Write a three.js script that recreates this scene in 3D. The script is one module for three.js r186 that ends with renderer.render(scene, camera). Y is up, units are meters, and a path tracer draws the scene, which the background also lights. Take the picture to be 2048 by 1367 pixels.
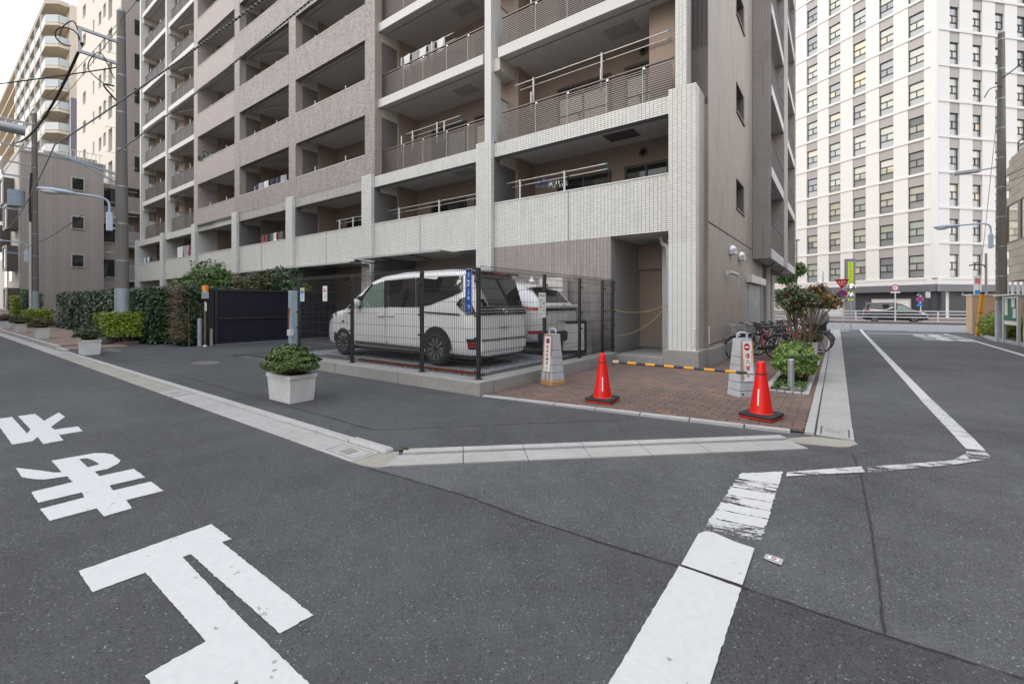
import * as THREE from 'three';
import { mergeGeometries } from 'three/addons/utils/BufferGeometryUtils.js';
import { RoundedBoxGeometry } from 'three/addons/geometries/RoundedBoxGeometry.js';

// ---------- camera, sky, sun, exposure ----------
const scene = new THREE.Scene();
const EYE = 1.45, FOCAL = 884, HEADING = Math.atan(649 / 884);
const camera = new THREE.PerspectiveCamera(2 * Math.atan(683.5 / FOCAL) * 180 / Math.PI, 2048 / 1367, 0.1, 900);
camera.position.set(0, EYE, 0);
camera.rotation.set(0, HEADING, 0);
camera.setViewOffset(2048, 1367, 0, 76.5, 2048, 1367);
scene.add(camera);

const SUN = new THREE.Vector3(-0.55, 0.55, 0.63).normalize();
{ // a bright, thinly veiled sky: white towards the horizon, pale blue overhead
  const W = 512, H = 256, d = new Float32Array(W * H * 4);
  for (let j = 0; j < H; j++) for (let i = 0; i < W; i++) {
    const up = ((j + 0.5) / H - 0.5) * Math.PI, az = ((i + 0.5) / W - 0.5) * 2 * Math.PI;
    const x = Math.cos(az) * Math.cos(up), y = Math.sin(up), z = Math.sin(az) * Math.cos(up);
    const t = Math.pow(Math.max(0, y), 0.7), s = Math.max(0, x * SUN.x + y * SUN.y + z * SUN.z);
    const glow = 0.35 * Math.pow(s, 4), k = (i + j * W) * 4, b = y < 0 ? 0.35 : 1;
    d[k] = b * (1.32 - 0.3 * t + glow); d[k + 1] = b * (1.27 - 0.17 * t + glow * 0.94); d[k + 2] = b * (1.17 + 0.09 * t + glow * 0.82); d[k + 3] = 1;
  }
  const sky = new THREE.DataTexture(d, W, H, THREE.RGBAFormat, THREE.FloatType);
  sky.mapping = THREE.EquirectangularReflectionMapping; sky.magFilter = THREE.LinearFilter; sky.minFilter = THREE.LinearFilter; sky.needsUpdate = true;
  scene.background = sky; scene.environment = sky;
}
const sun = new THREE.DirectionalLight(0xffe8cc, 0.6);
sun.position.copy(SUN).multiplyScalar(120); sun.target.position.set(-10, 0, -15);
sun.castShadow = true; sun.shadow.radius = 55;
Object.assign(sun.shadow.camera, { left: -90, right: 90, top: 90, bottom: -60, near: 1, far: 320 });
sun.shadow.mapSize.set(2048, 2048);
scene.add(sun, sun.target);
const renderer = new THREE.WebGLRenderer({ antialias: true });
renderer.setSize(1024, 683);
renderer.toneMapping = THREE.LinearToneMapping;
renderer.toneMappingExposure = 1.52;
renderer.shadowMap.enabled = true;

// ---------- helpers ----------
function rng(seed) { let s = seed >>> 0; return () => { s = (s + 0x6d2b79f5) | 0; let t = Math.imul(s ^ (s >>> 15), 1 | s); t = (t + Math.imul(t ^ (t >>> 7), 61 | t)) ^ t; return ((t ^ (t >>> 14)) >>> 0) / 4294967296; }; }
const V = (x, y, z) => new THREE.Vector3(x, y, z);
const groundY = (z) => z > -6 ? 0 : -0.0125 * (-6 - Math.max(z, -36));
const names = {};
function numbered(n) { const k = names[n] = (names[n] ?? -1) + 1; return k ? n + '_' + String(k).padStart(3, '0') : n; }
function clean(g) {
  if (g.index) g = g.toNonIndexed();
  for (const k of Object.keys(g.attributes)) if (!['position', 'normal', 'uv'].includes(k)) g.deleteAttribute(k);
  if (!g.attributes.normal) g.computeVertexNormals();
  if (!g.attributes.uv) g.setAttribute('uv', new THREE.BufferAttribute(new Float32Array(g.attributes.position.count * 2), 2));
  return g;
}
function metricUV(g) { // texture coordinates in metres, from the side each face points to
  g = clean(g); const p = g.attributes.position, n = g.attributes.normal, u = g.attributes.uv;
  for (let i = 0; i < p.count; i += 3) {
    let ax = 0, ay = 0, az = 0;
    for (let k = 0; k < 3; k++) { ax += Math.abs(n.getX(i + k)); ay += Math.abs(n.getY(i + k)); az += Math.abs(n.getZ(i + k)); }
    for (let k = 0; k < 3; k++) {
      const j = i + k;
      if (ax >= ay && ax >= az) u.setXY(j, p.getZ(j), p.getY(j)); else if (ay >= az) u.setXY(j, p.getX(j), p.getZ(j)); else u.setXY(j, p.getX(j), p.getY(j));
    }
  }
  return g;
}
const merge = (a) => Array.isArray(a) ? (a.length > 1 ? mergeGeometries(a.map(clean)) : clean(a[0])) : clean(a);
const box = (x0, x1, y0, y1, z0, z1) => metricUV(new THREE.BoxGeometry(Math.abs(x1 - x0), Math.abs(y1 - y0), Math.abs(z1 - z0)).translate((x0 + x1) / 2, (y0 + y1) / 2, (z0 + z1) / 2));
const rbox = (x0, x1, y0, y1, z0, z1, r = 0.01, s = 2) => metricUV(new RoundedBoxGeometry(Math.abs(x1 - x0), Math.abs(y1 - y0), Math.abs(z1 - z0), s, r).translate((x0 + x1) / 2, (y0 + y1) / 2, (z0 + z1) / 2));
const cyl = (x, y0, y1, z, r0, r1 = r0, n = 14) => new THREE.CylinderGeometry(r1, r0, y1 - y0, n).translate(x, (y0 + y1) / 2, z);
function rod(a, b, r, n = 6, r2 = r) { // straight round bar from a to b
  const d = b.clone().sub(a), L = d.length(), g = new THREE.CylinderGeometry(r2, r, L, n).translate(0, L / 2, 0);
  g.applyQuaternion(new THREE.Quaternion().setFromUnitVectors(V(0, 1, 0), d.normalize())); return g.translate(a.x, a.y, a.z);
}
function tube(pts, r, n = 6, seg) { return new THREE.TubeGeometry(new THREE.CatmullRomCurve3(pts), seg ?? pts.length * 4, r, n, false); }
function bar(a, b, w, h) { // straight square bar
  const d = b.clone().sub(a), L = d.length(), m = new THREE.Matrix4().lookAt(V(0, 0, 0), d, V(0, 1, 0));
  return metricUV(new THREE.BoxGeometry(w, h, L).applyMatrix4(m).translate((a.x + b.x) / 2, (a.y + b.y) / 2, (a.z + b.z) / 2));
}
function flat(pts, y, holes = [], thick = 0) { // polygon on the ground, points [x, z]
  const s = new THREE.Shape(pts.map(([x, z]) => new THREE.Vector2(x, -z)));
  for (const h of holes) s.holes.push(new THREE.Path(h.map(([x, z]) => new THREE.Vector2(x, -z))));
  const g = thick ? new THREE.ExtrudeGeometry(s, { depth: thick, bevelEnabled: false }) : new THREE.ShapeGeometry(s, 12);
  g.rotateX(-Math.PI / 2); g.translate(0, thick ? y - thick : y, 0);
  return metricUV(g);
}
function drape(g, add = 0) { const p = g.attributes.position; for (let i = 0; i < p.count; i++) p.setY(i, p.getY(i) + groundY(p.getZ(i)) + add); return g; }
function put(name, geo, mat, parent) {
  const m = new THREE.Mesh(merge(geo), mat); m.name = parent ? name : numbered(name); m.castShadow = m.receiveShadow = true; (parent ?? scene).add(m); return m;
}
function tag(o, label, category, group) { o.userData.label = label; o.userData.category = category; if (group) o.userData.group = group; return o; }
function structure(o, label) { o.userData.kind = 'structure'; if (label) o.userData.label = label; return o; }
function thing(name, label, category, group) { const g = new THREE.Group(); g.name = numbered(name); scene.add(g); return tag(g, label, category, group); }
function base(o, x, y, z) { for (const c of o.children) c.position.sub(V(x, y, z)); o.position.add(V(x, y, z)); return o; } // move the origin to the thing's base without moving the thing
function copy(o, x, y, z, turn = 0, label) { const c = o.clone(); c.name = numbered(o.name.replace(/_\d{3}$/, '')); scene.add(c); c.position.set(x, y, z); c.rotation.y = turn; c.userData = { ...o.userData }; if (label) c.userData.label = label; return c; }

// ---------- textures ----------
const clamp = THREE.MathUtils.clamp;
function smoothNoise(seed, n) { // tileable value noise
  const r = rng(seed), a = new Float32Array(n * n).map(() => r());
  return (u, v) => { u = (u % 1 + 1) % 1 * n; v = (v % 1 + 1) % 1 * n; const i = Math.floor(u), j = Math.floor(v), x = u - i, y = v - j, s = x * x * (3 - 2 * x), t = y * y * (3 - 2 * y), i1 = (i + 1) % n, j1 = (j + 1) % n;
    return (a[j * n + i] * (1 - s) + a[j * n + i1] * s) * (1 - t) + (a[j1 * n + i] * (1 - s) + a[j1 * n + i1] * s) * t; };
}
function dataTex(n, fn, metres, srgb = true) {
  const d = new Uint8Array(n * n * 4);
  for (let j = 0; j < n; j++) for (let i = 0; i < n; i++) { const c = fn(i / n, j / n, i, j), k = (j * n + i) * 4; for (let q = 0; q < 3; q++) d[k + q] = clamp(Math.round((c.length ? c[q] : c) * 255), 0, 255); d[k + 3] = c.length > 3 ? Math.round(c[3] * 255) : 255; }
  const t = new THREE.DataTexture(d, n, n); t.wrapS = t.wrapT = THREE.RepeatWrapping; t.magFilter = THREE.LinearFilter; t.minFilter = THREE.LinearMipmapLinearFilter; t.generateMipmaps = true;
  if (srgb) t.colorSpace = THREE.SRGBColorSpace; t.repeat.set(1 / metres, 1 / metres); t.needsUpdate = true; return t;
}
const toS = (l) => l <= 0.0031308 ? l * 12.92 : 1.055 * Math.pow(l, 1 / 2.4) - 0.055;
function grainTex(seed, n, metres, amp, coarse = 0.5) { // near-white mottling that multiplies a colour
  const r = rng(seed), a = smoothNoise(seed + 1, 8), b = smoothNoise(seed + 2, 37), c = smoothNoise(seed + 3, 120);
  return dataTex(n, (u, v) => { const m = 1 - amp * (coarse * (0.5 * a(u, v) + 0.5 * b(u, v)) + (1 - coarse) * (0.5 * c(u, v) + 0.5 * r())); return [toS(m), toS(m), toS(m)]; }, metres);
}
function asphaltTex(seed, tone, stones) {
  const n = 2048, r = rng(seed), h = new Float32Array(n * n), a = smoothNoise(seed + 1, 5), b = smoothNoise(seed + 2, 23), c = smoothNoise(seed + 5, 90);
  for (let i = 0; i < n * n; i++) h[i] = (r() - 0.5) * 0.62;
  for (let k = 0; k < stones; k++) { // aggregate chips
    const x = Math.floor(r() * n), y = Math.floor(r() * n), s = r() < 0.3 ? 1 : 0, q = r(), v = q < 0.09 ? 1.6 + r() * 2.2 : q < 0.5 ? 0.5 + r() * 0.7 : -0.45 - r() * 0.3;
    for (let dy = 0; dy <= s; dy++) for (let dx = 0; dx <= s; dx++) h[((y + dy) % n) * n + (x + dx) % n] = v * (0.75 + 0.5 * r());
  }
  const col = dataTex(n, (u, v, i, j) => { const m = Math.max(0.012, tone * (1 + 0.34 * (a(u, v) - 0.5) + 0.24 * (b(u, v) - 0.5) + 0.16 * (c(u, v) - 0.5) + 0.85 * h[j * n + i])); return [toS(m * 0.96), toS(m), toS(m * 1.07)]; }, 7.3);
  return col;
}
const T = {};
T.asphalt = asphaltTex(11, 0.09, 330000);
T.asphaltDark = asphaltTex(47, 0.068, 330000);
T.bumpy = dataTex(512, (() => { const r = rng(5); return () => r(); })(), 1.3, false);
T.concrete = grainTex(71, 512, 2.2, 0.36, 0.6);
T.fine = grainTex(81, 256, 1.1, 0.16, 0.35);
T.dirty = (() => { // patches and fine specks of grime
  const a = smoothNoise(90, 6), b = smoothNoise(91, 19), c = smoothNoise(92, 61), r = rng(93);
  return dataTex(512, (u, v) => { const m = 1 - 0.3 * Math.pow(a(u, v) * 0.5 + b(u, v) * 0.5, 2) - 0.14 * c(u, v) * r(); return [toS(m), toS(m * 0.99), toS(m * 0.97)]; }, 3);
})();
T.scuffed = (() => { const b = smoothNoise(95, 30), c = smoothNoise(96, 110), r = rng(97); return dataTex(1024, (u, v) => { const q = b(u, v) * c(u, v), chip = q > 0.74 && r() < 0.6 ? 0.4 : 1, m = chip * (1 - 0.07 * c(u, v) - 0.06 * r()); return [toS(m), toS(m), toS(m * 0.995)]; }, 2.4); })();
T.speckTile = (() => { // small mosaic seen from far: tone differs from tile to tile
  const r = rng(101), n = 512, cell = []; for (let i = 0; i < 40 * 80; i++) cell.push(0.8 + 0.4 * r());
  return dataTex(n, (u, v) => { const y = v * 80, row = Math.floor(y), x = u * 40 + (row % 2) * 0.5, k = Math.floor(x) % 40, fx = x - Math.floor(x), fy = y - row, j = fx < 0.08 || fy < 0.14; const m = j ? 0.62 : Math.min(1, cell[row * 40 + k]); return [toS(m), toS(m), toS(m)]; }, 4);
})();
T.stripeTile = (() => { // vertical ribbed cladding of the building behind
  const r = rng(111), n = 256, w = []; for (let i = 0; i < 16; i++) w.push(0.8 + 0.2 * r());
  return dataTex(n, (u, v) => { const k = Math.floor(u * 16), f = u * 16 - k; const m = (f < 0.12 ? 0.84 : 1) * (0.6 + 0.4 * w[k]) * ((v * 32) % 1 < 0.1 ? 0.9 : 1); return [toS(m), toS(m), toS(m)]; }, 3.2);
})();

// ---------- materials ----------
const M = {};
function mat(name, rgb, o = {}) { const m = new THREE.MeshPhysicalMaterial({ roughness: 0.8, ...o }); m.color.setRGB(...rgb); m.name = name; return M[name] = m; }
mat('asphalt', [1, 1, 1], { map: T.asphalt, roughness: 0.88, bumpMap: T.bumpy, bumpScale: 0.002 });
mat('asphaltDark', [1, 1, 1], { map: T.asphaltDark, roughness: 0.88, bumpMap: T.bumpy, bumpScale: 0.002 });
mat('tar', [0.024, 0.024, 0.026], { roughness: 0.7 });
mat('paint', [0.62, 0.63, 0.64], { map: T.scuffed, roughness: 0.75 });
mat('kerb', [0.5, 0.5, 0.5], { map: T.concrete, roughness: 0.9 });
mat('gutter', [0.46, 0.455, 0.445], { map: T.concrete, roughness: 0.9 });
mat('gutterOld', [0.42, 0.4, 0.35], { map: T.concrete, roughness: 0.95, bumpMap: T.bumpy, bumpScale: 0.004 });
mat('concrete', [0.36, 0.355, 0.345], { map: T.concrete, roughness: 0.92 });
mat('iron', [0.06, 0.06, 0.06], { roughness: 0.6 });
mat('slot', [0.012, 0.012, 0.013], { roughness: 0.9 });
mat('grout', [0.16, 0.16, 0.165], { roughness: 0.95 });
mat('whiteTile', [0.76, 0.785, 0.765], { roughness: 0.42 });
mat('whiteTileFar', [0.6, 0.615, 0.6], { map: T.fine, roughness: 0.5 });
mat('mauveGrout', [0.17, 0.155, 0.15], { roughness: 0.95 });
mat('mauveTileLit', [0.5, 0.445, 0.4], { roughness: 0.45 });  // warm light from the open right street is put into this tile colour
mat('greyTile', [0.4, 0.37, 0.365], { roughness: 0.45 });
mat('mauveFar', [0.41, 0.365, 0.365], { map: T.speckTile, roughness: 0.6 });
mat('brownWall', [0.38, 0.295, 0.25], { map: T.fine, roughness: 0.75 });
mat('ceiling', [0.62, 0.6, 0.58], { map: T.fine, roughness: 0.85 });
mat('whitePaint', [0.68, 0.69, 0.68], { map: T.fine, roughness: 0.6 });
mat('creamPaint', [0.6, 0.585, 0.54], { map: T.fine, roughness: 0.7 });
mat('greyPaint', [0.42, 0.43, 0.44], { map: T.fine, roughness: 0.6 });
mat('darkGlass', [0.03, 0.034, 0.036], { roughness: 0.04, metalness: 0, ior: 1.6 });
mat('frame', [0.09, 0.085, 0.08], { roughness: 0.5 });
mat('bronze', [0.15, 0.13, 0.12], { roughness: 0.45, metalness: 0.4 });
mat('louvre', [0.17, 0.155, 0.155], { roughness: 0.45, metalness: 0.35 });
mat('steel', [0.6, 0.61, 0.62], { roughness: 0.35, metalness: 0.85 });
mat('galv', [0.42, 0.45, 0.48], { roughness: 0.5, metalness: 0.55, map: T.fine });
mat('black', [0.02, 0.02, 0.022], { roughness: 0.5 });
mat('rubber', [0.025, 0.025, 0.027], { roughness: 0.8 });
mat('charcoal', [0.035, 0.036, 0.042], { roughness: 0.45 });

// ---------- ground, kerbs, paving, markings ----------
const rg = rng(2024);
{
  const g = new THREE.PlaneGeometry(420, 320, 14, 320).rotateX(-Math.PI / 2).translate(-20, 0, -60);
  structure(put('ground', drape(metricUV(g), -0.004), M.asphalt), 'grey asphalt ground of the crossing streets');
  // the older, darker lane of the left street and the forecourt in front of the fence
  structure(put('left_street', flat([[-120, -2.42], [-3.6, -2.42], [-3.35, -2.4], [-2.26, -2.485], [-1.2, -2.47], [0.2, -2.53], [3, -2.6], [3, 6], [-120, 6]], 0), M.asphaltDark), 'darker asphalt of the left street');
  structure(put('forecourt', flat([[-20.3, -2.8], [-3.5, -2.8], [-0.5, -5.66], [-4.43, -5.25], [-13.4, -5.25], [-13.4, -11], [-17.6, -11], [-17.6, -6.3], [-16.4, -5.35], [-20.3, -4.28]], 0.012), M.asphaltDark), 'dark asphalt forecourt before the mesh fence');
}
// seams and cracks in the asphalt: jagged tar-filled grooves
function seam(pts, w, y, seed, parent) {
  const r = rng(seed), L = [], Q = [];
  for (let i = 0; i + 1 < pts.length; i++) {
    const [x0, z0] = pts[i], [x1, z1] = pts[i + 1], n = Math.max(2, Math.ceil(Math.hypot(x1 - x0, z1 - z0) / 0.05));
    for (let k = 0; k < n; k++) { const t = k / n; L.push([x0 + (x1 - x0) * t + (r() - 0.5) * w * 0.7, z0 + (z1 - z0) * t + (r() - 0.5) * w * 0.7]); }
  }
  L.push(pts.at(-1));
  for (let i = 0; i < L.length; i++) { const a = L[Math.max(0, i - 1)], b = L[Math.min(L.length - 1, i + 1)], l = Math.hypot(b[0] - a[0], b[1] - a[1]) || 1, ww = w * (0.25 + 0.5 * r()); Q.push([L[i][0] - (b[1] - a[1]) / l * ww, L[i][1] + (b[0] - a[0]) / l * ww, L[i][0] + (b[1] - a[1]) / l * ww, L[i][1] - (b[0] - a[0]) / l * ww]); }
  const v = []; for (let i = 0; i + 1 < Q.length; i++) { const [a, b, c, d] = Q[i], [e, f, g, h] = Q[i + 1]; v.push(a, 0, b, g, 0, h, c, 0, d, a, 0, b, e, 0, f, g, 0, h); }
  const g = new THREE.BufferGeometry(); g.setAttribute('position', new THREE.Float32BufferAttribute(v, 3)); g.computeVertexNormals();
  return structure(put('asphalt_seam', drape(clean(g), y), M.tar, parent), 'dark tar-filled seam in the asphalt');
}
seam([[0.13, -5.34], [0.17, -4.79], [0.18, -3.72], [0.18, -3.01], [0.17, -2.53]], 0.009, 0.003, 1);
seam([[-3.32, -2.39], [-2.92, -2.43], [-2.26, -2.48], [-1.72, -2.46], [-1.03, -2.49], [-0.7, -2.515], [-0.39, -2.52], [0.1, -2.52], [0.9, -2.56], [2.2, -2.6]], 0.011, 0.003, 2);
seam([[-24, -3.2], [-12.24, -3.14], [-10.54, -3.17], [-9.07, -3.17], [-7.8, -3.14], [-6.85, -3.13], [-5.26, -3.14], [-4.68, -3.12], [-4.2, -3.12], [-3.96, -3.4], [-3.36, -4.01], [-2.43, -4.92], [-1.9, -5.4]], 0.008, 0.018, 3);
seam([[-13.3, -1.05], [-12.87, -2.3]], 0.008, 0.003, 4);
seam([[-8.3, -1.2], [-8.2, -2.36]], 0.008, 0.003, 5);
// worn patches and a covered manhole on the forecourt
structure(put('asphalt_patch', flat([...Array(18)].map((_, i) => [-12.35 + 0.42 * Math.cos(i / 9 * Math.PI), -4.25 - 0.28 * Math.sin(i / 9 * Math.PI)]), 0.016), mat('coverGrey2', [0.17, 0.165, 0.16], { map: T.concrete })), 'round grey patch in the forecourt asphalt');
for (const [x, z, l, w, a] of [[-18.0, -3.7, 1.5, 0.16, 0.02]])
  structure(put('asphalt_patch', flat([...Array(14)].map((_, i) => { const t = i / 7 * Math.PI; return [x + l / 2 * Math.cos(t) * (0.85 + 0.3 * rg()), z + w * Math.sin(t) * (0.7 + 0.6 * rg()) + a * Math.cos(t)]; }), 0.016), mat('patchGrey', [0.16, 0.155, 0.15], { map: T.concrete, roughness: 0.95 })), 'pale worn strip in the forecourt asphalt');

// kerb stones and gutter slabs
const leftKerb = structure(thing('left_kerb', 'x', 'x')), rightKerb = structure(thing('right_kerb', 'x', 'x')), cornerKerb = structure(thing('corner_kerb', 'x', 'x'));
leftKerb.userData = { kind: 'structure', label: 'low kerb and gutter along the left street' };
rightKerb.userData = { kind: 'structure', label: 'low kerb and gutter along the right street' };
cornerKerb.userData = { kind: 'structure', label: 'slanting kerb and gutter cutting the street corner' };
{
  for (let i = 0; i < 62; i++) { // left street, running left from the corner
    const x1 = -4.12 - i * 0.6, x0 = x1 - 0.592, old = x1 < -8.4 && x1 > -17.6, up = x1 < -19.5 ? 0.1 : x1 < -18.3 ? 0.06 : 0;
    put('kerb_stone', rbox(x0, x1, -0.1, 0.024 + up, -2.815, -2.705, 0.012, 1), M.kerb, leftKerb);
    if (!(i === 7)) put('gutter_slab', rbox(x0, old ? x1 + 0.006 : x1, -0.1, old ? 0.004 + 0.003 * rg() : 0.006, -2.7, -2.39, 0.006, 1), old ? M.gutterOld : M.gutter, leftKerb);
  }
  const dx = 0.732, dz = -0.681, nx = 0.681, nz = 0.732, ox = -3.44, oz = -2.86;
  for (let i = 0; i < 7; i++) {
    const a = i * 0.6 + (i ? 0 : 0.02), b = Math.min((i + 1) * 0.6 - 0.008, 4.02), q = (s, t, o) => [ox + dx * s + nx * t + (o ?? 0), oz + dz * s + nz * t];
    put('kerb_stone', flat([q(a, 0), q(b, 0), q(b, 0.112), q(a, 0.112)], 0.026, [], 0.12), M.kerb, cornerKerb);
    put('gutter_slab', flat([q(i ? a : -0.02, 0.13), q(b, 0.13), q(b, 0.4), q(i ? a : -0.1, 0.4)], 0.008, [], 0.1), M.gutter, cornerKerb);
  }
  put('mortar_patch', flat([[-3.56, -2.8], [-3.46, -2.84], [-3.33, -2.72], [-3.2, -2.53], [-3.26, -2.46], [-3.4, -2.4], [-3.57, -2.39]], 0.004, [], 0.05), M.gutterOld, cornerKerb);
  put('mortar_patch', flat([[-0.2, -5.83], [-0.52, -5.5], [-0.3, -5.46], [0.02, -5.56], [0.1, -5.62], [0.18, -5.78], [0.15, -5.9], [0.0, -5.86]], 0.004, [], 0.05), M.gutterOld, cornerKerb);
  for (let i = 0; i < 54; i++) { // right street, running away
    const z1 = -6.44 - i * 0.6, z0 = z1 - 0.592, y = groundY(z1 - 0.3);
    put('kerb_stone', rbox(-0.286, -0.196, y - 0.1, y + 0.03, z0, z1, 0.01, 1), M.kerb, rightKerb);
    put('gutter_slab', rbox(-0.184, 0.152 + i * 0.0012, y - 0.1, y + 0.006 + 0.002 * rg(), z0, z1, 0.005, 1), M.gutter, rightKerb);
  }
  put('kerb_stone', rbox(-0.286, -0.196, -0.1, 0.03, -6.43, -5.9, 0.01, 1), M.kerb, rightKerb);
  // drain covers: frame, cover with three slots
  const drain = (name, x0, x1, z0, z1, along, label) => {
    const d = thing(name, label, 'drain cover', 'street drains');
    put('frame', [rbox(x0, x1, -0.06, 0.01, z0, z0 + 0.035, 0.004, 1), rbox(x0, x1, -0.06, 0.01, z1 - 0.035, z1, 0.004, 1), rbox(x0, x0 + 0.035, -0.06, 0.0095, z0 + 0.035, z1 - 0.035, 0.004, 1), rbox(x1 - 0.035, x1, -0.06, 0.0095, z0 + 0.035, z1 - 0.035, 0.004, 1)], M.kerb, d);
    const g = 0.048, cx = (x0 + x1) / 2, cz = (z0 + z1) / 2, holes = [];
    for (const k of [-1, 0, 1]) { const a = along ? [cx + k * 0.055 - 0.013, cx + k * 0.055 + 0.013, cz - 0.07, cz + 0.07] : [cx - 0.085, cx + 0.085, cz + k * 0.05 - 0.01, cz + k * 0.05 + 0.01]; holes.push([[a[0], a[2]], [a[1], a[2]], [a[1], a[3]], [a[0], a[3]]]); }
    put('cover', flat([[x0 + g, z0 + g], [x1 - g, z0 + g], [x1 - g, z1 - g], [x0 + g, z1 - g]], 0.008, holes, 0.05), M.gutter, d);
    put('pit', box(x0 + 0.02, x1 - 0.02, -0.12, -0.045, z0 + 0.02, z1 - 0.02), M.slot, d);
    return base(d, cx, 0, cz);
  };
  drain('drain_cover', -4.115, -3.57, -2.69, -2.39, true, 'concrete drain cover with three slots at the left end of the slanting kerb');
  drain('drain_cover', -8.9, -8.35, -2.69, -2.39, true, 'concrete drain cover in the left gutter near the white planter');
  drain('drain_cover', -0.18, 0.155, -6.43, -5.93, false, 'concrete drain cover with three slots at the foot of the right gutter');
  const pipe = put('kerb_stone', rbox(-4.12, -3.5, -0.1, 0.04, -2.83, -2.705, 0.035, 3), M.kerb, leftKerb);
}

// brick paving beside the building, brick by brick
{
  const paving = thing('brick_pavement', 'x', 'x'); paving.userData = { kind: 'structure', label: 'reddish brown brick paving beside the apartment building' };
  const bed = [[-4.43, -5.32], [-0.3, -5.93], [-0.29, -36], [-2.4, -36], [-2.4, -10.6], [-4.43, -10.7]];
  const gb = flat(bed, 0); put('sand_bed', drape(gb, 0.012), mat('sand', [0.1, 0.085, 0.075], { map: T.concrete, roughness: 1 }), paving);
  const tones = [[0.2, 0.14, 0.12], [0.235, 0.155, 0.128], [0.17, 0.125, 0.112], [0.27, 0.17, 0.13], [0.2, 0.148, 0.13]].map((c, i) => mat('brick' + i, c, { map: T.concrete, roughness: 0.92, bumpMap: T.bumpy, bumpScale: 0.003 }));
  const geo = clean(new RoundedBoxGeometry(0.216, 0.05, 0.104, 1, 0.006)), far = [], near = [];
  const inBed = (x, z) => z < -5.34 - (x + 4.43) * 0.148 && x < -0.3 && x > -4.44 && (z > -10.55 || x > -2.36) && !(x > -0.98 && x < -0.33 && z < -8.42 && z > -14.5);
  for (let j = 0; j < 250; j++) for (let i = 0; i < 20; i++) {
    const z = -5.28 - j * 0.109, x = -4.52 + i * 0.222 + (j % 2) * 0.111;
    if (!inBed(x, z)) continue;
    (near.length < 300 ? near : far).push([x + (rg() - 0.5) * 0.005, groundY(z) - 0.003 + rg() * 0.004, z + (rg() - 0.5) * 0.004, (rg() - 0.5) * 0.02, Math.floor(rg() * rg() * 5)]);
  }
  for (const [x, y, z, a, t] of near) { const b = put('brick', geo, tones[t], paving); b.position.set(x, y, z); b.rotation.set((rg() - 0.5) * 0.012, a, (rg() - 0.5) * 0.008); }
  const im = new THREE.InstancedMesh(geo, mat('brickFar', [1, 1, 1], { map: T.concrete, roughness: 0.92 }), far.length), m4 = new THREE.Matrix4(), c = new THREE.Color();
  far.forEach(([x, y, z, a, t], i) => { im.setMatrixAt(i, m4.makeRotationY(a).setPosition(x, y, z)); im.setColorAt(i, tones[t].color); });
  im.name = 'brick'; im.userData.kind = 'stuff'; im.castShadow = im.receiveShadow = true; paving.add(im);
  // light border blocks
  for (let i = 0; i < 7; i++) { const a = i * 0.6, b = Math.min(a + 0.585, 4.05), q = (s, t) => [-4.42 + 0.989 * s - 0.146 * t, -5.235 - 0.146 * s - 0.989 * t]; put('border_stone', flat([q(a, 0), q(b, 0), q(b, 0.1), q(a, 0.1)], 0.028, [], 0.06), M.kerb, paving); }
}
{ // planting strip with stone edging
  const strip = thing('planting_strip', 'x', 'x'); strip.userData = { kind: 'structure', label: 'soil strip edged with pale stones beside the right kerb' };
  put('soil', drape(flat([[-0.93, -8.55], [-0.36, -8.55], [-0.36, -14.35], [-0.93, -14.35]], 0.02), 0), mat('soil', [0.06, 0.045, 0.03], { map: T.concrete, bumpMap: T.bumpy, bumpScale: 0.02 }), strip);
  for (let i = 0; i < 10; i++) for (const x of [-0.4, -0.97]) { const z = -8.5 - i * 0.6, y = groundY(z - 0.3); put('edging_stone', rbox(x - 0.05, x + 0.05, y - 0.05, y + 0.045, z - 0.59, z, 0.008, 1), M.kerb, strip); }
  for (let i = 0; i < 4; i++) put('edging_stone', rbox(-0.91 + i * 0.115, -0.805 + i * 0.115, -0.08, 0.012, -8.6, -8.51, 0.006, 1), M.kerb, strip);
}
// far pavement on the left and the verge on the right
structure(put('left_pavement', [flat([[-60, -2.83], [-20.35, -2.83], [-20.35, -4.9], [-60, -4.9]], 0.1, [], 0.1)], mat('paver', [0.3, 0.21, 0.18], { map: T.concrete, roughness: 0.95 })), 'pinkish pavement of the left street behind the planters');
structure(put('pavement_ramp', flat([[-20.34, -2.83], [-19.0, -2.83], [-19.0, -4.3], [-20.34, -4.3]], 0.05, [], 0.05), M.paver), 'pavement ramp down to the forecourt');
{
  const verge = thing('right_verge', 'x', 'x'); verge.userData = { kind: 'structure', label: 'kerbed planting bed on the right of the street' };
  for (let i = 0; i < 24; i++) { const z = -14 - i * 0.96, x = 6.05 + Math.max(0, -z - 30) * 0.11, y = groundY(z); put('kerb_stone', rbox(x - 0.06, x + 0.09, y - 0.1, y + 0.13, z - 0.95, z, 0.015, 1), M.kerb, verge); }
  put('soil', drape(flat([[6.1, -14], [14, -14], [14, -37], [6.8, -37], [6.1, -30]], 0.09)), M.soil, verge);
}
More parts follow.
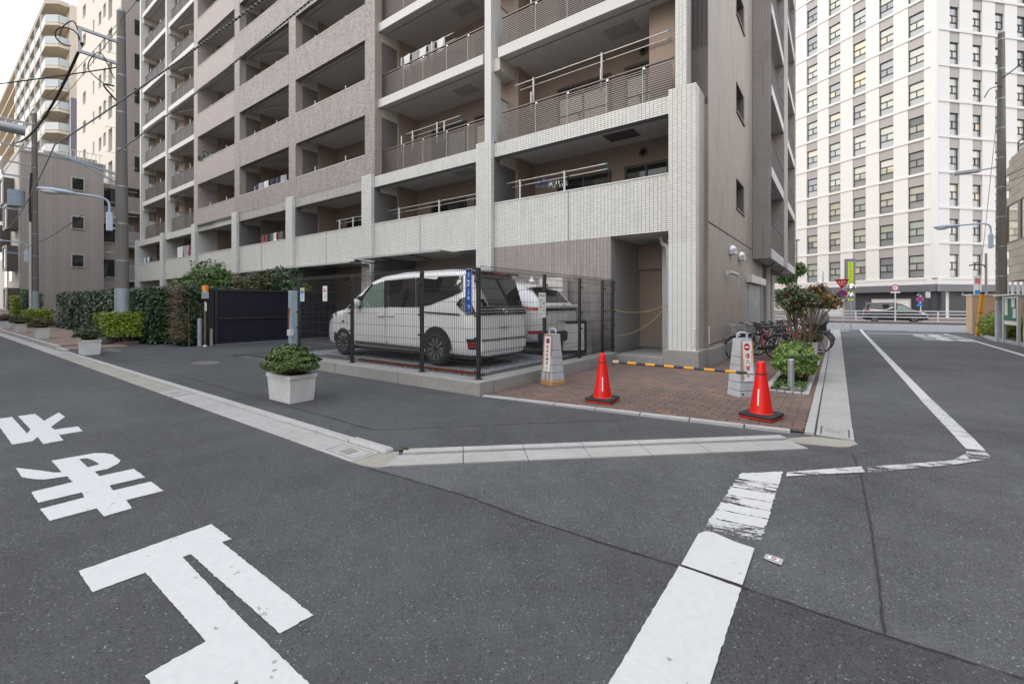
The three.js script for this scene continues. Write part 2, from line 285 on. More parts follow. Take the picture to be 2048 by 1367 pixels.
// avenue across the far end: carriageway with sky reflection put into its lighter colour, median with kerb, pavement of the far side
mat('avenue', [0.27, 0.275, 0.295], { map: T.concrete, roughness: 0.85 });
structure(put('avenue', flat([[-120, -39.6], [120, -39.6], [120, -67], [-120, -67]], -0.375), M.avenue), 'broad avenue crossing the far end of the street, sky reflection put into its pale colour');
structure(put('avenue_pavement', flat([[-120, -66], [120, -66], [120, -150], [-120, -150]], -0.26, [], 0.1), M.paver), 'far pavement of the avenue');
{
  const med = thing('median', 'x', 'x'); med.userData = { kind: 'structure', label: 'brownish kerbed median of the avenue' };
  const brown = mat('medianKerb', [0.24, 0.17, 0.14], { map: T.concrete, roughness: 0.9 });
  for (let i = 0; i < 46; i++) put('kerb_stone', rbox(-22 + i * 1, -21.01 + i * 1, -0.45, -0.2, -53.7, -53.05, 0.03, 1), brown, med);
}

// painted markings
function ragged(pts, seed = 7, amp = 0.0022, step = 0.02) { const r = rng(seed + Math.floor(Math.abs(pts[0][0] * 100))), o = []; pts.forEach(([x, z], i) => { const [x1, z1] = pts[(i + 1) % pts.length], n = Math.min(140, Math.max(1, Math.round(Math.hypot(x1 - x, z1 - z) / step))); for (let k = 0; k < n; k++) { const a = k ? amp : 0, q = r() < 0.05 ? 3 : 1; o.push([x + (x1 - x) * k / n + (r() - 0.5) * a * 2 * q, z + (z1 - z) * k / n + (r() - 0.5) * a * 2 * q]); } }); return o; }
const markPaint = (name, pts, label, y = 0.004, holes) => tag(put(name, drape(flat(y > 0.005 ? pts : ragged(pts), 0, holes), y), M.paint), label, 'road marking', 'road markings');
const TO = [[-3.31, -0.54], [-3.31, -1.17], [-3.0, -1.17], [-3.01, -1.12], [-1.96, -1.11], [-1.97, -0.96], [-3.01, -0.96], [-3.01, -0.92], [-2.19, -0.9], [-1.62, -0.9], [-1.41, -0.9], [-1.41, -0.72], [-1.85, -0.74], [-1.85, -0.54], [-2.17, -0.54], [-2.18, -0.75], [-3.0, -0.75], [-3.01, -0.54]];
const MA = [[-5.84, -0.77], [-5.81, -0.95], [-5.8, -1.05], [-5.73, -1.11], [-5.6, -1.15], [-5.33, -1.15], [-5.24, -1.11], [-5.15, -1.02], [-5.16, -0.94], [-4.99, -0.94], [-4.97, -1.16], [-4.65, -1.16], [-4.67, -0.94], [-4.52, -0.93], [-4.5, -1.16], [-4.2, -1.16], [-4.22, -0.94], [-4.02, -0.93], [-4.02, -0.78], [-4.22, -0.78], [-4.23, -0.55], [-4.53, -0.54], [-4.53, -0.77], [-4.67, -0.78], [-4.68, -0.55], [-4.99, -0.55], [-5.0, -0.78], [-5.2, -0.78], [-5.26, -0.65], [-5.35, -0.6], [-5.48, -0.55], [-5.84, -0.55], [-5.59, -0.66], [-5.41, -0.73], [-5.36, -0.77]];
const MAH = [[-5.69, -0.93], [-5.66, -0.98], [-5.54, -1.0], [-5.36, -1.01], [-5.34, -0.93]];
const RE = [[-8.5, -0.57], [-8.5, -0.77], [-7.27, -0.77], [-7.5, -0.82], [-8.5, -0.82], [-8.49, -0.97], [-7.9, -0.98], [-8.35, -1.17], [-7.96, -1.17], [-7.45, -0.98], [-7.25, -0.98], [-7.22, -1.17], [-6.91, -1.16], [-6.91, -0.97], [-6.61, -0.96], [-6.6, -0.81], [-7.0, -0.82], [-6.83, -0.76], [-6.83, -0.62], [-7.83, -0.62]];
markPaint('road_lettering', TO, 'white road character nearest the camera on the left street');
markPaint('road_lettering', MA, 'white looped road character between the other two on the left street', 0.004, [MAH]);
markPaint('road_lettering', RE, 'white road character farthest from the camera on the left street');
{ // the same word, smaller, at the far end of the right street (read the other way round)
  const far = (pts) => pts.map(([x, z]) => [4.35 + (z + 0.86) * 3.0, -31.8 + (x + 5.0) * 1.02]);
  markPaint('road_lettering', far(TO.map(([x, z]) => [-8.9 - x + 1.0 - 1.8, z])), 'white road character closest to the stop line at the far end', 0.006);
  markPaint('road_lettering', far(MA.map(([x, z]) => [-10.0 - x, z])), 'looped white road character in the middle of the far word', 0.006, [far(MAH.map(([x, z]) => [-10.0 - x, z]))]);
  markPaint('road_lettering', far(RE.map(([x, z]) => [-10.4 - x, z])), 'white road character nearest to us of the far word', 0.006);
}
const wearTex = (seed, cover) => { const a = smoothNoise(seed, 5), b = smoothNoise(seed + 1, 26), c = smoothNoise(seed + 2, 90), r = rng(seed + 3);
  return dataTex(1024, (u, v) => { const k = 0.5 * a(u * 0.6, v * 2.2 + u * 0.4) + 0.3 * b(u * 0.5, v * 2.5 + u * 0.6) + 0.2 * c(u, v * 1.6), m = 0.9 + 0.06 * c(v, u); return [toS(m), toS(m), toS(m), k + 0.16 * (r() - 0.5) > 1 - cover ? 1 : 0]; }, 1); };
mat('wornPaint', [0.62, 0.63, 0.64], { roughness: 0.8, alphaTest: 0.5, map: wearTex(301, 0.62) });
mat('thinPaint', [0.58, 0.59, 0.6], { roughness: 0.8, alphaTest: 0.5, map: wearTex(311, 0.55) });
const wornPaint = (name, pts, label, y = 0.004, m = M.wornPaint) => tag(put(name, drape(flat(pts, 0), y), m), label, 'road marking', 'road markings');
{
  const band = thing('road_line', 'thick white line starting at the bottom of the street corner', 'road marking', 'road markings');
  put('line', flat(ragged([[-0.7, 1.5], [-0.7, -2.515], [-0.39, -2.505], [-0.38, 1.5]]), 0.004), M.paint, band);
  put('line', flat([[-0.695, -2.535], [-0.7, -2.94], [-0.67, -3.0], [-0.62, -3.01], [-0.5, -2.97], [-0.39, -2.96], [-0.39, -2.535]], 0.004), M.paint, band);
  const stripe = (z0, z1, m, n) => put(n, flat(ragged([[-0.69 + 0.022 * (-z0 - 3), z0], [-0.69 + 0.022 * (-z1 - 3), z1], [-0.37, z1 - 0.05], [-0.37, z0 - 0.05]], 3, 0.007), 0.004), m, band);
  stripe(-3.02, -3.2, M.thinPaint, 'worn_line'); stripe(-3.21, -3.36, M.wornPaint, 'worn_line'); stripe(-3.37, -3.5, M.paint, 'line'); stripe(-3.51, -3.66, M.wornPaint, 'worn_line'); stripe(-3.67, -3.84, M.paint, 'line'); stripe(-3.855, -4.05, M.wornPaint, 'worn_line');
  put('line', flat(ragged([[-0.665, -4.06], [-0.655, -4.2], [-0.37, -4.46], [-0.37, -4.11]], 4, 0.007), 0.004), M.paint, band);
  base(band, -0.54, 0, -1.5);
}
wornPaint('road_line', [[-0.34, -4.47], [0.18, -5.01], [0.2, -4.86], [-0.34, -4.35]], 'thin scuffed white line slanting from the thick line to the bend');
wornPaint('road_line', [[0.22, -5.03], [0.54, -5.36], [0.87, -5.71], [1.02, -6.07], [1.04, -6.23], [1.18, -6.27], [1.18, -6.05], [1.12, -5.91], [0.87, -5.58], [0.53, -5.2], [0.22, -4.86]], 'worn white line rounding the bend at the corner', 0.004, M.thinPaint);
{
  const l = thing('road_line', 'long white edge line running up the right street', 'road marking', 'road markings');
  put('line', drape(flat([[1.045, -6.25], [1.05, -6.83], [1.2, -6.83], [1.19, -6.29]], 0), 0.004), M.paint, l);
  put('worn_line', drape(flat([[1.05, -6.84], [1.05, -9.3], [1.2, -9.3], [1.2, -6.84]], 0), 0.004), M.wornPaint, l);
  const lg = metricUV(new THREE.PlaneGeometry(0.14, 30.6, 1, 30).rotateX(-Math.PI / 2).translate(1.125, 0, -24.61)), lp = lg.attributes.position; for (let i = 0; i < lp.count; i++) lp.setX(i, lp.getX(i) + (-9.3 - lp.getZ(i)) * 0.0088);
  put('line', drape(lg, 0.006), M.paint, l);
  base(l, 1.2, 0, -20);
}
{ const g = metricUV(new THREE.PlaneGeometry(0.15, 24, 1, 24).rotateX(-Math.PI / 2).translate(5.28, 0, -25)); const p = g.attributes.position; for (let i = 0; i < p.count; i++) p.setX(i, p.getX(i) - Math.max(0, p.getZ(i) + 31) * 0.05); tag(put('road_line', drape(g, 0.006), M.paint), 'white line along the right side of the right street', 'road marking', 'road markings'); }
tag(put('stop_line', drape(flat([[1.5, -34.5], [5.2, -35.7], [5.2, -36.15], [1.5, -34.95]], 0), 0.006), M.paint), 'white stop line before the avenue', 'road marking', 'road markings');
for (const [z, x0, x1, w, l] of [[-39.3, -20, 3.2, 0.2, 'white edge line of the avenue left of the street mouth'], [-39.3, 3.8, 20, 0.2, 'white edge line of the avenue right of the street mouth'], [-42.2, -22, 24, 0.16, 'white lane line nearest to us on the avenue'], [-45.6, -22, 24, 0.16, 'second white lane line on the avenue'], [-49.0, -22, 24, 0.16, 'white lane line by the median of the avenue']])
  tag(put('road_line', flat([[x0, z], [x1, z], [x1, z - w], [x0, z - w]], -0.371), M.paint), l, 'road marking', 'road markings');
{ // survey sticker by the thick line
  const s = thing('survey_sticker', 'small pale taped survey mark beside the thick white line', 'sticker');
  put('tape', flat([[-0.33, -2.93], [-0.285, -2.935], [-0.24, -2.925], [-0.245, -2.855], [-0.29, -2.86], [-0.332, -2.872]], 0.004), mat('tape', [0.42, 0.43, 0.42]), s);
  put('mark', flat([[-0.313, -2.917], [-0.258, -2.912], [-0.26, -2.875], [-0.313, -2.882]], 0.007), mat('sticker', [0.75, 0.74, 0.73]), s);
  put('emblem', new THREE.TorusGeometry(0.011, 0.0022, 5, 18).rotateX(Math.PI / 2).translate(-0.285, 0.009, -2.897), mat('dimRed', [0.35, 0.1, 0.1]), s);
  base(s, -0.285, 0, -2.9);
}

// ---------- the apartment building ----------
const APT = thing('apartment_building', 'large apartment block with tiled balconies behind the fenced car lift', 'building');
const lvl = (k) => 3.48 + 3 * k, colX = (b) => -45.2 + 6 * b, STOREYS = 10, ROOF = lvl(9) + 0.4;
const zT = -10.6, zP = -10.75, zL = -11.0, zB = -12.85;
const tileSets = { whiteTile: [], mauveTileLit: [], greyTile: [], mauveTileLit2: [] };
function tiles(set, x, y, z, w, h, face = 'z', skip, stagger = 0) { // lays 100 x 50 mm tiles on a wall patch that starts at x, y, z and runs along +x ('z' face) or away from us ('x' face)
  const nu = Math.max(1, Math.round(w / 0.1)), nv = Math.max(1, Math.round(h / 0.05)), pu = w / nu, pv = h / nv;
  for (let j = 0; j < nv; j++) for (let i = 0; i < nu; i++) {
    const u = (i + 0.5 + (stagger && j % 2 ? 0.5 : 0)) * pu, v = y + (j + 0.5) * pv;
    if (u > w) continue;
    if (face === 'z') { if (!skip || !skip(x + u, v)) tileSets[set].push([x + u, v, z, 0, pu / 0.1, pv / 0.05]); }
    else if (!skip || !skip(z - u, v)) tileSets[set].push([x, v, z - u, 1, pu / 0.1, pv / 0.05]);
  }
}
const tileGeo = clean(new THREE.BoxGeometry(0.092, 0.0405, 0.012));
// tier columns with white tiles
for (let b = 0; b < 8; b++) {
  const x = colX(b), near = b >= 3, w = 0.62;
  put('column', box(x + 0.006, x + w - 0.006, b === 7 ? 0.36 : 0, 6.5, zB, zT - 0.006), near ? M.grout : M.whiteTileFar, APT);
  if (near) {
    tiles('whiteTile', x, b === 7 ? 0.36 : 0, zT - 0.006, w, b === 7 ? 6.14 : 6.5);
    if (b < 7) tiles('whiteTile', x + w - 0.006, b === 7 ? 0.36 : 0, zT, 0.15, 6.5, 'x');
    else { tiles('whiteTile', x + w - 0.006, 0.36, zT, 0.3, 6.14, 'x'); tiles('mauveTileLit', x + w - 0.006, 0.36, zT - 0.3, 0.56, 6.14, 'x'); }
  }
}
for (let b = 0; b < 7; b++) { // tier: parapet, beam
  const x0 = colX(b) + 0.62, x1 = colX(b + 1), near = b >= 3, last = b === 6;
  put('parapet', box(x0, x1, 3.19, 4.545, zP - 0.16, zP - 0.006), near ? M.grout : M.whiteTileFar, APT);
  put('parapet_cap', rbox(x0, x1, 4.545, 4.585, zP - 0.18, zP + 0.02, 0.008, 1), M.whitePaint, APT);
  put('beam', box(x0, x1, 6.0, 6.42, zP - 0.24, zP - 0.006), near ? M.grout : M.whiteTileFar, APT);
  if (near) {
    tiles('whiteTile', x0, 3.19, zP - 0.006, x1 - x0, 1.355);
    tiles('whiteTile', x0, 6.0, zP - 0.006, x1 - x0, 0.42);
    put('wall_joint', box(x0 + 2.62, x0 + 2.635, 3.2, 4.54, zP, zP + 0.008), M.grout, APT);
  }
}
// storeys: slab, ceiling, back wall with sliding doors, pillar, partition, railing or tiled parapet
const W = 5.38, gSlab = box(0.62, 6.0, -0.22, 0, zB, zL + 0.001), gFascia = box(0.62, 6.0, -0.3, 0.02, zL, zL + 0.06), gCeilBand = box(0.62, 6.0, -0.235, -0.221, zL - 0.35, zL - 0.33);
const gPillar = box(-0.42, 0.74, 0, 2.78, zB, -11.87), gStub = box(0.1, 0.62, 2.38, 2.78, -11.87, zL - 0.04);
const gPanel = box(0.28, 0.33, 0.05, 1.66, -11.87, -11.2), gPanelEdge = [box(0.27, 0.34, 1.66, 1.7, -11.88, -11.19), box(0.27, 0.34, 0.05, 1.66, -11.2, -11.17)];
const gDoorGlass = [box(1.75, 2.62, 0.12, 2.02, zB, zB + 0.03), box(2.66, 3.5, 0.12, 2.02, zB, zB + 0.045)], gDoorFrame = [box(1.68, 3.57, 2.02, 2.1, zB, zB + 0.08), box(1.68, 1.75, 0.1, 2.02, zB, zB + 0.08), box(3.5, 3.57, 0.1, 2.02, zB, zB + 0.08), box(2.61, 2.67, 0.12, 2.02, zB, zB + 0.06)];
const gDoor2 = [box(4.1, 5.3, 0.12, 2.02, zB, zB + 0.03)], gFrame2 = [box(4.03, 5.37, 2.02, 2.1, zB, zB + 0.08), box(4.03, 4.1, 0.1, 2.02, zB, zB + 0.08), box(5.3, 5.37, 0.1, 2.02, zB, zB + 0.08), box(4.67, 4.73, 0.12, 2.02, zB, zB + 0.06)];
const slatG = clean(new RoundedBoxGeometry(W - 0.12, 0.03, 0.03, 1, 0.006).translate(0.62 + W / 2, 0, zL - 0.12));
const gSlatsFar = []; for (let i = 0; i < 15; i++) gSlatsFar.push(slatG.clone().translate(0, 0.14 + i * 0.057, 0));
const gSlatsMerged = merge(gSlatsFar), gTopRail = rbox(0.66, 5.98, 1.0, 1.05, zL - 0.15, zL - 0.09, 0.015), gBottomRail = box(0.68, 5.96, 0.08, 0.115, zL - 0.14, zL - 0.1);
const postAt = [0.72, 1.92, 3.0, 4.2, 5.2], gPosts = (() => { const a = []; for (const x of [1.92, 3.0, 4.2, 5.2]) a.push(box(x - 0.012, x + 0.012, 0.09, 1.0, zL - 0.109, zL - 0.1)); return merge(a); })();
const gPost1 = box(-0.009, 0.009, 0.09, 1.0, zL - 0.109, zL - 0.1), gLug1 = box(-0.03, 0.03, 0.965, 1.0, zL - 0.14, zL - 0.1);
const gDry = clean(cyl(0, 0.75, 1.42, zL - 0.2, 0.028, 0.028, 8)), gDryM = clean(cyl(0, 0.75, 1.28, zP - 0.26, 0.025, 0.025, 8));
const gPipe = merge([tube([V(1.5, 2.55, -11.35), V(1.62, 2.6, -11.4), V(3.0, 2.58, -11.9), V(3.2, 2.5, -12.2), V(3.22, 2.2, -12.3), V(3.22, 0, -12.3)], 0.045, 8, 40)]);
const gMPar = box(0.62, 6.0, -0.5, 0.88, zP - 0.18, zP - 0.006), gMCap = rbox(0.62, 6.0, 0.88, 0.915, zP - 0.2, zP + 0.015, 0.006, 1);
const gHatch = box(3.8, 4.7, -0.235, -0.222, zL - 1.35, zL - 0.75), gVent = new THREE.TorusGeometry(0.1, 0.035, 8, 18).translate(4.6, 2.45, zB + 0.02), gVentIn = new THREE.CylinderGeometry(0.09, 0.09, 0.03, 16).rotateX(Math.PI / 2).translate(4.6, 2.45, zB + 0.015);
function at(name, geo, m, x, y, parent = APT) { const o = put(name, geo, m, parent); o.position.set(x, y, 0); return o; }
const prep = (g) => merge(g);
const pg = { gDoorGlass: prep(gDoorGlass), gDoorFrame: prep(gDoorFrame), gDoor2: prep(gDoor2), gFrame2: prep(gFrame2), gPanelEdge: prep(gPanelEdge) };
for (let b = 0; b < 7; b++) {
  const x = colX(b), mauve = b >= 2 && b <= 4;
  for (let k = 0; k < STOREYS; k++) {
    const y = lvl(k), top = k === STOREYS - 1;
    at('slab', gSlab, M.ceiling, x, y);
    if (k > 0 && !mauve) at('slab_edge', gFascia, M.whitePaint, x, y);
    at('ceiling_groove', gCeilBand, M.grout, x, y);
    if (b >= 5 && k <= 3) at('ceiling_hatch', gHatch, b === 6 && k === 1 ? M.frame : M.greyPaint, x, y);
    if (top) continue;
    at('pillar', gPillar, M.brownWall, x, y);
    at('beam_stub', gStub, M.creamPaint, x, y);
    const pn = at('partition_panel', gPanel, M.whitePaint, x, y); put('edge', pg.gPanelEdge, M.frame, pn);
    const d1 = at('sliding_door', pg.gDoorGlass, M.darkGlass, x, y); put('frame', pg.gDoorFrame, M.frame, d1);
    const d2 = at('sliding_door', pg.gDoor2, M.darkGlass, x, y); put('frame', pg.gFrame2, M.frame, d2);
    if (b === 1 || b === 3) at('drain_pipe', gPipe, M.creamPaint, x, y);
    if (b === 6) { const v = at('vent', gVent, M.bronze, x, y); put('opening', gVentIn, M.slot, v); }
    if (k === 0) continue;
    if (mauve) {
      at('parapet', gMPar, b === 2 ? M.mauveFar : M.mauveGrout, x, y); at('parapet_cap', gMCap, M.whitePaint, x, y);
      if (b >= 3 && k < 8) tiles('mauveTileLit2', x + 0.62, y - 0.5, zP - 0.006, W, 1.38, 'z', null, 1);
      for (const px of [1.9, 4.3]) at('drying_post', gDryM, M.whitePaint, x + px, y);
    } else {
      const r = at('railing', gTopRail, M.bronze, x, y);
      put('bottom_rail', gBottomRail, M.louvre, r);
      if (b >= 5 && k <= 3) for (const px of [1.92, 3.0, 4.2, 5.2]) { put('post', gPost1, M.greyPaint, r).position.x = px; put('lug', gLug1, M.steel, r).position.x = px + 0.03; }
      else put('posts', gPosts, M.greyPaint, r).userData.kind = 'stuff';
      if (b >= 5 && k <= 3) for (let i = 0; i < 15; i++) put('slat', slatG, M.louvre, r).position.y = 0.14 + i * 0.057;
      else put('slats', gSlatsMerged, M.louvre, r).userData.kind = 'stuff';
      for (const px of [1.7, 4.0]) at('drying_post', gDry, M.whitePaint, x + px, y);
    }
  }
}
// upper columns
for (let b = 0; b < 8; b++) {
  const x = colX(b), y0 = 6.45;
  if (b >= 2 && b <= 5) {
    const near = b >= 3;
    put('column', box(x + 0.006, x + 0.614, y0, ROOF, zB, zP - 0.006), near ? M.mauveGrout : M.mauveFar, APT);
    if (near) { tiles('mauveTileLit2', x, y0, zP - 0.006, 0.62, lvl(7) - y0, 'z', null, 1); tiles('mauveTileLit', x + 0.614, y0, zP, 0.35, lvl(7) - y0, 'x'); }
  } else if (b < 7) put('column', box(x + 0.1, x + 0.36, y0, ROOF, zL - 0.42, zL + 0.09), M.whitePaint, APT);
  else {
    put('column', box(x + 0.05, x + 0.3, y0, ROOF, -11.56, zL - 0.006), M.grout, APT);
    tiles('whiteTile', x + 0.045, y0 + 0.05, zL - 0.006, 0.26, 4.6); tiles('whiteTile', x + 0.294, y0 + 0.05, zL, 0.56, 4.6, 'x');
  }
}
put('wall', box(colX(0) - 0.05, colX(0), 6.4, ROOF, zB, zL + 0.05), M.creamPaint, APT);
put('wall', box(colX(0), colX(7), 0, ROOF, zB - 0.3, zB - 0.004), M.brownWall, APT);
put('core', box(colX(0), -2.92, 0, ROOF, -30, zB - 0.301), M.mauveFar, APT);
put('roof', box(colX(0), -2.5, ROOF, ROOF + 0.4, -30, zP), M.ceiling, APT);
put('wall', box(-4.0, -3.05, 6.45, ROOF, zB, -11.6), M.brownWall, APT); // end pillar of the last bay
{ // gable wall with window openings, corner strip
  const s = new THREE.Shape([[-21.2, 0], [-11.46, 0], [-11.46, ROOF], [-30, ROOF], [-30, 3.1], [-21.2, 3.1]].map(([z, y]) => new THREE.Vector2(-z, y))), wins = [];
  for (let k = 0; k < 9; k++) { const y = 4.42 + 3.02 * k; wins.push(y); s.holes.push(new THREE.Path([[15.2, y], [16.55, y], [16.55, y + 0.92], [15.2, y + 0.92]].map((p) => new THREE.Vector2(...p)))); }
  const g = metricUV(new THREE.ExtrudeGeometry(s, { depth: 0.4, bevelEnabled: false }).rotateY(Math.PI / 2).translate(-2.912, 0, 0));
  put('wall', g, M.mauveGrout, APT);
  for (const y of wins) {
    const w = put('window', box(-2.78, -2.75, y + 0.05, y + 0.87, -16.5, -15.25), M.darkGlass, APT);
    put('frame', [box(-2.8, -2.72, y, y + 0.05, -16.55, -15.2), box(-2.8, -2.72, y + 0.87, y + 0.92, -16.55, -15.2), box(-2.8, -2.72, y + 0.05, y + 0.87, -15.25, -15.2), box(-2.8, -2.72, y + 0.05, y + 0.87, -16.55, -16.5), box(-2.8, -2.73, y + 0.05, y + 0.87, -15.9, -15.85)], M.bronze, w);
    put('sill', box(-2.73, -2.46, y - 0.05, y - 0.001, -16.6, -15.15), M.bronze, w);
  }
  const hole = (z, y) => (z < -15.12 && z > -16.63 && wins.some((w) => y > w - 0.07 && y < w + 0.94)) || Math.abs((y - 3.45) % 3) < 0.02 || (z < -17.45 && z > -20.7 && y < 2.2);
  tiles('mauveTileLit', -2.506, 0.36, -11.46, 7.0, 12.6, 'x', hole); tiles('mauveTileLit', -2.506, 0.3, -18.46, 2.7, 2.8, 'x', hole);
  put('wall_joint', [3.45, 6.45, 9.45].map((y) => box(-2.507, -2.503, y - 0.012, y + 0.012, -18.5, -11.46)), M.grout, APT);
  put('wall', box(-3.2, -2.514, 0, ROOF, -11.9, -11.47), M.mauveGrout, APT);
  tiles('mauveTileLit', -2.9, 0.36, -11.466, 0.4, 12.6);
}
{ // plinth, step, entrance recess of the last bay
  put('plinth', [rbox(-3.3, -2.5, -0.3, 0.37, -11.4, -10.52, 0.02), rbox(-3.0, -2.42, -0.5, 0.36, -21.2, -11.3, 0.015)], M.concrete, APT);
  put('step', rbox(-4.5, -3.28, -0.2, 0.18, -12.6, -10.5, 0.02), M.concrete, APT);
  put('wall', box(-8.58, -4.72, 0, 3.19, zP - 0.3, zP - 0.007), M.mauveGrout, APT);
  tiles('greyTile', -8.58, 0, zP - 0.007, 3.86, 3.19);
  put('wall', box(-4.9, -4.715, 0, 3.19, -14, zP - 0.31), M.greyPaint, APT);
  put('wall', box(-4.72, -4.712, 0, 3.19, zP - 0.3, zP - 0.008), M.greyPaint, APT);
  put('ceiling', box(-4.72, -3.2, 3.17, 3.24, -14, zP - 0.17), M.ceiling, APT);
  const h = put('ceiling_hatch', box(-4.35, -3.75, 3.15, 3.168, -12.3, -11.6), M.greyPaint, APT);
  put('lintel', box(-4.71, -3.3, 2.45, 3.16, -13.0, -12.7), M.brownWall, APT);
  put('wall', box(-4.71, -3.2, 0, 3.16, -14.1, -13.8), M.brownWall, APT);
  put('wall', box(-3.64, -3.21, 0.181, 3.16, -12.7, -11.55), M.greyPaint, APT);
  put('door_sill', box(-4.71, -3.64, 0.18, 0.26, -12.95, -12.75), M.concrete, APT);
  put('drain_pipe', [tube([V(-3.56, 3.12, -11.2), V(-3.5, 2.95, -11.15), V(-3.36, 2.85, -11.05), V(-3.32, 2.6, -11.0)], 0.055, 10, 20), cyl(-3.32, 0.2, 2.6, -11.0, 0.05, 0.05, 10)], M.greyPaint, APT);
  put('corner_guard', [rbox(-2.66, -2.6, 0.46, 0.85, -10.6, -10.575, 0.008), rbox(-2.5, -2.478, 0.46, 0.9, -11.52, -11.45, 0.008)], M.whitePaint, APT);
  // steel door with header box, vents, camera
  const d = put('door', [box(-2.6, -2.5, 0.05, 2.15, -19.0, -17.55), box(-2.6, -2.5, 0.05, 2.15, -20.5, -19.03)], M.galv, APT);
  put('notice', box(-2.5, -2.495, 1.25, 1.65, -19.4, -19.15), M.paint, d);
  put('door_header', rbox(-2.52, -2.32, 2.18, 2.45, -20.8, -17.0, 0.01), M.steel, APT);
  for (const [z, y] of [[-14.2, 3.0], [-15.7, 2.95]]) put('vent_hood', [new THREE.SphereGeometry(0.17, 14, 8, 0, Math.PI * 2, 0, Math.PI / 2).scale(0.9, 1, 1).translate(-2.48, y, z), rbox(-2.5, -2.34, y - 0.12, y + 0.02, z - 0.165, z + 0.165, 0.01)], M.steel, APT);
  const c = put('camera_mount', rbox(-2.5, -2.46, 2.2, 2.36, -13.62, -13.48, 0.01), M.whitePaint, APT);
  put('camera', [rod(V(-2.47, 2.28, -13.55), V(-2.36, 2.3, -13.6), 0.025), rod(V(-2.38, 2.33, -13.5), V(-2.28, 2.27, -14.0), 0.05, 10)], M.whitePaint, c);
}
{ // rear balconies over the right street
  put('end_wall', box(-2.5, -1.93, 3.11, ROOF, -18.7, -18.506), M.grout, APT); tiles('greyTile', -2.5, 3.11, -18.506, 0.58, 14);
  put('pier', box(-2.5, -1.88, 3.11, ROOF, -25, -23.2), M.mauveFar, APT); put('end_wall', box(-2.5, -1.88, 3.11, ROOF, -30, -29.6), M.mauveFar, APT);
  put('wall', box(-3.6, -3.0, -0.4, 3.1, -30, -21.25), M.brownWall, APT);
  put('pillar', cyl(-2.7, -0.4, 3.1, -23.2, 0.28, 0.28, 20), M.creamPaint, APT);
  for (const [za, zb] of [[-18.7, -23.2], [-25, -29.6]]) for (let k = 0; k < 9; k++) {
    const y = 3.14 + 3 * k;
    put('slab', box(-2.5, -1.96, y, y + 0.2, zb, za), M.ceiling, APT);
    put('slab_edge', box(-1.96, -1.9, y - 0.03, y + 0.34, zb, za), M.whitePaint, APT);
    const r = put('railing', box(-1.965, -1.915, y + 1.3, y + 1.34, zb, za), M.louvre, APT), a = [];
    for (let i = 0; i < 15; i++) { const g = box(-1.95, -1.93, y + 0.42 + i * 0.058, y + 0.445 + i * 0.058, zb, za); if (k < 1 && za > -20) put('slat', g, M.louvre, r); else a.push(g); }
    if (a.length) put('slats', a, M.louvre, r).userData.kind = 'stuff';
  }
  put('drain_pipe', [cyl(-2.42, -0.3, 2.95, -21.6, 0.06, 0.06, 10), tube([V(-2.42, 2.9, -21.6), V(-2.38, 3.0, -21.5), V(-2.1, 3.02, -20.9), V(-2.05, 3.12, -20.8)], 0.055, 8, 16)], M.greyPaint, APT);
  put('drain_pipe', [cyl(-2.6, -0.3, 2.95, -25.2, 0.06, 0.06, 10), tube([V(-2.6, 2.9, -25.2), V(-2.5, 3.0, -25.1), V(-2.1, 3.02, -24.9), V(-2.05, 3.12, -24.8)], 0.055, 8, 16)], M.greyPaint, APT);
}
{ // awnings over the ground floor terraces
  for (const [x0, x1, n, yA] of [[-25.2, -14.7, 6, 3.0], [-14.4, -9.9, 3, 3.1]]) {
    const a = put('awning', box(x0, x1, yA, yA + 0.02, zP, -9.75), mat('awningSheet', [0.42, 0.42, 0.38], { roughness: 0.5, transmission: 0.25, map: T.fine }), APT);
    put('front_edge', rbox(x0, x1, yA - 0.03, yA + 0.04, -9.77, -9.7, 0.01), M.greyPaint, a);
    for (let i = 0; i <= n; i++) { const x = x0 + (x1 - x0) * i / n; put('bracket', [bar(V(x, yA - 0.03, -9.75), V(x, yA - 0.1, zP), 0.04, 0.05)], M.frame, a); }
  }
}
{ // all small tiles: 300 of the corner column singly, the rest in bulk
  tileSets.mauveTileLit2 ??= [];
  const m4 = new THREE.Matrix4(), q0 = new THREE.Quaternion(), q1 = new THREE.Quaternion().setFromAxisAngle(V(0, 1, 0), Math.PI / 2), c = new THREE.Color(), r = rng(77), stain = smoothNoise(78, 40);
  mat('mauveTileLit2', [0.47, 0.43, 0.435], { roughness: 0.5 });
  const single = tileSets.whiteTile.filter(([x, y, z, f]) => f === 0 && x > -3.25 && z > -10.65).slice(0, 300); const isSingle = new Set(single);
  for (const [x, y, z, f, su, sv] of single) { const t = put('tile', tileGeo, M.whiteTile, APT); t.position.set(x, y, z); t.scale.set(su, sv, 1); }
  for (const [k, list] of Object.entries(tileSets)) {
    const l = list.filter((t) => !isSingle.has(t)); if (!l.length) continue;
    const im = new THREE.InstancedMesh(tileGeo, M[k], l.length), amp = k === 'mauveTileLit2' ? 0.34 : k === 'whiteTile' ? 0.1 : 0.12;
    l.forEach(([x, y, z, f, su, sv], i) => { im.setMatrixAt(i, m4.compose(V(x, y, z), f ? q1 : q0, V(su, sv, 1))); const t = (1 - amp * r()) * (1 - (k === 'whiteTile' ? 0.1 : 0.2) * Math.pow(stain(x * 0.31 + z * 0.23, y * 0.035), 2.5)); im.setColorAt(i, c.setRGB(t, t * (1 - 0.02 * r()), t * (1 - 0.02 * r()))); });
    im.name = 'tiles'; im.userData.kind = 'stuff'; im.castShadow = im.receiveShadow = true; APT.add(im);
  }
}
base(APT, -24, 0, -20);

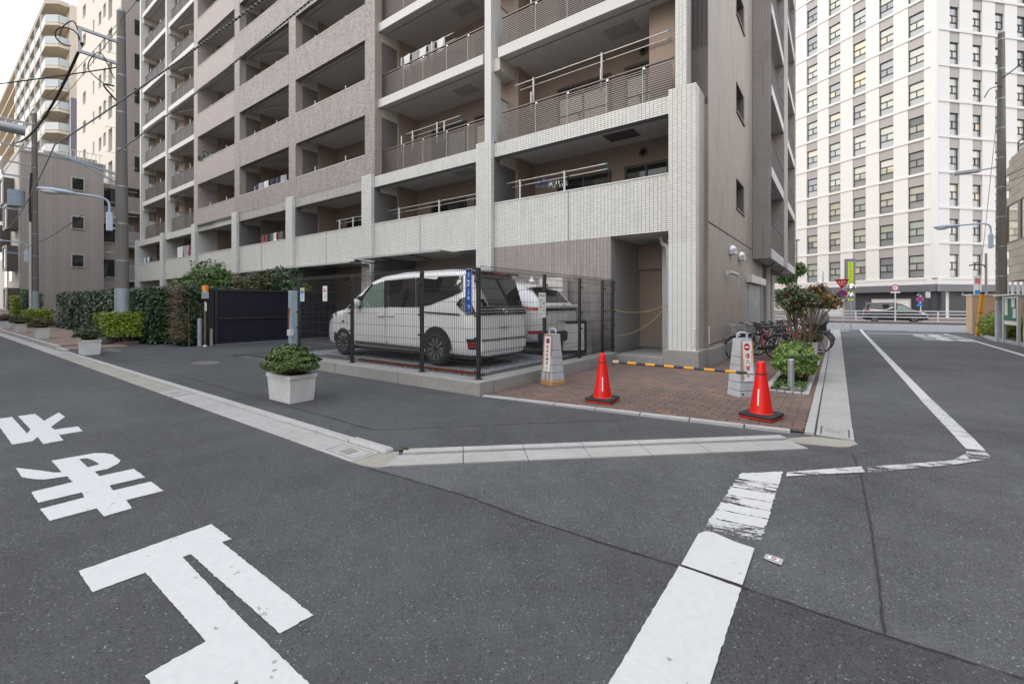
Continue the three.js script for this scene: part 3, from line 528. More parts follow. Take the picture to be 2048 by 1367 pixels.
// ---------- other buildings ----------
mat('panelWhite', [0.8, 0.785, 0.76], { map: T.fine, roughness: 0.55 });
mat('spandrel', [0.42, 0.395, 0.385], { map: T.fine, roughness: 0.5, metalness: 0.2 });
mat('windowFrame', [0.035, 0.036, 0.04], { roughness: 0.4 });
for (const [n, c] of [['A', [0.46, 0.47, 0.38]], ['B', [0.36, 0.4, 0.36]], ['C', [0.24, 0.26, 0.26]], ['D', [0.62, 0.52, 0.33]], ['E', [0.14, 0.16, 0.17]], ['F', [0.52, 0.5, 0.44]]]) mat('pane' + n, c, { roughness: 0.03, clearcoat: 1, clearcoatRoughness: 0.02, ior: 2.2 });
{ // white office block across the avenue: two facades that meet at a blunt corner
  const B = thing('office_building', 'tall white office block with a grid of windows across the avenue', 'building');
  const C = V(9.4, -0.3, -71.4), r1 = -Math.atan2(0.527, 0.85), r2 = Math.atan2(0.723, 0.691), H0 = 4.8, FH = 4.2, N = 11, rr = rng(41);
  const gl = (name, geo, m, rot, s = 0, y = 0, parent = B) => { const o = put(name, geo, m, parent); o.rotation.y = rot; o.position.set(C.x + s * Math.cos(rot), C.y + y, C.z - s * Math.sin(rot)); return o; };
  const facade = (rot, wins, ww, s0, s1) => {
    const edges = [s0, ...wins.flatMap((s) => [s, s + ww]), s1];
    for (let i = 0; i < edges.length; i += 2) gl('pier', box(edges[i], edges[i + 1], H0, H0 + N * FH, -0.8, 0), M.panelWhite, rot);
    for (let k = 0; k <= N; k++) gl('ledge', rbox(s0, s1, -0.2, 0.12, -0.5, 0.1, 0.02, 1), M.panelWhite, rot, 0, H0 + k * FH);
    gl('backing', box(s0, s1, H0, H0 + N * FH, -1.4, -0.85), M.windowFrame, rot);
    const fw = 0.07, top = 2.72, gSp = box(0.02, ww - 0.02, top + 0.12, FH - 0.2, -0.4, -0.07);
    const bars = [[0, ww, 0.13, 0.13 + fw], [0, ww, top, top + fw + 0.05], [0, fw, 0.2, top], [ww - fw, ww, 0.2, top], [fw, ww - fw, 0.98, 1.1], [fw, ww - fw, 1.82, 1.93], [ww * 0.46, ww * 0.46 + 0.06, 1.1, 1.82]];
    const gFr = merge(bars.map(([a, b, c, d]) => box(a, b, c, d, -0.34, -0.2)));
    const gP = [box(fw, ww - fw, 0.2, 0.98, -0.3, -0.27), box(fw, ww * 0.46, 1.1, 1.82, -0.3, -0.27), box(ww * 0.46 + 0.06, ww - fw, 1.1, 1.82, -0.3, -0.27), box(fw, ww - fw, 1.93, top, -0.3, -0.27)];
    for (const s of wins) for (let k = 0; k < N; k++) {
      const y = H0 + k * FH;
      gl('spandrel', gSp, M.spandrel, rot, s, y);
      const f = gl('window', gFr, M.windowFrame, rot, s, y), main = 'AABFBCDFE'[Math.floor(rr() * 9)];
      gP.forEach((g, i) => put('pane', g, M['pane' + (i === 0 ? 'C' : rr() < 0.75 ? main : 'ABCDEF'[Math.floor(rr() * 6)])], f));
    }
  };
  facade(r1, [-18.5, -15.27, -12.1, -8.93, -5.8, -2.67], 1.59, -24, -0.35);
  facade(r2, [2.07, 5.46, 8.85, 12.24, 15.63], 1.47, 0.35, 20);
  gl('corner_panel', new THREE.CylinderGeometry(0.42, 0.42, N * FH, 10).translate(0, H0 + N * FH / 2, -0.42), M.panelWhite, (r1 + r2) / 2);
  // base: fascia, dark canopy, ribbed dark wall, glass entrance
  const dark = mat('darkWall', [0.045, 0.046, 0.058], { roughness: 0.6 }), can = mat('canopy', [0.14, 0.145, 0.16], { roughness: 0.4 });
  for (const [rot, a, b] of [[r1, -24, 0.3], [r2, -0.3, 20]]) {
    gl('fascia', box(a, b, H0 - 0.75, H0 - 0.21, -0.7, 0.05), M.panelWhite, rot);
    gl('canopy', box(a, b, H0 - 1.6, H0 - 0.76, -0.7, 0.2), can, rot);
    gl('base_wall', box(rot === r1 ? -9.5 : a, b, 0, H0 - 1.61, -1.5, -0.6), dark, rot);
    if (rot === r2) for (let i = 0; i < 56; i++) gl('rib', box(0.2, 18, 0.35 + i * 0.05, 0.37 + i * 0.05, -0.6, -0.57), can, rot).userData.kind = 'x';
  }
  B.children.forEach((c) => { if (c.userData.kind === 'x') delete c.userData.kind; });
  gl('base_corner', new THREE.CylinderGeometry(0.9, 0.9, H0 - 1.61, 10).translate(0, (H0 - 1.61) / 2, -1.3), dark, (r1 + r2) / 2);
  gl('entrance_glass', box(-16, -9.6, 0.05, 3.1, -2.6, -2.5), M.paneC, r1);
  for (let i = 0; i < 5; i++) gl('entrance_mullion', box(-16 + i * 1.95, -15.9 + i * 1.95, 0, 3.2, -2.6, -2.4), M.bronze, r1);
  gl('entrance_floor', box(-16, -8, 0, 0.05, -2.5, 0.2), M.paver, r1);
  gl('upper_panel', box(-24, -16.9, H0 - 0.1, H0 + 1.2, -0.2, 0.02), M.frame, r1, 0, 0.3);
  for (let i = 0; i < 7; i++) gl('fin', box(-17.2 - i * 1.1, -17.0 - i * 1.1, H0 - 4, H0 - 0.3, -0.3, 0.12), M.panelWhite, r1);
  gl('glazing', box(-24, -16.9, 0.5, H0 - 0.3, -0.4, -0.35), M.paneA, r1);
  // notice case on the base wall, two wall lamps
  const nb = gl('notice_case', rbox(-6.9, -2.6, 1.15, 2.35, -0.6, -0.42, 0.03), M.creamPaint, r1);
  put('board', box(-6.75, -2.75, 1.3, 2.1, -0.42, -0.41), M.panelWhite, nb); put('poster', box(-5.9, -5.0, 1.6, 1.95, -0.41, -0.405), mat('posterBlue', [0.12, 0.35, 0.5]), nb); put('poster', box(-4.5, -4.0, 1.5, 2.0, -0.41, -0.405), M.galv, nb);
  for (const [rot, s] of [[r1, -1.7], [r2, 4.3]]) gl('wall_lamp', [new THREE.SphereGeometry(0.2, 14, 8, 0, Math.PI * 2, 0, Math.PI / 2).translate(s, 2.75, -0.25), new THREE.CylinderGeometry(0.04, 0.04, 0.3, 8).translate(s, 3.05, -0.25)], M.whitePaint, rot);
  gl('core', box(-24, 0, 0, H0 + N * FH + 0.5, -14, -1.5), M.panelWhite, r1); gl('core', box(0.5, 20, 0, H0 + N * FH + 0.5, -12, -1.5), M.panelWhite, r2);
  base(B, C.x, C.y, C.z);
}
{ // green banner pylon in front of it
  const p = thing('banner_pylon', 'tall grey pylon with a lime green vertical banner', 'sign');
  const px = 1.35, pz = -68.5, y0 = -0.3;
  put('frame', [rbox(px - 0.55, px + 0.55, y0, y0 + 7.3, pz - 0.55, pz - 0.05, 0.04)], mat('pylon', [0.17, 0.18, 0.2], { roughness: 0.4 }), p);
  const b = put('banner', box(px - 0.2, px + 0.35, y0 + 2.1, y0 + 6.9, pz - 0.04, pz + 0.02), mat('lime', [0.42, 0.55, 0.03], { roughness: 0.6 }), p);
  for (let i = 0; i < 16; i++) put('lettering', box(px - 0.02 + (i % 2) * 0.06, px + 0.13 + (i % 3) * 0.03, y0 + 6.6 - i * 0.2, y0 + 6.68 - i * 0.2, pz + 0.021, pz + 0.026), mat('limeDark', [0.2, 0.28, 0.05]), b);
  put('label', box(px - 0.12, px + 0.27, y0 + 2.75, y0 + 3.15, pz + 0.021, pz + 0.027), M.panelWhite, b); put('label', box(px - 0.12, px + 0.27, y0 + 3.25, y0 + 3.6, pz + 0.021, pz + 0.027), M.galv, b);
  base(p, px, y0, pz);
}
{ // beige stone building on the right of the street
  const B = thing('stone_building', 'beige stone-clad building at the right edge with a strip window', 'building');
  const st = [[0.55, 0.47, 0.37], [0.58, 0.5, 0.4], [0.52, 0.45, 0.36]].map((c, i) => mat('stone' + i, c, { map: T.concrete, roughness: 0.8 })), rr = rng(9), X = 7.3;
  put('core', box(X + 0.06, X + 9, 2.6, 9.0, -34.4, 4), st[0], B);
  for (let j = 0; j < 16; j++) for (let i = 0; i < 9; i++) { const y = 2.62 + j * 0.4, z = -34.5 + i * 1.4 + (j % 2) * 0.7; if (j > 4 && j < 10) continue; put('panel', rbox(X, X + 0.055, y, y + 0.388, z, z + 1.388, 0.006, 1), st[Math.floor(rr() * 3)], B); }
  for (let j = 5; j < 10; j++) put('panel', rbox(X, X + 0.055, 2.62 + j * 0.4, 3.008 + j * 0.4, -34.5, -34.35, 0.006, 1), st[j % 3], B);
  const w = put('strip_window', box(X + 0.02, X + 0.05, 4.68, 6.55, -34.3, -20), M.paneD, B);
  put('frame', [box(X - 0.02, X + 0.06, 4.6, 4.68, -34.35, -20), box(X - 0.02, X + 0.06, 6.55, 6.6, -34.35, -20), box(X - 0.02, X + 0.06, 4.68, 6.55, -34.35, -34.28), box(X - 0.02, X + 0.06, 4.68, 6.55, -32.6, -32.2), box(X - 0.02, X + 0.06, 4.68, 6.55, -29.6, -29.4)], M.windowFrame, w);
  put('roof_rail', [0, 0.25, 0.5].map((y) => rod(V(X + 0.2, 9.2 + y, -33.5), V(X + 0.2, 9.2 + y, -10), 0.03)), M.frame, B);
  for (let i = 0; i < 10; i++) put('rail_post', rod(V(X + 0.2, 9.0, -33.5 + i * 2), V(X + 0.2, 9.75, -33.5 + i * 2), 0.03), M.frame, B);
  put('ground_wall', box(X + 2.2, X + 9, -0.4, 2.6, -34, 4), M.creamPaint, B);
  base(B, X + 4, 0, -15);
}
{ // low salmon wall with white pickets behind the hedge
  const w = thing('salmon_wall', 'low salmon-coloured wall with white pickets beyond the round hedge', 'wall');
  put('wall', box(6.7, 16, -0.45, 1.95, -40, -38.4), mat('salmon', [0.62, 0.42, 0.28], { map: T.fine }), w);
  put('coping', box(6.65, 16, 1.95, 2.03, -40.05, -38.35), M.whitePaint, w);
  for (let i = 0; i < 16; i++) put('picket', box(8 + i * 0.22, 8.1 + i * 0.22, 2.03, 2.75, -39, -38.9), M.whitePaint, w);
  base(w, 10, -0.4, -39);
}
{ // grey ribbed mid-rise at the left with its tower
  const B = thing('ribbed_building', 'grey mid-rise with ribbed tile cladding and three small square windows beyond the hedge', 'building');
  mat('ribbed', [0.42, 0.375, 0.36], { map: T.stripeTile, roughness: 0.65 }); mat('darkRib', [0.12, 0.1, 0.1], { map: T.speckTile, roughness: 0.6 }); mat('palePlaster', [0.66, 0.63, 0.6], { map: T.fine });
  put('wall', box(-76, -48, 0, 12.6, -9.3, -4.75), M.ribbed, B); put('roof_coping', box(-76.05, -47.95, 12.6, 12.75, -9.3, -4.7), M.greyPaint, B);
  put('penthouse', box(-60, -50.2, 12.6, 13.5, -9.3, -6.2), M.ribbed, B);
  for (const y of [10.36, 7.34, 4.36]) { const w = put('window', box(-48.02, -47.97, y, y + 0.9, -8.1, -7.45), M.darkGlass, B); put('frame', [box(-48, -47.9, y - 0.06, y, -8.16, -7.39), box(-48, -47.9, y + 0.9, y + 0.96, -8.16, -7.39), box(-48, -47.9, y, y + 0.9, -7.45, -7.39), box(-48, -47.9, y, y + 0.9, -8.16, -8.1)], M.creamPaint, w); }
  for (let i = 0; i < 9; i++) { put('roof_rail_post', rod(V(-48.3, 12.6, -7.2 - i * 0.24), V(-48.3, 13.5, -7.2 - i * 0.24), 0.02), M.whitePaint, B); } put('roof_rail', rod(V(-48.3, 13.5, -7.1), V(-48.3, 13.5, -9.3), 0.025), M.whitePaint, B);
  // stair and corridor part
  put('wall', box(-60, -49.3, 0, 11.5, -10.7, -9.3), M.ribbed, B);
  for (const y of [9.6, 6.6, 3.6]) { const w = put('window', box(-49.32, -49.27, y, y + 1.55, -10.6, -9.35), M.darkGlass, B); put('sill', box(-49.3, -49.2, y - 0.1, y, -10.65, -9.32), M.greyPaint, w); }
  put('corridor_back', box(-60, -51.2, 0, 11.5, -30, -10.7), M.brownWall, B);
  for (const y of [0.6, 3.5, 6.5, 9.5]) { put('corridor_parapet', box(-49.8, -49.6, y, y + 1.25, -30, -10.7), M.ribbed, B); put('corridor_slab', box(-51.2, -49.6, y - 0.15, y, -30, -10.7), M.ceiling, B); const d = put('corridor_door', box(-51.2, -51.12, y, y + 2.0, -12.0, -11.2), M.creamPaint, B); put('handle', box(-51.12, -51.05, y + 0.95, y + 1.05, -11.4, -11.3), M.steel, d); }
  // bay boxes on the street side
  for (const [x0, x1, y0, y1] of [[-50.2, -48.4, 6.9, 8.7], [-52.6, -50.6, 9.0, 11.0], [-50.6, -48.6, 3.9, 5.7], [-54.6, -52.8, 5.6, 7.6], [-57, -55, 8.4, 10.4], [-50, -48.3, 1.0, 2.6]]) { const b = put('bay_box', box(x0, x1, y0, y1, -4.75, -4.15), M.darkRib, B); put('window', box(x0 + 0.35, x1 - 0.35, y0 + 0.2, y1 - 0.2, -4.16, -4.13), M.darkGlass, b); put('surround', [box(x0, x1, y1 - 0.14, y1 + 0.02, -4.15, -4.08), box(x0, x1, y0 - 0.02, y0 + 0.14, -4.15, -4.08), box(x0, x0 + 0.2, y0 + 0.14, y1 - 0.14, -4.15, -4.08), box(x1 - 0.2, x1, y0 + 0.14, y1 - 0.14, -4.15, -4.08)], M.palePlaster, b); }
  put('street_wall', box(-76, -48.35, 0.2, 12.5, -4.75, -4.7), M.palePlaster, B);
  for (const [x0, x1, y0] of [[-53, -51.4, 3.2], [-56, -54.4, 2.8], [-59, -57, 5.2], [-59, -57.2, 11], [-62, -60, 8]]) put('window', box(x0, x1, y0, y0 + 1.6, -4.7, -4.66), M.darkGlass, B);
  put('planter_wall', box(-60, -49, 0, 1.0, -4.7, -4.4), M.darkRib, B);
  base(B, -58, 0, -10);
}
{
  const B = thing('pale_tower', 'pale plastered tower with small scattered windows behind the left utility pole', 'building');
  mat('towerPale', [0.72, 0.67, 0.61], { map: T.fine, roughness: 0.8 });
  // front wall with real openings
  const wins = [];
  for (let k = 0; k < 12; k++) { const y = 13.2 + 3 * k; wins.push([-63.7, -62.4, y, y + 1.25], [-59.35, -58.8, y - 0.1, y + 1.2], [-57.1, -56.1, y - 0.2, y + 1.05], [-55.4, -54.5, y - 0.1, y + 1.15], [-53.6, -52.3, y - 1, y + 1.1]); }
  const s = new THREE.Shape([[-66.5, 11.5], [-49.5, 11.5], [-49.5, 50], [-66.5, 50]].map((p) => new THREE.Vector2(...p)));
  for (const [a, b, c, d] of wins) s.holes.push(new THREE.Path([[a, c], [b, c], [b, d], [a, d]].map((p) => new THREE.Vector2(...p))));
  put('wall', metricUV(new THREE.ExtrudeGeometry(s, { depth: 0.5, bevelEnabled: false }).translate(0, 0, -11.2)), M.towerPale, B);
  for (const [a, b, c, d] of wins) { const w = put('window', box(a, b, c, d, -11.1, -11.05), M.darkGlass, B); put('frame', [box(a, b, c, c + 0.08, -11.05, -10.98), box(a, b, d - 0.08, d, -11.05, -10.98), box(a, a + 0.07, c + 0.08, d - 0.08, -11.05, -10.98), box(b - 0.07, b, c + 0.08, d - 0.08, -11.05, -10.98)], M.galv, w); }
  put('core', box(-66.5, -49.52, 11.5, 50, -30, -11.21), M.towerPale, B);
  put('side_wall', box(-49.52, -49.45, 11.5, 50, -30, -10.75), M.ribbed, B);
  for (let k = 0; k < 12; k++) put('side_window', box(-49.45, -49.4, 13 + 3 * k, 14.3 + 3 * k, -11.95, -11.6), M.darkGlass, B);
  base(B, -58, 0, -20);
}
{
  const B = thing('balcony_tower', 'far tower with rounded corner balconies at the upper left', 'building');
  mat('farCream', [0.7, 0.6, 0.48], { map: T.fine, roughness: 0.8 }); mat('frosted', [0.5, 0.55, 0.56], { roughness: 0.25 }); mat('slate', [0.2, 0.19, 0.23], { map: T.fine });
  const outline = (o, y, h) => flat([[-150, -11.1 + o], [-88.8 + o * 0.4, -11.1 + o], [-87.4 + o, -12.2 + o * 0.4], [-87.4 + o, -13.3], [-88.5, -13.3], [-90, -15.5], [-150, -15.5]], y, [], h);
  for (let k = 0; k < 15; k++) {
    const y = 1.6 + 3 * k;
    put('slab', outline(0, y, 0.35), M.farCream, B);
    if (k < 14) { const r = put('balustrade', [box(-120, -88.9, y + 0.12, y + 1.15, -11.2, -11.13), bar(V(-88.85, y + 0.63, -11.2), V(-87.5, y + 0.63, -12.25), 0.06, 1.03)], k > 9 ? M.frosted : M.whitePaint, B); put('side_glass', box(-87.5, -87.44, y + 0.12, y + 1.15, -13.3, -12.3), M.frosted, r);
      for (let i = 0; i < 6; i++) put('divider', box(-92.6 - i * 5, -92.4 - i * 5, y, y + 2.66, -15.5, -11.05), M.whitePaint, B); }
  }
  put('core', box(-150, -90, 0, 43.5, -24, -14.6), M.farCream, B);
  put('side_wall', box(-89.9, -86.9, 0, 30.5, -24, -13.35), M.slate, B); put('side_wall', box(-89.9, -86.9, 30.5, 43.6, -24, -13.35), M.farCream, B); put('wall_edge', box(-87.2, -86.88, 0, 43.6, -13.36, -13.3), M.whitePaint, B);
  put('roof', outline(0.05, 43.9, 0.3), M.whitePaint, B);
  base(B, -95, 0, -14);
}
{ // houses of the near sides of both streets, behind the camera: they close the street canyon and show in the windows opposite
  for (const [x0, x1, z0, z1, h, n, l] of [[-60, -16, 7.5, 18, 16, 'flats_building', 'plain pale block of flats across the left street, behind the camera'], [9, 26, 8, 24, 22, 'flats_building', 'tall pale block of flats at the corner behind the camera']]) {
    const B = thing(n, l, 'building');
    put('wall', box(x0, x1, 0, h, z0, z1), M.farCream, B); put('roof', box(x0 - 0.2, x1 + 0.2, h, h + 0.3, z0 - 0.2, z1 + 0.2), M.ceiling, B);
    for (let k = 0; k * 3 + 3 < h; k++) for (let x = x0 + 1; x + 2 < x1; x += 4) put('window', box(x, x + 1.8, 1 + 3 * k, 2.5 + 3 * k, z0 - 0.03, z0), M.darkGlass, B);
    base(B, (x0 + x1) / 2, 0, (z0 + z1) / 2);
  }
}

// ---------- vehicles ----------
mat('carWhite', [0.78, 0.79, 0.8], { roughness: 0.28, clearcoat: 1, clearcoatRoughness: 0.03 });
mat('carBlack', [0.012, 0.011, 0.012], { roughness: 0.25, clearcoat: 1, clearcoatRoughness: 0.02 });
mat('tint', [0.012, 0.013, 0.014], { roughness: 0.03, clearcoat: 1, clearcoatRoughness: 0.02 });
mat('clearGlass', [0.82, 0.92, 0.88], { roughness: 0.02, transmission: 0.85, thickness: 0 });
mat('greenGlass', [0.16, 0.24, 0.2], { roughness: 0.03, clearcoat: 1, clearcoatRoughness: 0.02 });
mat('gloss', [0.02, 0.02, 0.022], { roughness: 0.12, clearcoat: 1 });
mat('chrome', [0.75, 0.75, 0.76], { roughness: 0.12, metalness: 1 });
mat('redLamp', [0.42, 0.008, 0.01], { roughness: 0.15, clearcoat: 1 });
mat('rimSilver', [0.5, 0.5, 0.52], { roughness: 0.25, metalness: 0.9 });
const lerpList = (t, s) => { for (let i = 1; i < t.length; i++) if (s <= t[i][0]) { const [a, b] = t[i - 1], [c, d] = t[i]; return b + (d - b) * (s - a) / (c - a); } return t.at(-1)[1]; };
function car(P) { // s runs from the tail (0) to the nose (L); local x = -s, z to the car's left
  const N = 56, ring = [], L = P.L, half = (s) => { const e = Math.min(s, L - s), r = s < L / 2 ? P.rearRound : P.noseRound; return P.W / 2 * (e < r ? 1 - P.pinch * Math.pow(1 - e / r, 2.2) : 1); };
  const tilt = (y) => lerpList(P.tilt, y), bot = P.bot ?? 0.22;
  const xOf = (s, y) => { const t = tilt(y), n = P.noseTilt ? lerpList(P.noseTilt, y) : 0; return -(t + s * (L - t - n) / L); };
  const zAt = (s, y) => { const h = half(s), yt = lerpList(P.top, s); if (y <= P.belt) return h * (1 - 0.05 * Math.pow(clamp((P.belt - y - 0.35) / 0.5, 0, 1), 2)); return h * (1 - P.tumble * (y - P.belt) / (P.H - P.belt)); };
  const pos = [], idx = [], M_ = 15;
  for (let i = 0; i <= N; i++) {
    const f = i / N, s = L * (0.5 - 0.5 * Math.cos(Math.PI * f)) * 0.55 + L * f * 0.45, yt = lerpList(P.top, s), sh = Math.max(yt - 0.16, bot + 0.2), ys = [];
    for (let j = 0; j < 11; j++) ys.push([bot + 0.05 + (sh - bot - 0.05) * j / 10, 1]);
    const pts = [[bot, half(s) * 0.8], ...ys.map(([y]) => [y, zAt(s, y)])], zs = zAt(s, sh);
    pts.push([sh + (yt - sh) * 0.55, zs * 0.965], [sh + (yt - sh) * 0.88, zs * 0.87], [yt, zs * 0.62], [yt + 0.012, 0]);
    for (const sg of [1]) for (const [y, z] of pts) pos.push(xOf(s, y), y, z);
    for (const [y, z] of [...pts].reverse()) pos.push(xOf(s, y), y, -z);
    ring.push(pts.length * 2);
  }
  const R = ring[0];
  for (let i = 0; i < N; i++) for (let j = 0; j < R; j++) { const a = i * R + j, b = i * R + (j + 1) % R, c = a + R, d = b + R; idx.push(a, c, b, b, c, d); }
  const shell = new THREE.BufferGeometry(); shell.setAttribute('position', new THREE.Float32BufferAttribute(pos, 3)); shell.setIndex(idx); shell.computeVertexNormals();
  const cap = (i, flip) => { const v = []; for (let j = 0; j < R / 2 - 1; j++) { const a = i * R + j, b = a + 1, c = i * R + R - 1 - j, d = c - 1; for (const k of flip ? [a, b, c, b, d, c] : [a, c, b, b, c, d]) v.push(pos[k * 3], pos[k * 3 + 1], pos[k * 3 + 2]); } const g = new THREE.BufferGeometry(); g.setAttribute('position', new THREE.Float32BufferAttribute(v, 3)); g.computeVertexNormals(); return g; };
  const geo = merge([shell, cap(0, false), cap(N, true)]);
  const side = (poly, sg, off = 0.008) => { // panel lying on the body side
    const fine = []; poly.forEach((p, i) => { const q = poly[(i + 1) % poly.length]; for (let k = 0; k < 4; k++) fine.push(new THREE.Vector2(p[0] + (q[0] - p[0]) * k / 4, p[1] + (q[1] - p[1]) * k / 4)); });
    let tri = [...clean(new THREE.ShapeGeometry(new THREE.Shape(fine))).attributes.position.array];
    for (let it = 0; it < 2; it++) { const o = []; for (let i = 0; i < tri.length; i += 9) { const A = tri.slice(i, i + 2), B = tri.slice(i + 3, i + 5), C = tri.slice(i + 6, i + 8), m = (p, q) => [(p[0] + q[0]) / 2, (p[1] + q[1]) / 2], D = m(A, B), E = m(B, C), F = m(C, A); for (const p of [A, D, F, D, B, E, F, E, C, D, E, F]) o.push(p[0], p[1], 0); } tri = o; }
    const g = new THREE.BufferGeometry(); g.setAttribute('position', new THREE.Float32BufferAttribute(tri, 3)); const a = g.attributes.position; for (let i = 0; i < a.count; i++) { const s = a.getX(i), y = a.getY(i); a.setXYZ(i, xOf(s, y), y, sg * (zAt(s, y) + off)); } g.computeVertexNormals(); return clean(g);
  };
  const rear = (poly, off = 0.01, sAt = 0) => { const g = new THREE.ShapeGeometry(new THREE.Shape(poly.map((p) => new THREE.Vector2(...p)))), a = g.attributes.position; for (let i = 0; i < a.count; i++) { const z = a.getX(i), y = a.getY(i); a.setXYZ(i, xOf(sAt, y) + off, y, z); } g.computeVertexNormals(); return clean(g); };
  return { geo, side, rear, zAt, xOf };
}
function wheel(parent, x, y, z, r, sg, spokes, rimMat) {
  const w = put('wheel', new THREE.TorusGeometry(r - 0.075, 0.085, 10, 36).scale(1, 1, 1.25).translate(0, 0, 0), M.rubber, parent); w.position.set(x, y, z);
  put('rim', [new THREE.CylinderGeometry(r - 0.12, r - 0.12, 0.12, 28, 1, false).rotateX(Math.PI / 2), new THREE.TorusGeometry(r - 0.115, 0.014, 6, 32).translate(0, 0, sg * 0.075)], M.gloss, w);
  for (let k = 0; k < spokes; k++) { const a = k / spokes * Math.PI * 2; put('spoke', [new THREE.BoxGeometry(r * 0.66, 0.028, 0.03).translate(r * 0.36, 0, sg * 0.075).rotateZ(a), new THREE.BoxGeometry(r * 0.6, 0.02, 0.02).translate(r * 0.38, 0, sg * 0.08).rotateZ(a + 0.16)], rimMat, w); }
  put('hub', new THREE.CylinderGeometry(0.05, 0.06, 0.04, 16).rotateX(Math.PI / 2).translate(0, 0, sg * 0.085), M.gloss, w);
  return w;
}
const arch = (x, y, r, z, sg) => { const s = new THREE.Shape(); s.absarc(0, 0, r, -0.12, Math.PI + 0.12, false); return clean(new THREE.ShapeGeometry(s, 24).translate(x, y, sg * z)); };
{ // white minivan on the front pallet
  const v = thing('parked_minivan', 'white minivan parked behind the front fence, nose to the left', 'car', 'cars on the parking lift');
  const P = { L: 5.05, W: 1.76, H: 1.9, belt: 1.12, tumble: 0.15, rearRound: 0.35, noseRound: 0.75, pinch: 0.2, tilt: [[0, 0.03], [0.5, 0], [1.05, 0.04], [1.78, 0.26], [2, 0.3]], noseTilt: [[0, 0.02], [0.5, 0], [0.8, 0.04], [1.2, 0.05]], top: [[0, 1.8], [0.1, 1.86], [0.6, 1.9], [2.0, 1.9], [2.8, 1.83], [3.14, 1.74], [3.6, 1.48], [4.0, 1.22], [4.22, 1.11], [4.7, 1.04], [4.92, 0.92], [5.0, 0.78], [5.05, 0.6]] };
  const c = car(P);
  put('body', c.geo, M.carWhite, v);
  for (const sg of [1, -1]) {
    put('front_door_window', c.side([[2.62, 1.14], [2.66, 1.7], [3.02, 1.64], [3.32, 1.4], [3.5, 1.13]], sg), M.greenGlass, v);
    put('quarter_window', c.side([[3.6, 1.12], [3.4, 1.4], [3.58, 1.38], [4.0, 1.1]], sg), M.tint, v);
    put('sliding_door_window', c.side([[1.56, 1.14], [1.56, 1.74], [2.5, 1.72], [2.44, 1.14]], sg), M.tint, v);
    put('rear_side_window', c.side([[0.22, 1.44], [0.18, 1.74], [0.85, 1.74], [0.92, 1.69], [1.42, 1.74], [1.42, 1.15], [1.15, 1.18], [0.85, 1.26], [0.5, 1.35]], sg), M.tint, v);
    put('rear_pillar_panel', c.side([[0.05, 1.02], [0.12, 1.36], [0.3, 1.3], [0.42, 1.2], [0.2, 1.0]], sg), M.gloss, v);
    put('pillar', c.side([[2.45, 1.13], [2.51, 1.73], [2.65, 1.71], [2.61, 1.13]], sg, 0.006), M.gloss, v); put('pillar', c.side([[1.43, 1.14], [1.43, 1.74], [1.55, 1.74], [1.55, 1.14]], sg, 0.006), M.gloss, v); put('pillar', c.side([[3.5, 1.12], [3.33, 1.4], [3.03, 1.65], [3.12, 1.66], [3.42, 1.42], [3.62, 1.12]], sg, 0.006), M.gloss, v);
    put('slide_rail', c.side([[0.35, 1.02], [1.42, 1.06], [1.42, 1.03], [0.35, 0.99]], sg, 0.012), M.gloss, v);
    for (const s of [1.46, 2.55]) put('door_seam', c.side([[s, 0.35], [s, 1.13], [s + 0.012, 1.13], [s + 0.012, 0.35]], sg, 0.006), M.frame, v);
    put('door_seam', c.side([[4.0, 0.4], [4.05, 0.95], [4.062, 0.95], [4.012, 0.4]], sg, 0.006), M.frame, v);
    for (const s of [2.4, 2.72]) put('door_handle', rbox(-s - 0.12, -s + 0.12, 0.94, 0.98, sg * 0.875, sg * 0.915, 0.014, 2), M.carWhite, v);
    put('side_marker', c.side([[4.1, 0.8], [4.18, 0.83], [4.22, 0.79], [4.14, 0.77]], sg, 0.014), M.gloss, v);
    const m = put('door_mirror', new THREE.SphereGeometry(0.12, 14, 10).scale(0.8, 0.85, 1).translate(-3.48, 1.22, sg * 0.99), M.carWhite, v); put('mirror_foot', rod(V(-3.46, 1.12, sg * 0.84), V(-3.48, 1.16, sg * 0.97), 0.04), M.gloss, m);
    put('headlamp', c.side([[4.45, 0.93], [4.4, 1.0], [4.78, 0.96], [4.95, 0.86], [4.8, 0.84]], sg, 0.01), M.chrome, v);
    put('tail_reflector', c.side([[0.03, 0.36], [0.03, 0.56], [0.24, 0.56], [0.2, 0.36]], sg, 0.012), M.gloss, v);
    for (const y of [0.4, 0.455]) put('tail_lamp', c.side([[0.04, y], [0.04, y + 0.035], [0.2, y + 0.035], [0.2, y]], sg, 0.018), M.redLamp, v);
    for (const s of [1.02, 4.15]) { put('wheel_arch', arch(-s, 0.36, 0.41, (s > 4 ? 0.862 : 0.884), sg), M.black, v); wheel(v, -s, 0.33, sg * 0.8, 0.33, sg, 10, M.rimSilver); }
    put('sill', c.side([[1.5, 0.26], [1.5, 0.33], [3.7, 0.36], [3.7, 0.28]], sg, 0.012), M.frame, v);
  }
  const rw = put('rear_window', c.rear([[-0.7, 1.16], [0.7, 1.16], [0.66, 1.72], [-0.66, 1.72]]), M.tint, v); put('wiper', rod(V(-0.1, 1.18, 0.0), V(-0.14, 1.42, -0.3), 0.012), M.black, rw);
  put('spoiler', rbox(-0.42, -0.12, 1.78, 1.84, -0.66, 0.66, 0.025), M.gloss, v); put('brake_lamp', box(-0.125, -0.115, 1.79, 1.815, -0.2, 0.2), M.redLamp, v);
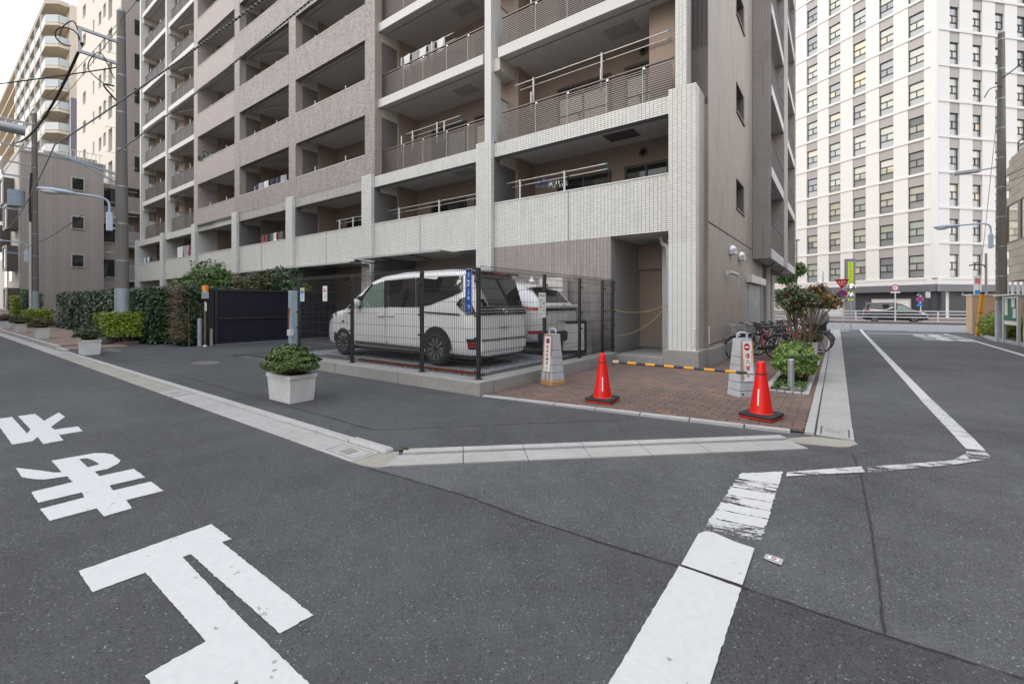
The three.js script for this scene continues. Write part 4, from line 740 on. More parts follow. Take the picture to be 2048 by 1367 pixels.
  put('garnish', c.rear([[-0.78, 1.0], [0.78, 1.0], [0.74, 1.15], [-0.74, 1.15]], 0.015), M.gloss, v); put('trim_bar', [rod(V(-0.0, 1.1, -0.74), V(-0.0, 1.1, 0.74), 0.014), rod(V(0.0, 1.05, -0.76), V(0.0, 1.05, 0.76), 0.01)], M.chrome, v);
  put('emblem', [new THREE.TorusGeometry(0.06, 0.008, 6, 24).scale(1, 0.75, 1).rotateY(Math.PI / 2).translate(0.015, 1.075, 0), new THREE.TorusGeometry(0.035, 0.007, 6, 20).scale(0.6, 1, 1).rotateY(Math.PI / 2).translate(0.015, 1.075, 0)], M.chrome, v);
  put('number_plate', rbox(0.005, 0.02, 0.76, 0.925, -0.17, 0.17, 0.004), M.panelWhite, v);
  put('rear_bumper', rbox(-0.12, 0.03, 0.3, 0.52, -0.72, 0.72, 0.05), M.carWhite, v); put('bumper_seam', box(0.0, 0.034, 0.528, 0.54, -0.72, 0.72), M.frame, v);
  put('underbody', box(-4.7, -0.15, 0.16, 0.26, -0.72, 0.72), M.black, v);
  v.position.set(-5.28, 0.24, -6.95);
}
{ // white sport utility car on the rear pallet
  const v = thing('parked_suv', 'white sport utility car behind the minivan, tail towards us', 'car', 'cars on the parking lift');
  const P = { L: 4.85, W: 1.9, H: 1.68, belt: 1.08, tumble: 0.24, rearRound: 0.6, noseRound: 0.9, pinch: 0.26, tilt: [[0, 0.12], [0.45, 0.02], [0.85, 0], [1.05, 0.1], [1.5, 0.55], [2, 0.8]], top: [[0, 1.4], [0.3, 1.55], [0.9, 1.66], [2.0, 1.68], [2.8, 1.6], [3.5, 1.2], [4.2, 1.0], [4.7, 0.85], [4.85, 0.6]] };
  const c = car(P);
  put('body', c.geo, M.carWhite, v);
  for (const sg of [1, -1]) {
    put('side_window', c.side([[0.9, 1.2], [1.2, 1.5], [2.0, 1.55], [2.7, 1.48], [3.2, 1.14]], sg), M.tint, v);
    put('rear_quarter', c.side([[0.25, 1.36], [0.5, 1.46], [0.95, 1.5], [0.6, 1.3]], sg), M.gloss, v);
    put('tail_lamp', c.side([[0.0, 0.93], [0.02, 1.0], [0.75, 1.06], [0.3, 0.95]], sg, 0.015), M.redLamp, v);
    for (const s of [0.98, 3.85]) { put('wheel_arch', arch(-s, 0.38, 0.45, 0.96, sg), M.black, v); wheel(v, -s, 0.37, sg * 0.84, 0.37, sg, 5, M.rimSilver); }
    put('rear_corner_lamp', c.side([[0.05, 0.42], [0.05, 0.5], [0.35, 0.48], [0.3, 0.42]], sg, 0.012), M.redLamp, v);
  }
  put('rear_window', c.rear([[-0.62, 1.12], [0.62, 1.12], [0.55, 1.42], [-0.55, 1.42]]), M.tint, v);
  put('spoiler', rbox(-0.62, -0.3, 1.46, 1.51, -0.62, 0.62, 0.02), M.carWhite, v);
  put('tail_lamp_bar', c.rear([[-0.8, 0.93], [0.8, 0.93], [0.78, 0.985], [-0.78, 0.985]], 0.02), M.gloss, v);
  put('tailgate_lip', rbox(-0.06, 0.05, 0.99, 1.07, -0.72, 0.72, 0.03), M.carWhite, v);
  put('emblem', new THREE.TorusGeometry(0.055, 0.01, 6, 22).rotateY(Math.PI / 2).translate(0.05, 1.03, 0), M.chrome, v);
  put('number_plate', rbox(0.0, 0.03, 0.7, 0.865, -0.17, 0.17, 0.004), M.panelWhite, v);
  put('rear_bumper', rbox(-0.15, 0.02, 0.22, 0.46, -0.82, 0.82, 0.05), M.black, v);
  put('roof_fin', new THREE.ConeGeometry(0.05, 0.14, 8).scale(1.8, 1, 0.6).translate(-0.85, 1.7, 0), M.carWhite, v);
  put('underbody', box(-4.4, -0.2, 0.16, 0.26, -0.75, 0.75), M.black, v);
  v.position.set(-5.15, 0.36, -8.98);
}
{ // black minivan driving along the avenue
  const v = thing('driving_minivan', 'black minivan driving to the right on the avenue behind the guard rail', 'car');
  const P = { L: 4.95, W: 1.86, H: 1.94, belt: 1.15, tumble: 0.15, rearRound: 0.35, noseRound: 0.7, pinch: 0.2, tilt: [[0, 0.05], [0.5, 0], [1.05, 0.05], [1.8, 0.28], [2, 0.3]], top: [[0, 1.82], [0.1, 1.9], [0.6, 1.94], [2.2, 1.93], [2.9, 1.82], [3.6, 1.4], [4.05, 1.16], [4.6, 1.0], [4.85, 0.85], [4.95, 0.6]] };
  const c = car(P); put('body', c.geo, M.carBlack, v);
  for (const sg of [1, -1]) {
    put('front_door_window', c.side([[2.6, 1.18], [2.66, 1.68], [3.0, 1.62], [3.7, 1.18]], sg), M.greenGlass, v);
    put('rear_side_window', c.side([[0.3, 1.35], [0.25, 1.74], [2.2, 1.74], [2.1, 1.5], [1.7, 1.3], [1.2, 1.25]], sg), M.tint, v);
    put('chrome_trim', c.side([[0.3, 1.3], [1.2, 1.2], [1.75, 1.25], [2.2, 1.5], [2.3, 1.5], [1.85, 1.2], [1.2, 1.15], [0.3, 1.25]], sg, 0.012), M.chrome, v);
    put('tail_lamp', c.side([[0.02, 1.15], [0.05, 1.32], [0.5, 1.28], [0.3, 1.18]], sg, 0.014), M.redLamp, v);
    put('headlamp', c.side([[4.3, 0.92], [4.25, 1.0], [4.6, 0.95], [4.85, 0.85], [4.6, 0.82]], sg, 0.012), M.chrome, v);
    put('pillar_trim', c.side([[2.4, 1.2], [2.45, 1.7], [2.52, 1.7], [2.5, 1.2]], sg, 0.01), M.bronze, v);
    for (const s of [0.95, 3.95]) { put('wheel_arch', arch(-s, 0.36, 0.4, 0.935, sg), M.black, v); wheel(v, -s, 0.34, sg * 0.85, 0.34, sg, 8, M.rimSilver); }
  }
  put('windscreen', c.rear([[-0.65, 1.2], [0.65, 1.2], [0.6, 1.66], [-0.6, 1.66]], 0.012, 3.3), M.tint, v);
  put('roof_trim', rbox(-2.6, -0.2, 1.935, 1.955, -0.6, 0.6, 0.01), M.chrome, v);
  put('grille', box(-4.98, -4.85, 0.4, 0.85, -0.5, 0.5), M.chrome, v);
  put('underbody', box(-4.6, -0.2, 0.16, 0.26, -0.75, 0.75), M.black, v);
  v.rotation.y = Math.PI; v.position.set(2.2, -0.375, -58.8);
}

// ---------- lettering ----------
const STROKES = {
  '止': [[50, 10, 50, 90], [50, 45, 82, 45], [25, 40, 25, 90], [8, 90, 92, 90]], '二': [[20, 25, 80, 25], [8, 80, 92, 80]], '丁': [[8, 18, 92, 18], [52, 18, 52, 85, 36, 78]],
  '目': [[22, 8, 22, 92], [22, 8, 78, 8, 78, 92], [22, 36, 78, 36], [22, 64, 78, 64], [22, 92, 78, 92]],
  '泉': [[50, 2, 44, 12], [25, 12, 25, 48], [25, 12, 75, 12, 75, 48], [25, 30, 75, 30], [25, 48, 75, 48], [50, 48, 50, 95], [14, 60, 40, 60, 12, 92], [60, 72, 92, 92], [84, 54, 62, 70]],
  '竜': [[50, 2, 50, 12], [18, 14, 82, 14], [34, 18, 40, 30], [66, 18, 60, 30], [6, 34, 94, 34], [24, 42, 24, 76], [24, 42, 76, 42, 76, 76], [24, 58, 76, 58], [24, 76, 76, 76], [50, 42, 50, 92, 92, 92, 92, 80]],
  '車': [[14, 14, 86, 14], [22, 28, 22, 64], [22, 28, 78, 28, 78, 64], [22, 46, 78, 46], [22, 64, 78, 64], [4, 80, 96, 80], [50, 4, 50, 98]],
  '駐': [[8, 8, 8, 58], [8, 8, 46, 8], [8, 24, 44, 24], [8, 41, 44, 41], [27, 8, 27, 58], [8, 58, 48, 58, 44, 92, 36, 90], [10, 70, 6, 86], [20, 70, 20, 84], [30, 70, 33, 82], [70, 2, 78, 14], [56, 22, 98, 22], [58, 54, 96, 54], [52, 90, 100, 90], [77, 22, 77, 90]],
  '輪': [[4, 14, 46, 14], [8, 28, 8, 60], [8, 28, 42, 28, 42, 60], [8, 44, 42, 44], [8, 60, 42, 60], [2, 76, 48, 76], [25, 4, 25, 98], [74, 2, 50, 36], [74, 2, 100, 34], [62, 32, 86, 32], [54, 46, 54, 98], [54, 46, 96, 46, 96, 98], [54, 70, 96, 70], [68, 46, 68, 96], [82, 46, 82, 96]],
  '禁': [[6, 16, 46, 16], [26, 4, 26, 44], [26, 18, 6, 40], [28, 20, 46, 36], [54, 16, 96, 16], [75, 4, 75, 44], [75, 18, 54, 40], [77, 20, 98, 38], [24, 52, 76, 52], [8, 66, 92, 66], [50, 66, 50, 98, 42, 94], [30, 76, 16, 92], [70, 76, 86, 92]],
  '進': [[10, 6, 20, 18], [4, 36, 22, 36, 10, 62, 24, 70], [4, 80, 20, 76, 40, 92, 98, 92], [54, 4, 36, 40], [48, 22, 48, 82], [70, 6, 62, 20], [48, 24, 96, 24], [48, 42, 92, 42], [48, 60, 92, 60], [48, 80, 98, 80], [71, 24, 71, 80]],
  '入': [[38, 8, 52, 16, 6, 92], [52, 18, 70, 60, 96, 92]], '台': [[48, 4, 22, 40, 78, 36], [64, 22, 86, 46], [24, 54, 24, 92], [24, 54, 76, 54, 76, 92], [24, 90, 76, 90]],
  '東': [[10, 16, 90, 16], [22, 30, 22, 62], [22, 30, 78, 30, 78, 62], [22, 46, 78, 46], [22, 62, 78, 62], [50, 4, 50, 98], [46, 64, 8, 92], [54, 64, 92, 92]], '区': [[10, 10, 94, 10], [14, 10, 14, 90, 96, 90], [74, 24, 30, 78], [32, 30, 78, 76]],
  'ま': [[12, 20, 88, 20], [16, 44, 84, 44], [52, 4, 52, 84, 36, 94, 22, 84, 30, 70, 52, 72, 84, 92]], 'れ': [[28, 4, 28, 96], [8, 28, 40, 26, 8, 74], [30, 50, 60, 24, 68, 40, 66, 80, 78, 90, 96, 74]],
};
function drawChar(c, ch, x, y, w, h, color, lw) { c.strokeStyle = color; c.lineWidth = lw ?? w * 0.11; c.lineCap = 'butt'; c.lineJoin = 'miter'; for (const s of STROKES[ch] ?? []) { c.beginPath(); for (let i = 0; i < s.length; i += 2) { const px = x + s[i] / 100 * w, py = y + s[i + 1] / 100 * h; i ? c.lineTo(px, py) : c.moveTo(px, py); } c.stroke(); } }
function canvasTex(w, h, draw) { const cv = document.createElement('canvas'); cv.width = w; cv.height = h; const c = cv.getContext('2d'); draw(c, w, h); const t = new THREE.CanvasTexture(cv); t.colorSpace = THREE.SRGBColorSpace; return t; }
function print(name, w, h, tex) { const m = mat(name, [0.92, 0.92, 0.92], { map: tex, roughness: 0.5 }); return m; }
const noPark = (c, x, y, r) => { c.fillStyle = '#d01020'; c.beginPath(); c.arc(x, y, r, 0, 7); c.fill(); c.fillStyle = '#1550b8'; c.beginPath(); c.arc(x, y, r * 0.74, 0, 7); c.fill(); c.strokeStyle = '#d01020'; c.lineWidth = r * 0.24; c.beginPath(); c.moveTo(x - r * 0.55, y - r * 0.55); c.lineTo(x + r * 0.55, y + r * 0.55); c.stroke(); };
const smallText = (c, x, y0, y1, col, seed) => { const r = rng(seed); c.strokeStyle = col; for (let y = y0; y < y1; y += 13) { c.lineWidth = 2.5; for (let k = 0; k < 4; k++) { c.beginPath(); c.moveTo(x + r() * 12, y + r() * 10); c.lineTo(x + r() * 12, y + r() * 10); c.stroke(); } } };
print('signNoParking', 1, 1, canvasTex(160, 520, (c, w, h) => { c.fillStyle = '#f2f4f6'; c.fillRect(0, 0, w, h); noPark(c, 84, 66, 44); [...'駐車駐輪禁止'].forEach((k, i) => drawChar(c, k, 55, 130 + i * 61, 56, 50, '#c01226', 7)); smallText(c, 14, 200, 480, '#3a4a60', 3); }));
print('signNoEntry', 1, 1, canvasTex(160, 520, (c, w, h) => { c.fillStyle = '#f2f4f6'; c.fillRect(0, 0, w, h); c.fillStyle = '#c8101e'; c.beginPath(); c.arc(76, 70, 48, 0, 7); c.fill(); c.fillStyle = '#fff'; c.fillRect(42, 60, 68, 20); [...'進入禁止'].forEach((k, i) => drawChar(c, k, 44, 148 + i * 82, 70, 68, '#c8101e', 9)); smallText(c, 132, 130, 330, '#303a50', 5); smallText(c, 14, 230, 480, '#303a50', 6); }));
print('plateAddress', 1, 1, canvasTex(120, 720, (c, w, h) => { c.fillStyle = '#0d3f96'; c.fillRect(0, 0, w, h); [...'台東区'].forEach((k, i) => drawChar(c, k, 46, 50 + i * 30, 32, 26, '#e8eef4', 3.5)); [...'竜泉'].forEach((k, i) => drawChar(c, k, 30, 175 + i * 66, 54, 54, '#f4f8fa', 5)); [...'二丁目'].forEach((k, i) => drawChar(c, k, 32, 320 + i * 66, 52, 56, '#f4f8fa', 6)); drawChar(c, '', 0, 0, 1, 1); c.strokeStyle = '#f4f8fa'; c.lineWidth = 7; c.beginPath(); c.moveTo(38, 622); c.lineTo(38, 604); c.lineTo(82, 604); c.lineTo(60, 670); c.stroke(); smallText(c, 10, 30, 300, '#b8cce8', 8); }));
print('signStop', 1, 1, canvasTex(256, 224, (c, w, h) => { c.fillStyle = '#c8141c'; c.fillRect(0, 0, w, h); [...'止まれ'].forEach((k, i) => drawChar(c, k, 62 + i * 46, 34, 40, 46, '#fff', 6)); c.fillStyle = '#fff'; c.font = 'bold 34px sans-serif'; c.textAlign = 'center'; c.fillText('STOP', 128, 122); }));
print('signRound', 1, 1, canvasTex(128, 128, (c) => { c.fillStyle = '#fff'; c.fillRect(0, 0, 128, 128); noPark(c, 64, 64, 62); }));
print('signLimit', 1, 1, canvasTex(128, 128, (c) => { c.fillStyle = '#c8141c'; c.fillRect(0, 0, 128, 128); c.fillStyle = '#fff'; c.beginPath(); c.arc(64, 64, 44, 0, 7); c.fill(); c.strokeStyle = '#2360b0'; c.lineWidth = 11; c.beginPath(); c.arc(52, 64, 16, 0.6, 5.2); c.stroke(); c.beginPath(); c.moveTo(72, 84); c.lineTo(72, 52); c.lineTo(90, 62); c.stroke(); }));
print('noticeGreen', 1, 1, canvasTex(180, 480, (c) => { c.fillStyle = '#eef1ee'; c.fillRect(0, 0, 180, 480); c.fillStyle = '#2a9a60'; for (let i = 0; i < 14; i++) c.fillRect(12 + (i % 7) * 22, 30 + Math.floor(i / 7) * 26, 16, 18); c.fillStyle = '#667'; for (let i = 0; i < 22; i++) c.fillRect(20 + (i % 2) * 76, 130 + Math.floor(i / 2) * 28, 58, i % 5 ? 4 : 16); }));
print('noticeBlue', 1, 1, canvasTex(160, 280, (c) => { c.fillStyle = '#d8ecf4'; c.fillRect(0, 0, 160, 280); c.fillStyle = '#c8d838'; c.fillRect(40, 0, 110, 40); c.fillStyle = '#1f88c0'; c.fillRect(14, 50, 132, 70); c.fillStyle = '#2c68a8'; for (let i = 0; i < 9; i++) c.fillRect(24 + (i * 37) % 70, 130 + i * 12, 60, 8); c.fillStyle = '#d03048'; c.fillRect(80, 60, 30, 24); c.fillStyle = '#a890a8'; c.fillRect(20, 250, 120, 8); }));
print('noticeRed', 1, 1, canvasTex(160, 280, (c) => { c.fillStyle = '#f0f0ea'; c.fillRect(0, 0, 160, 280); c.fillStyle = '#d02030'; c.fillRect(40, 40, 60, 20); c.fillRect(30, 78, 100, 26); c.fillStyle = '#556'; for (let i = 0; i < 5; i++) c.fillRect(50, 140 + i * 24, 60 + (i % 3) * 10, i === 2 ? 12 : 5); }));
const sheet = (w, h) => clean(new THREE.PlaneGeometry(w, h));
function panel(name, w, h, t, front, edge, parent) { // thin board with a printed face towards +z
  const p = put(name, rbox(-w / 2, w / 2, -h / 2, h / 2, -t, 0, Math.min(0.003, t / 3), 1), edge, parent); const f = put('print', sheet(w * 0.985, h * 0.99), front, p); f.position.z = 0.0015; return p;
}

// ---------- fenced parking lift ----------
{
  const c = thing('concrete_curb', 'low concrete curb wall carrying the mesh fence', 'curb');
  const cut = [-4.45, -6.4, -8.4, -10.5]; for (let i = 0; i < 3; i++) put('curb_block', rbox(cut[i + 1] + 0.006, i ? cut[i] : cut[0], -0.1, 0.23, -5.57, -5.22, 0.02), M.concrete, c);
  const cz = [-5.575, -7.4, -9.1, -10.55]; for (let i = 0; i < 3; i++) put('curb_block', rbox(-4.8, -4.45, -0.2, 0.228, cz[i + 1] + 0.006, cz[i], 0.02), M.concrete, c);
  base(c, -6, 0, -5.4);
  const f = thing('mesh_fence', 'dark welded mesh fence with square posts around the parking lift', 'fence');
  const wire = (a, b, r = 0.0026) => bar(a, b, r * 2, r * 2);
  const meshPanel = (ax, az, bx, bz, nx, nz) => {
    const L = Math.hypot(bx - ax, bz - az), n = Math.round(L / 0.05), g = [];
    for (let i = 0; i <= n; i++) { const x = ax + (bx - ax) * i / n, z = az + (bz - az) * i / n; for (const [y0, o0, y1, o1] of [[0.27, 0, 0.5, 0], [0.5, 0, 0.55, 0.03], [0.55, 0.03, 0.6, 0], [0.6, 0, 1.92, 0], [1.92, 0, 1.99, 0.05], [1.99, 0.05, 2.06, 0]]) g.push(wire(V(x + nx * o0, y0, z + nz * o0), V(x + nx * o1, y1, z + nz * o1))); }
    for (const [y, o] of [[0.3, 0], [0.5, 0], [0.6, 0], [0.82, 0], [1.04, 0], [1.26, 0], [1.48, 0], [1.7, 0], [1.92, 0], [1.99, 0.05], [2.06, 0]]) g.push(wire(V(ax + nx * (o + 0.005), y, az + nz * (o + 0.005)), V(bx + nx * (o + 0.005), y, bz + nz * (o + 0.005)), 0.003));
    put('mesh_panel', g, M.charcoal, f).userData.kind = 'stuff';
  };
  const px = [-4.65, -5.98, -8.09, -10.2], pz = [-5.42, -7.42, -8.9, -10.1, -10.72];
  for (let i = 0; i < 3; i++) meshPanel(px[i], -5.38, px[i + 1], -5.38, 0, 1);
  for (let i = 0; i < 4; i++) meshPanel(-4.61, pz[i], -4.61, pz[i + 1], 1, 0);
  meshPanel(-4.65, -10.72, -4.95, -10.72, 0, 1);
  for (const x of px) { const p = put('post', rbox(x - 0.03, x + 0.03, 0.2, 2.03, -5.45, -5.39, 0.006, 1), M.charcoal, f); for (const y of [0.34, 0.88, 1.24, 1.8]) put('clamp', rbox(x - 0.05, x + 0.05, y, y + 0.03, -5.385, -5.36, 0.004, 1), M.black, p); put('base_plate', rbox(x - 0.05, x + 0.05, 0.232, 0.245, -5.48, -5.37, 0.003, 1), M.charcoal, p); }
  for (const z of pz.slice(1)) { const p = put('post', rbox(-4.68, -4.62, 0.1, 2.03, z - 0.03, z + 0.03, 0.006, 1), M.charcoal, f); for (const y of [0.34, 0.88, 1.24, 1.8]) put('clamp', rbox(-4.615, -4.59, y, y + 0.03, z - 0.05, z + 0.05, 0.004, 1), M.black, p); }
  base(f, -6, 0, -6.5);
  const hang = (name, label, cat, w, h, m, x, y, z, ry) => { const o = panel(name, w, h, 0.006, m, M.panelWhite); tag(o, label, cat); o.name = numbered(name); o.position.set(x, y, z); o.rotation.y = ry; return o; };
  const hung = (o) => o;
  hang('address_plate', 'narrow blue address plate hung on the fence by the corner post', 'sign', 0.125, 0.71, M.plateAddress, -4.79, 1.66, -5.34, 0);
  hang('fence_notice', 'tall white notice with a green heading on the side fence', 'notice', 0.26, 0.48, M.noticeGreen, -4.575, 1.42, -7.22, Math.PI / 2);
  hang('fence_notice', 'small blue and yellow flyer at the left end of the front fence', 'notice', 0.17, 0.31, M.noticeBlue, -9.93, 1.66, -5.35, 0);
  hang('fence_notice', 'small white flyer with red words on the front fence', 'notice', 0.17, 0.33, M.noticeRed, -8.99, 1.67, -5.35, 0);
}
mat('rust', [0.2, 0.055, 0.02], { map: T.dirty, roughness: 0.95 });
mat('rustyGalv', [1, 1, 1], { roughness: 0.7, map: (() => { // pale zinc paint eaten by ragged rust below its upper edge
  const a = smoothNoise(401, 60), b = smoothNoise(402, 16);
  return dataTex(512, (u, v) => { const edge = 0.1 * Math.pow(b(u * 3, 0.3), 1.5) + 0.3 * a(u * 4, v * 0.25) * Math.pow(b(u * 2, 0.7), 2), d = 1 - v; const r = d < edge * 0.9 + 0.05; const n = 0.85 + 0.15 * a(u, v * 3); return r ? [0.52 * n, 0.24 * n, 0.1] : [0.55 * n, 0.63 * n, 0.69 * n]; }, 1);
})() });
{
  const l = thing('parking_lift', 'galvanised car lift pallets and frame under the parked cars', 'parking lift');
  const bar1 = put('side_beam', rbox(-12.2, -8.35, -0.02, 0.26, -5.84, -5.72, 0.01), M.galv, l);
  const rg_ = new THREE.BoxGeometry(3.45, 0.3, 0.12).translate(-6.6, 0.11, -5.78); { const u = rg_.attributes.uv; for (let i = 0; i < u.count; i++) u.setX(i, u.getX(i) * 2.2); }
  put('rusty_beam', rg_, M.rustyGalv, l); put('rust_flange', rbox(-8.3, -4.87, 0.262, 0.28, -5.745, -5.71, 0.004, 1), M.rust, l); put('rust_flange', rbox(-9.6, -8.36, 0.262, 0.272, -5.74, -5.71, 0.003, 1), M.rust, l);
  put('pallet', box(-10.8, -4.95, 0.16, 0.235, -7.9, -5.86), M.galv, l);
  put('pallet', box(-10.6, -4.95, 0.12, 0.235, -10.0, -8.0), M.galv, l);
  put('side_beam', rbox(-10.8, -4.9, 0.0, 0.34, -8.02, -7.92, 0.01), M.galv, l); put('side_beam', rbox(-10.8, -4.9, 0.0, 0.34, -10.12, -10.02, 0.01), M.galv, l);
  put('pit_floor', box(-13.3, -4.82, 0.005, 0.02, -10.5, -5.6), M.iron, l);
  put('end_plate', rbox(-5.0, -4.86, 0.02, 0.28, -7.8, -5.95, 0.01), M.galv, l); put('end_plate', rbox(-5.0, -4.86, 0.02, 0.24, -9.9, -8.1, 0.01), M.charcoal, l);
  put('floor_line', [box(-13.2, -10.9, 0.021, 0.024, -6.2, -6.12), box(-14.0, -13.4, 0.021, 0.024, -7.3, -6.9)], M.paint, l);
  base(l, -8, 0, -8);
  const k = thing('control_cabinet', 'white louvred cabinet against the wall behind the sport utility car', 'cabinet');
  put('body', rbox(-6.7, -5.95, 0.3, 2.16, -10.7, -10.4, 0.01), M.panelWhite, k); for (let i = 0; i < 3; i++) put('groove', box(-6.69, -5.96, 0.9 + i * 0.42, 0.92 + i * 0.42, -10.4, -10.394), M.frame, k); base(k, -6.3, 0, -10.55);
  const h = thing('leaning_hatch', 'pale framed hatch panel leaning in the corner of the fence', 'hatch');
  put('panel', rbox(-0.28, 0.28, 0.08, 0.72, -0.02, 0.02, 0.008), M.panelWhite, h); put('frame', [box(-0.33, 0.33, 0.72, 0.78, -0.03, 0.03), box(-0.33, 0.33, 0.02, 0.08, -0.03, 0.03), box(-0.33, -0.28, 0.08, 0.72, -0.03, 0.03), box(0.28, 0.33, 0.08, 0.72, -0.03, 0.03)], M.black, h);
  put('stand', rbox(-0.3, 0.45, -0.24, 0.06, -0.4, -0.04, 0.01), M.galv, h); put('side_plate', rbox(0.36, 0.5, -0.1, 0.85, -0.35, -0.05, 0.01), M.galv, h); h.position.set(-5.05, 0.26, -9.35); h.rotation.y = 0.9;
  const b = thing('steel_post', 'stout blue-grey steel post with rust at the lift entrance', 'post');
  put('post', rbox(-13.3, -13.08, 0, 1.84, -6.95, -6.73, 0.01), mat('bluePaint', [0.36, 0.46, 0.56], { map: T.dirty, roughness: 0.6 }), b); put('rust_patch', [rbox(-13.303, -13.24, 0.5, 1.3, -6.727, -6.72, 0.002, 1), rbox(-13.303, -13.2, 1.15, 1.32, -6.727, -6.722, 0.002, 1)], M.rust, b);
  put('sensor', rbox(-13.12, -12.95, 0.5, 0.68, -6.72, -6.6, 0.01), M.whitePaint, b); put('cable', rod(V(-13.06, 0.68, -6.66), V(-13.06, 1.8, -6.68), 0.012), M.galv, b); base(b, -13.2, 0, -6.85);
}
{ // dark corrugated gate at the left end of the forecourt
  const g = thing('corrugated_gate', 'tall dark corrugated metal gate beside the hedge', 'gate'); mat('gateBlack', [0.02, 0.021, 0.036], { roughness: 0.4, metalness: 0.3 });
  put('sheet', box(-17.56, -17.53, 0.04, 1.94, -10.6, -6.35), M.gateBlack, g);
  const rib = clean(new RoundedBoxGeometry(0.012, 1.8, 0.05, 1, 0.005)); for (let i = 0; i < 47; i++) put('rib', rib, M.gateBlack, g).position.set(-17.528, 0.97, -6.42 - i * 0.09);
  put('frame', [box(-17.56, -17.47, 1.9, 1.97, -10.6, -6.3), box(-17.56, -17.47, 0.02, 0.07, -10.6, -6.3), box(-17.56, -17.46, 0.9, 0.95, -10.6, -6.3), box(-17.56, -17.46, 0.02, 1.97, -6.36, -6.28)], M.charcoal, g);
  put('meeting_post', rbox(-17.56, -17.43, 0.02, 2.0, -9.06, -8.98, 0.01), M.charcoal, g); put('latch', [rbox(-17.45, -17.4, 0.98, 1.1, -9.12, -8.92, 0.01), rod(V(-17.42, 0.1, -9.15), V(-17.42, 0.7, -9.15), 0.015)], M.black, g); put('side_box', box(-17.75, -17.45, 0, 1.97, -6.25, -6.05), M.black, g); put('track', box(-17.4, -17.3, 0.012, 0.03, -10.6, -6.2), M.galv, g);
  base(g, -17.5, 0, -8);
  const b = thing('warning_beacon', 'slim post with an orange warning beacon beside the gate', 'beacon');
  put('post', cyl(-17.35, 0, 1.55, -5.95, 0.04, 0.04, 12), M.bronze, b); put('control_box', rbox(-17.45, -17.25, 1.62, 1.84, -6.03, -5.87, 0.01), M.greyPaint, b); put('sticker', box(-17.31, -17.305, 1.2, 1.5, -5.98, -5.92), M.noticeRed, b);
  put('collar', cyl(-17.35, 1.84, 1.9, -5.95, 0.085, 0.085, 16), M.whitePaint, b); put('lamp', new THREE.CylinderGeometry(0.1, 0.11, 0.17, 20).translate(-17.35, 1.985, -5.95), mat('orangeLens', [0.85, 0.26, 0.01], { roughness: 0.2, clearcoat: 1 }), b); put('foot', cyl(-17.35, 0, 0.04, -5.95, 0.09, 0.06, 12), M.steel, b); base(b, -17.35, 0, -5.95);
  const p = thing('steel_bollard', 'waist-high silver bollard beside the warning beacon', 'bollard'); put('tube', cyl(-17.5, 0, 0.95, -5.84, 0.075, 0.075, 16), M.galv, p); put('stake', box(-17.28, -17.2, 0, 0.6, -6.12, -6.06), M.concrete, p); base(p, -17.5, 0, -5.84);
  const q = thing('steel_bollard', 'knee-high silver bollard on the planting strip', 'bollard'); put('tube', cyl(-0.62, -0.05, 0.5, -8.85, 0.05, 0.05, 18), M.galv, q); put('cap', new THREE.SphereGeometry(0.05, 18, 6, 0, 7, 0, Math.PI / 2).scale(1, 0.35, 1).translate(-0.62, 0.5, -8.85), M.steel, q); put('ring', cyl(-0.62, 0.43, 0.45, -8.85, 0.052, 0.052, 18), M.steel, q); put('footing', cyl(-0.62, -0.04, 0.03, -8.85, 0.17, 0.16, 20), M.concrete, q); base(q, -0.62, 0, -8.85);
}
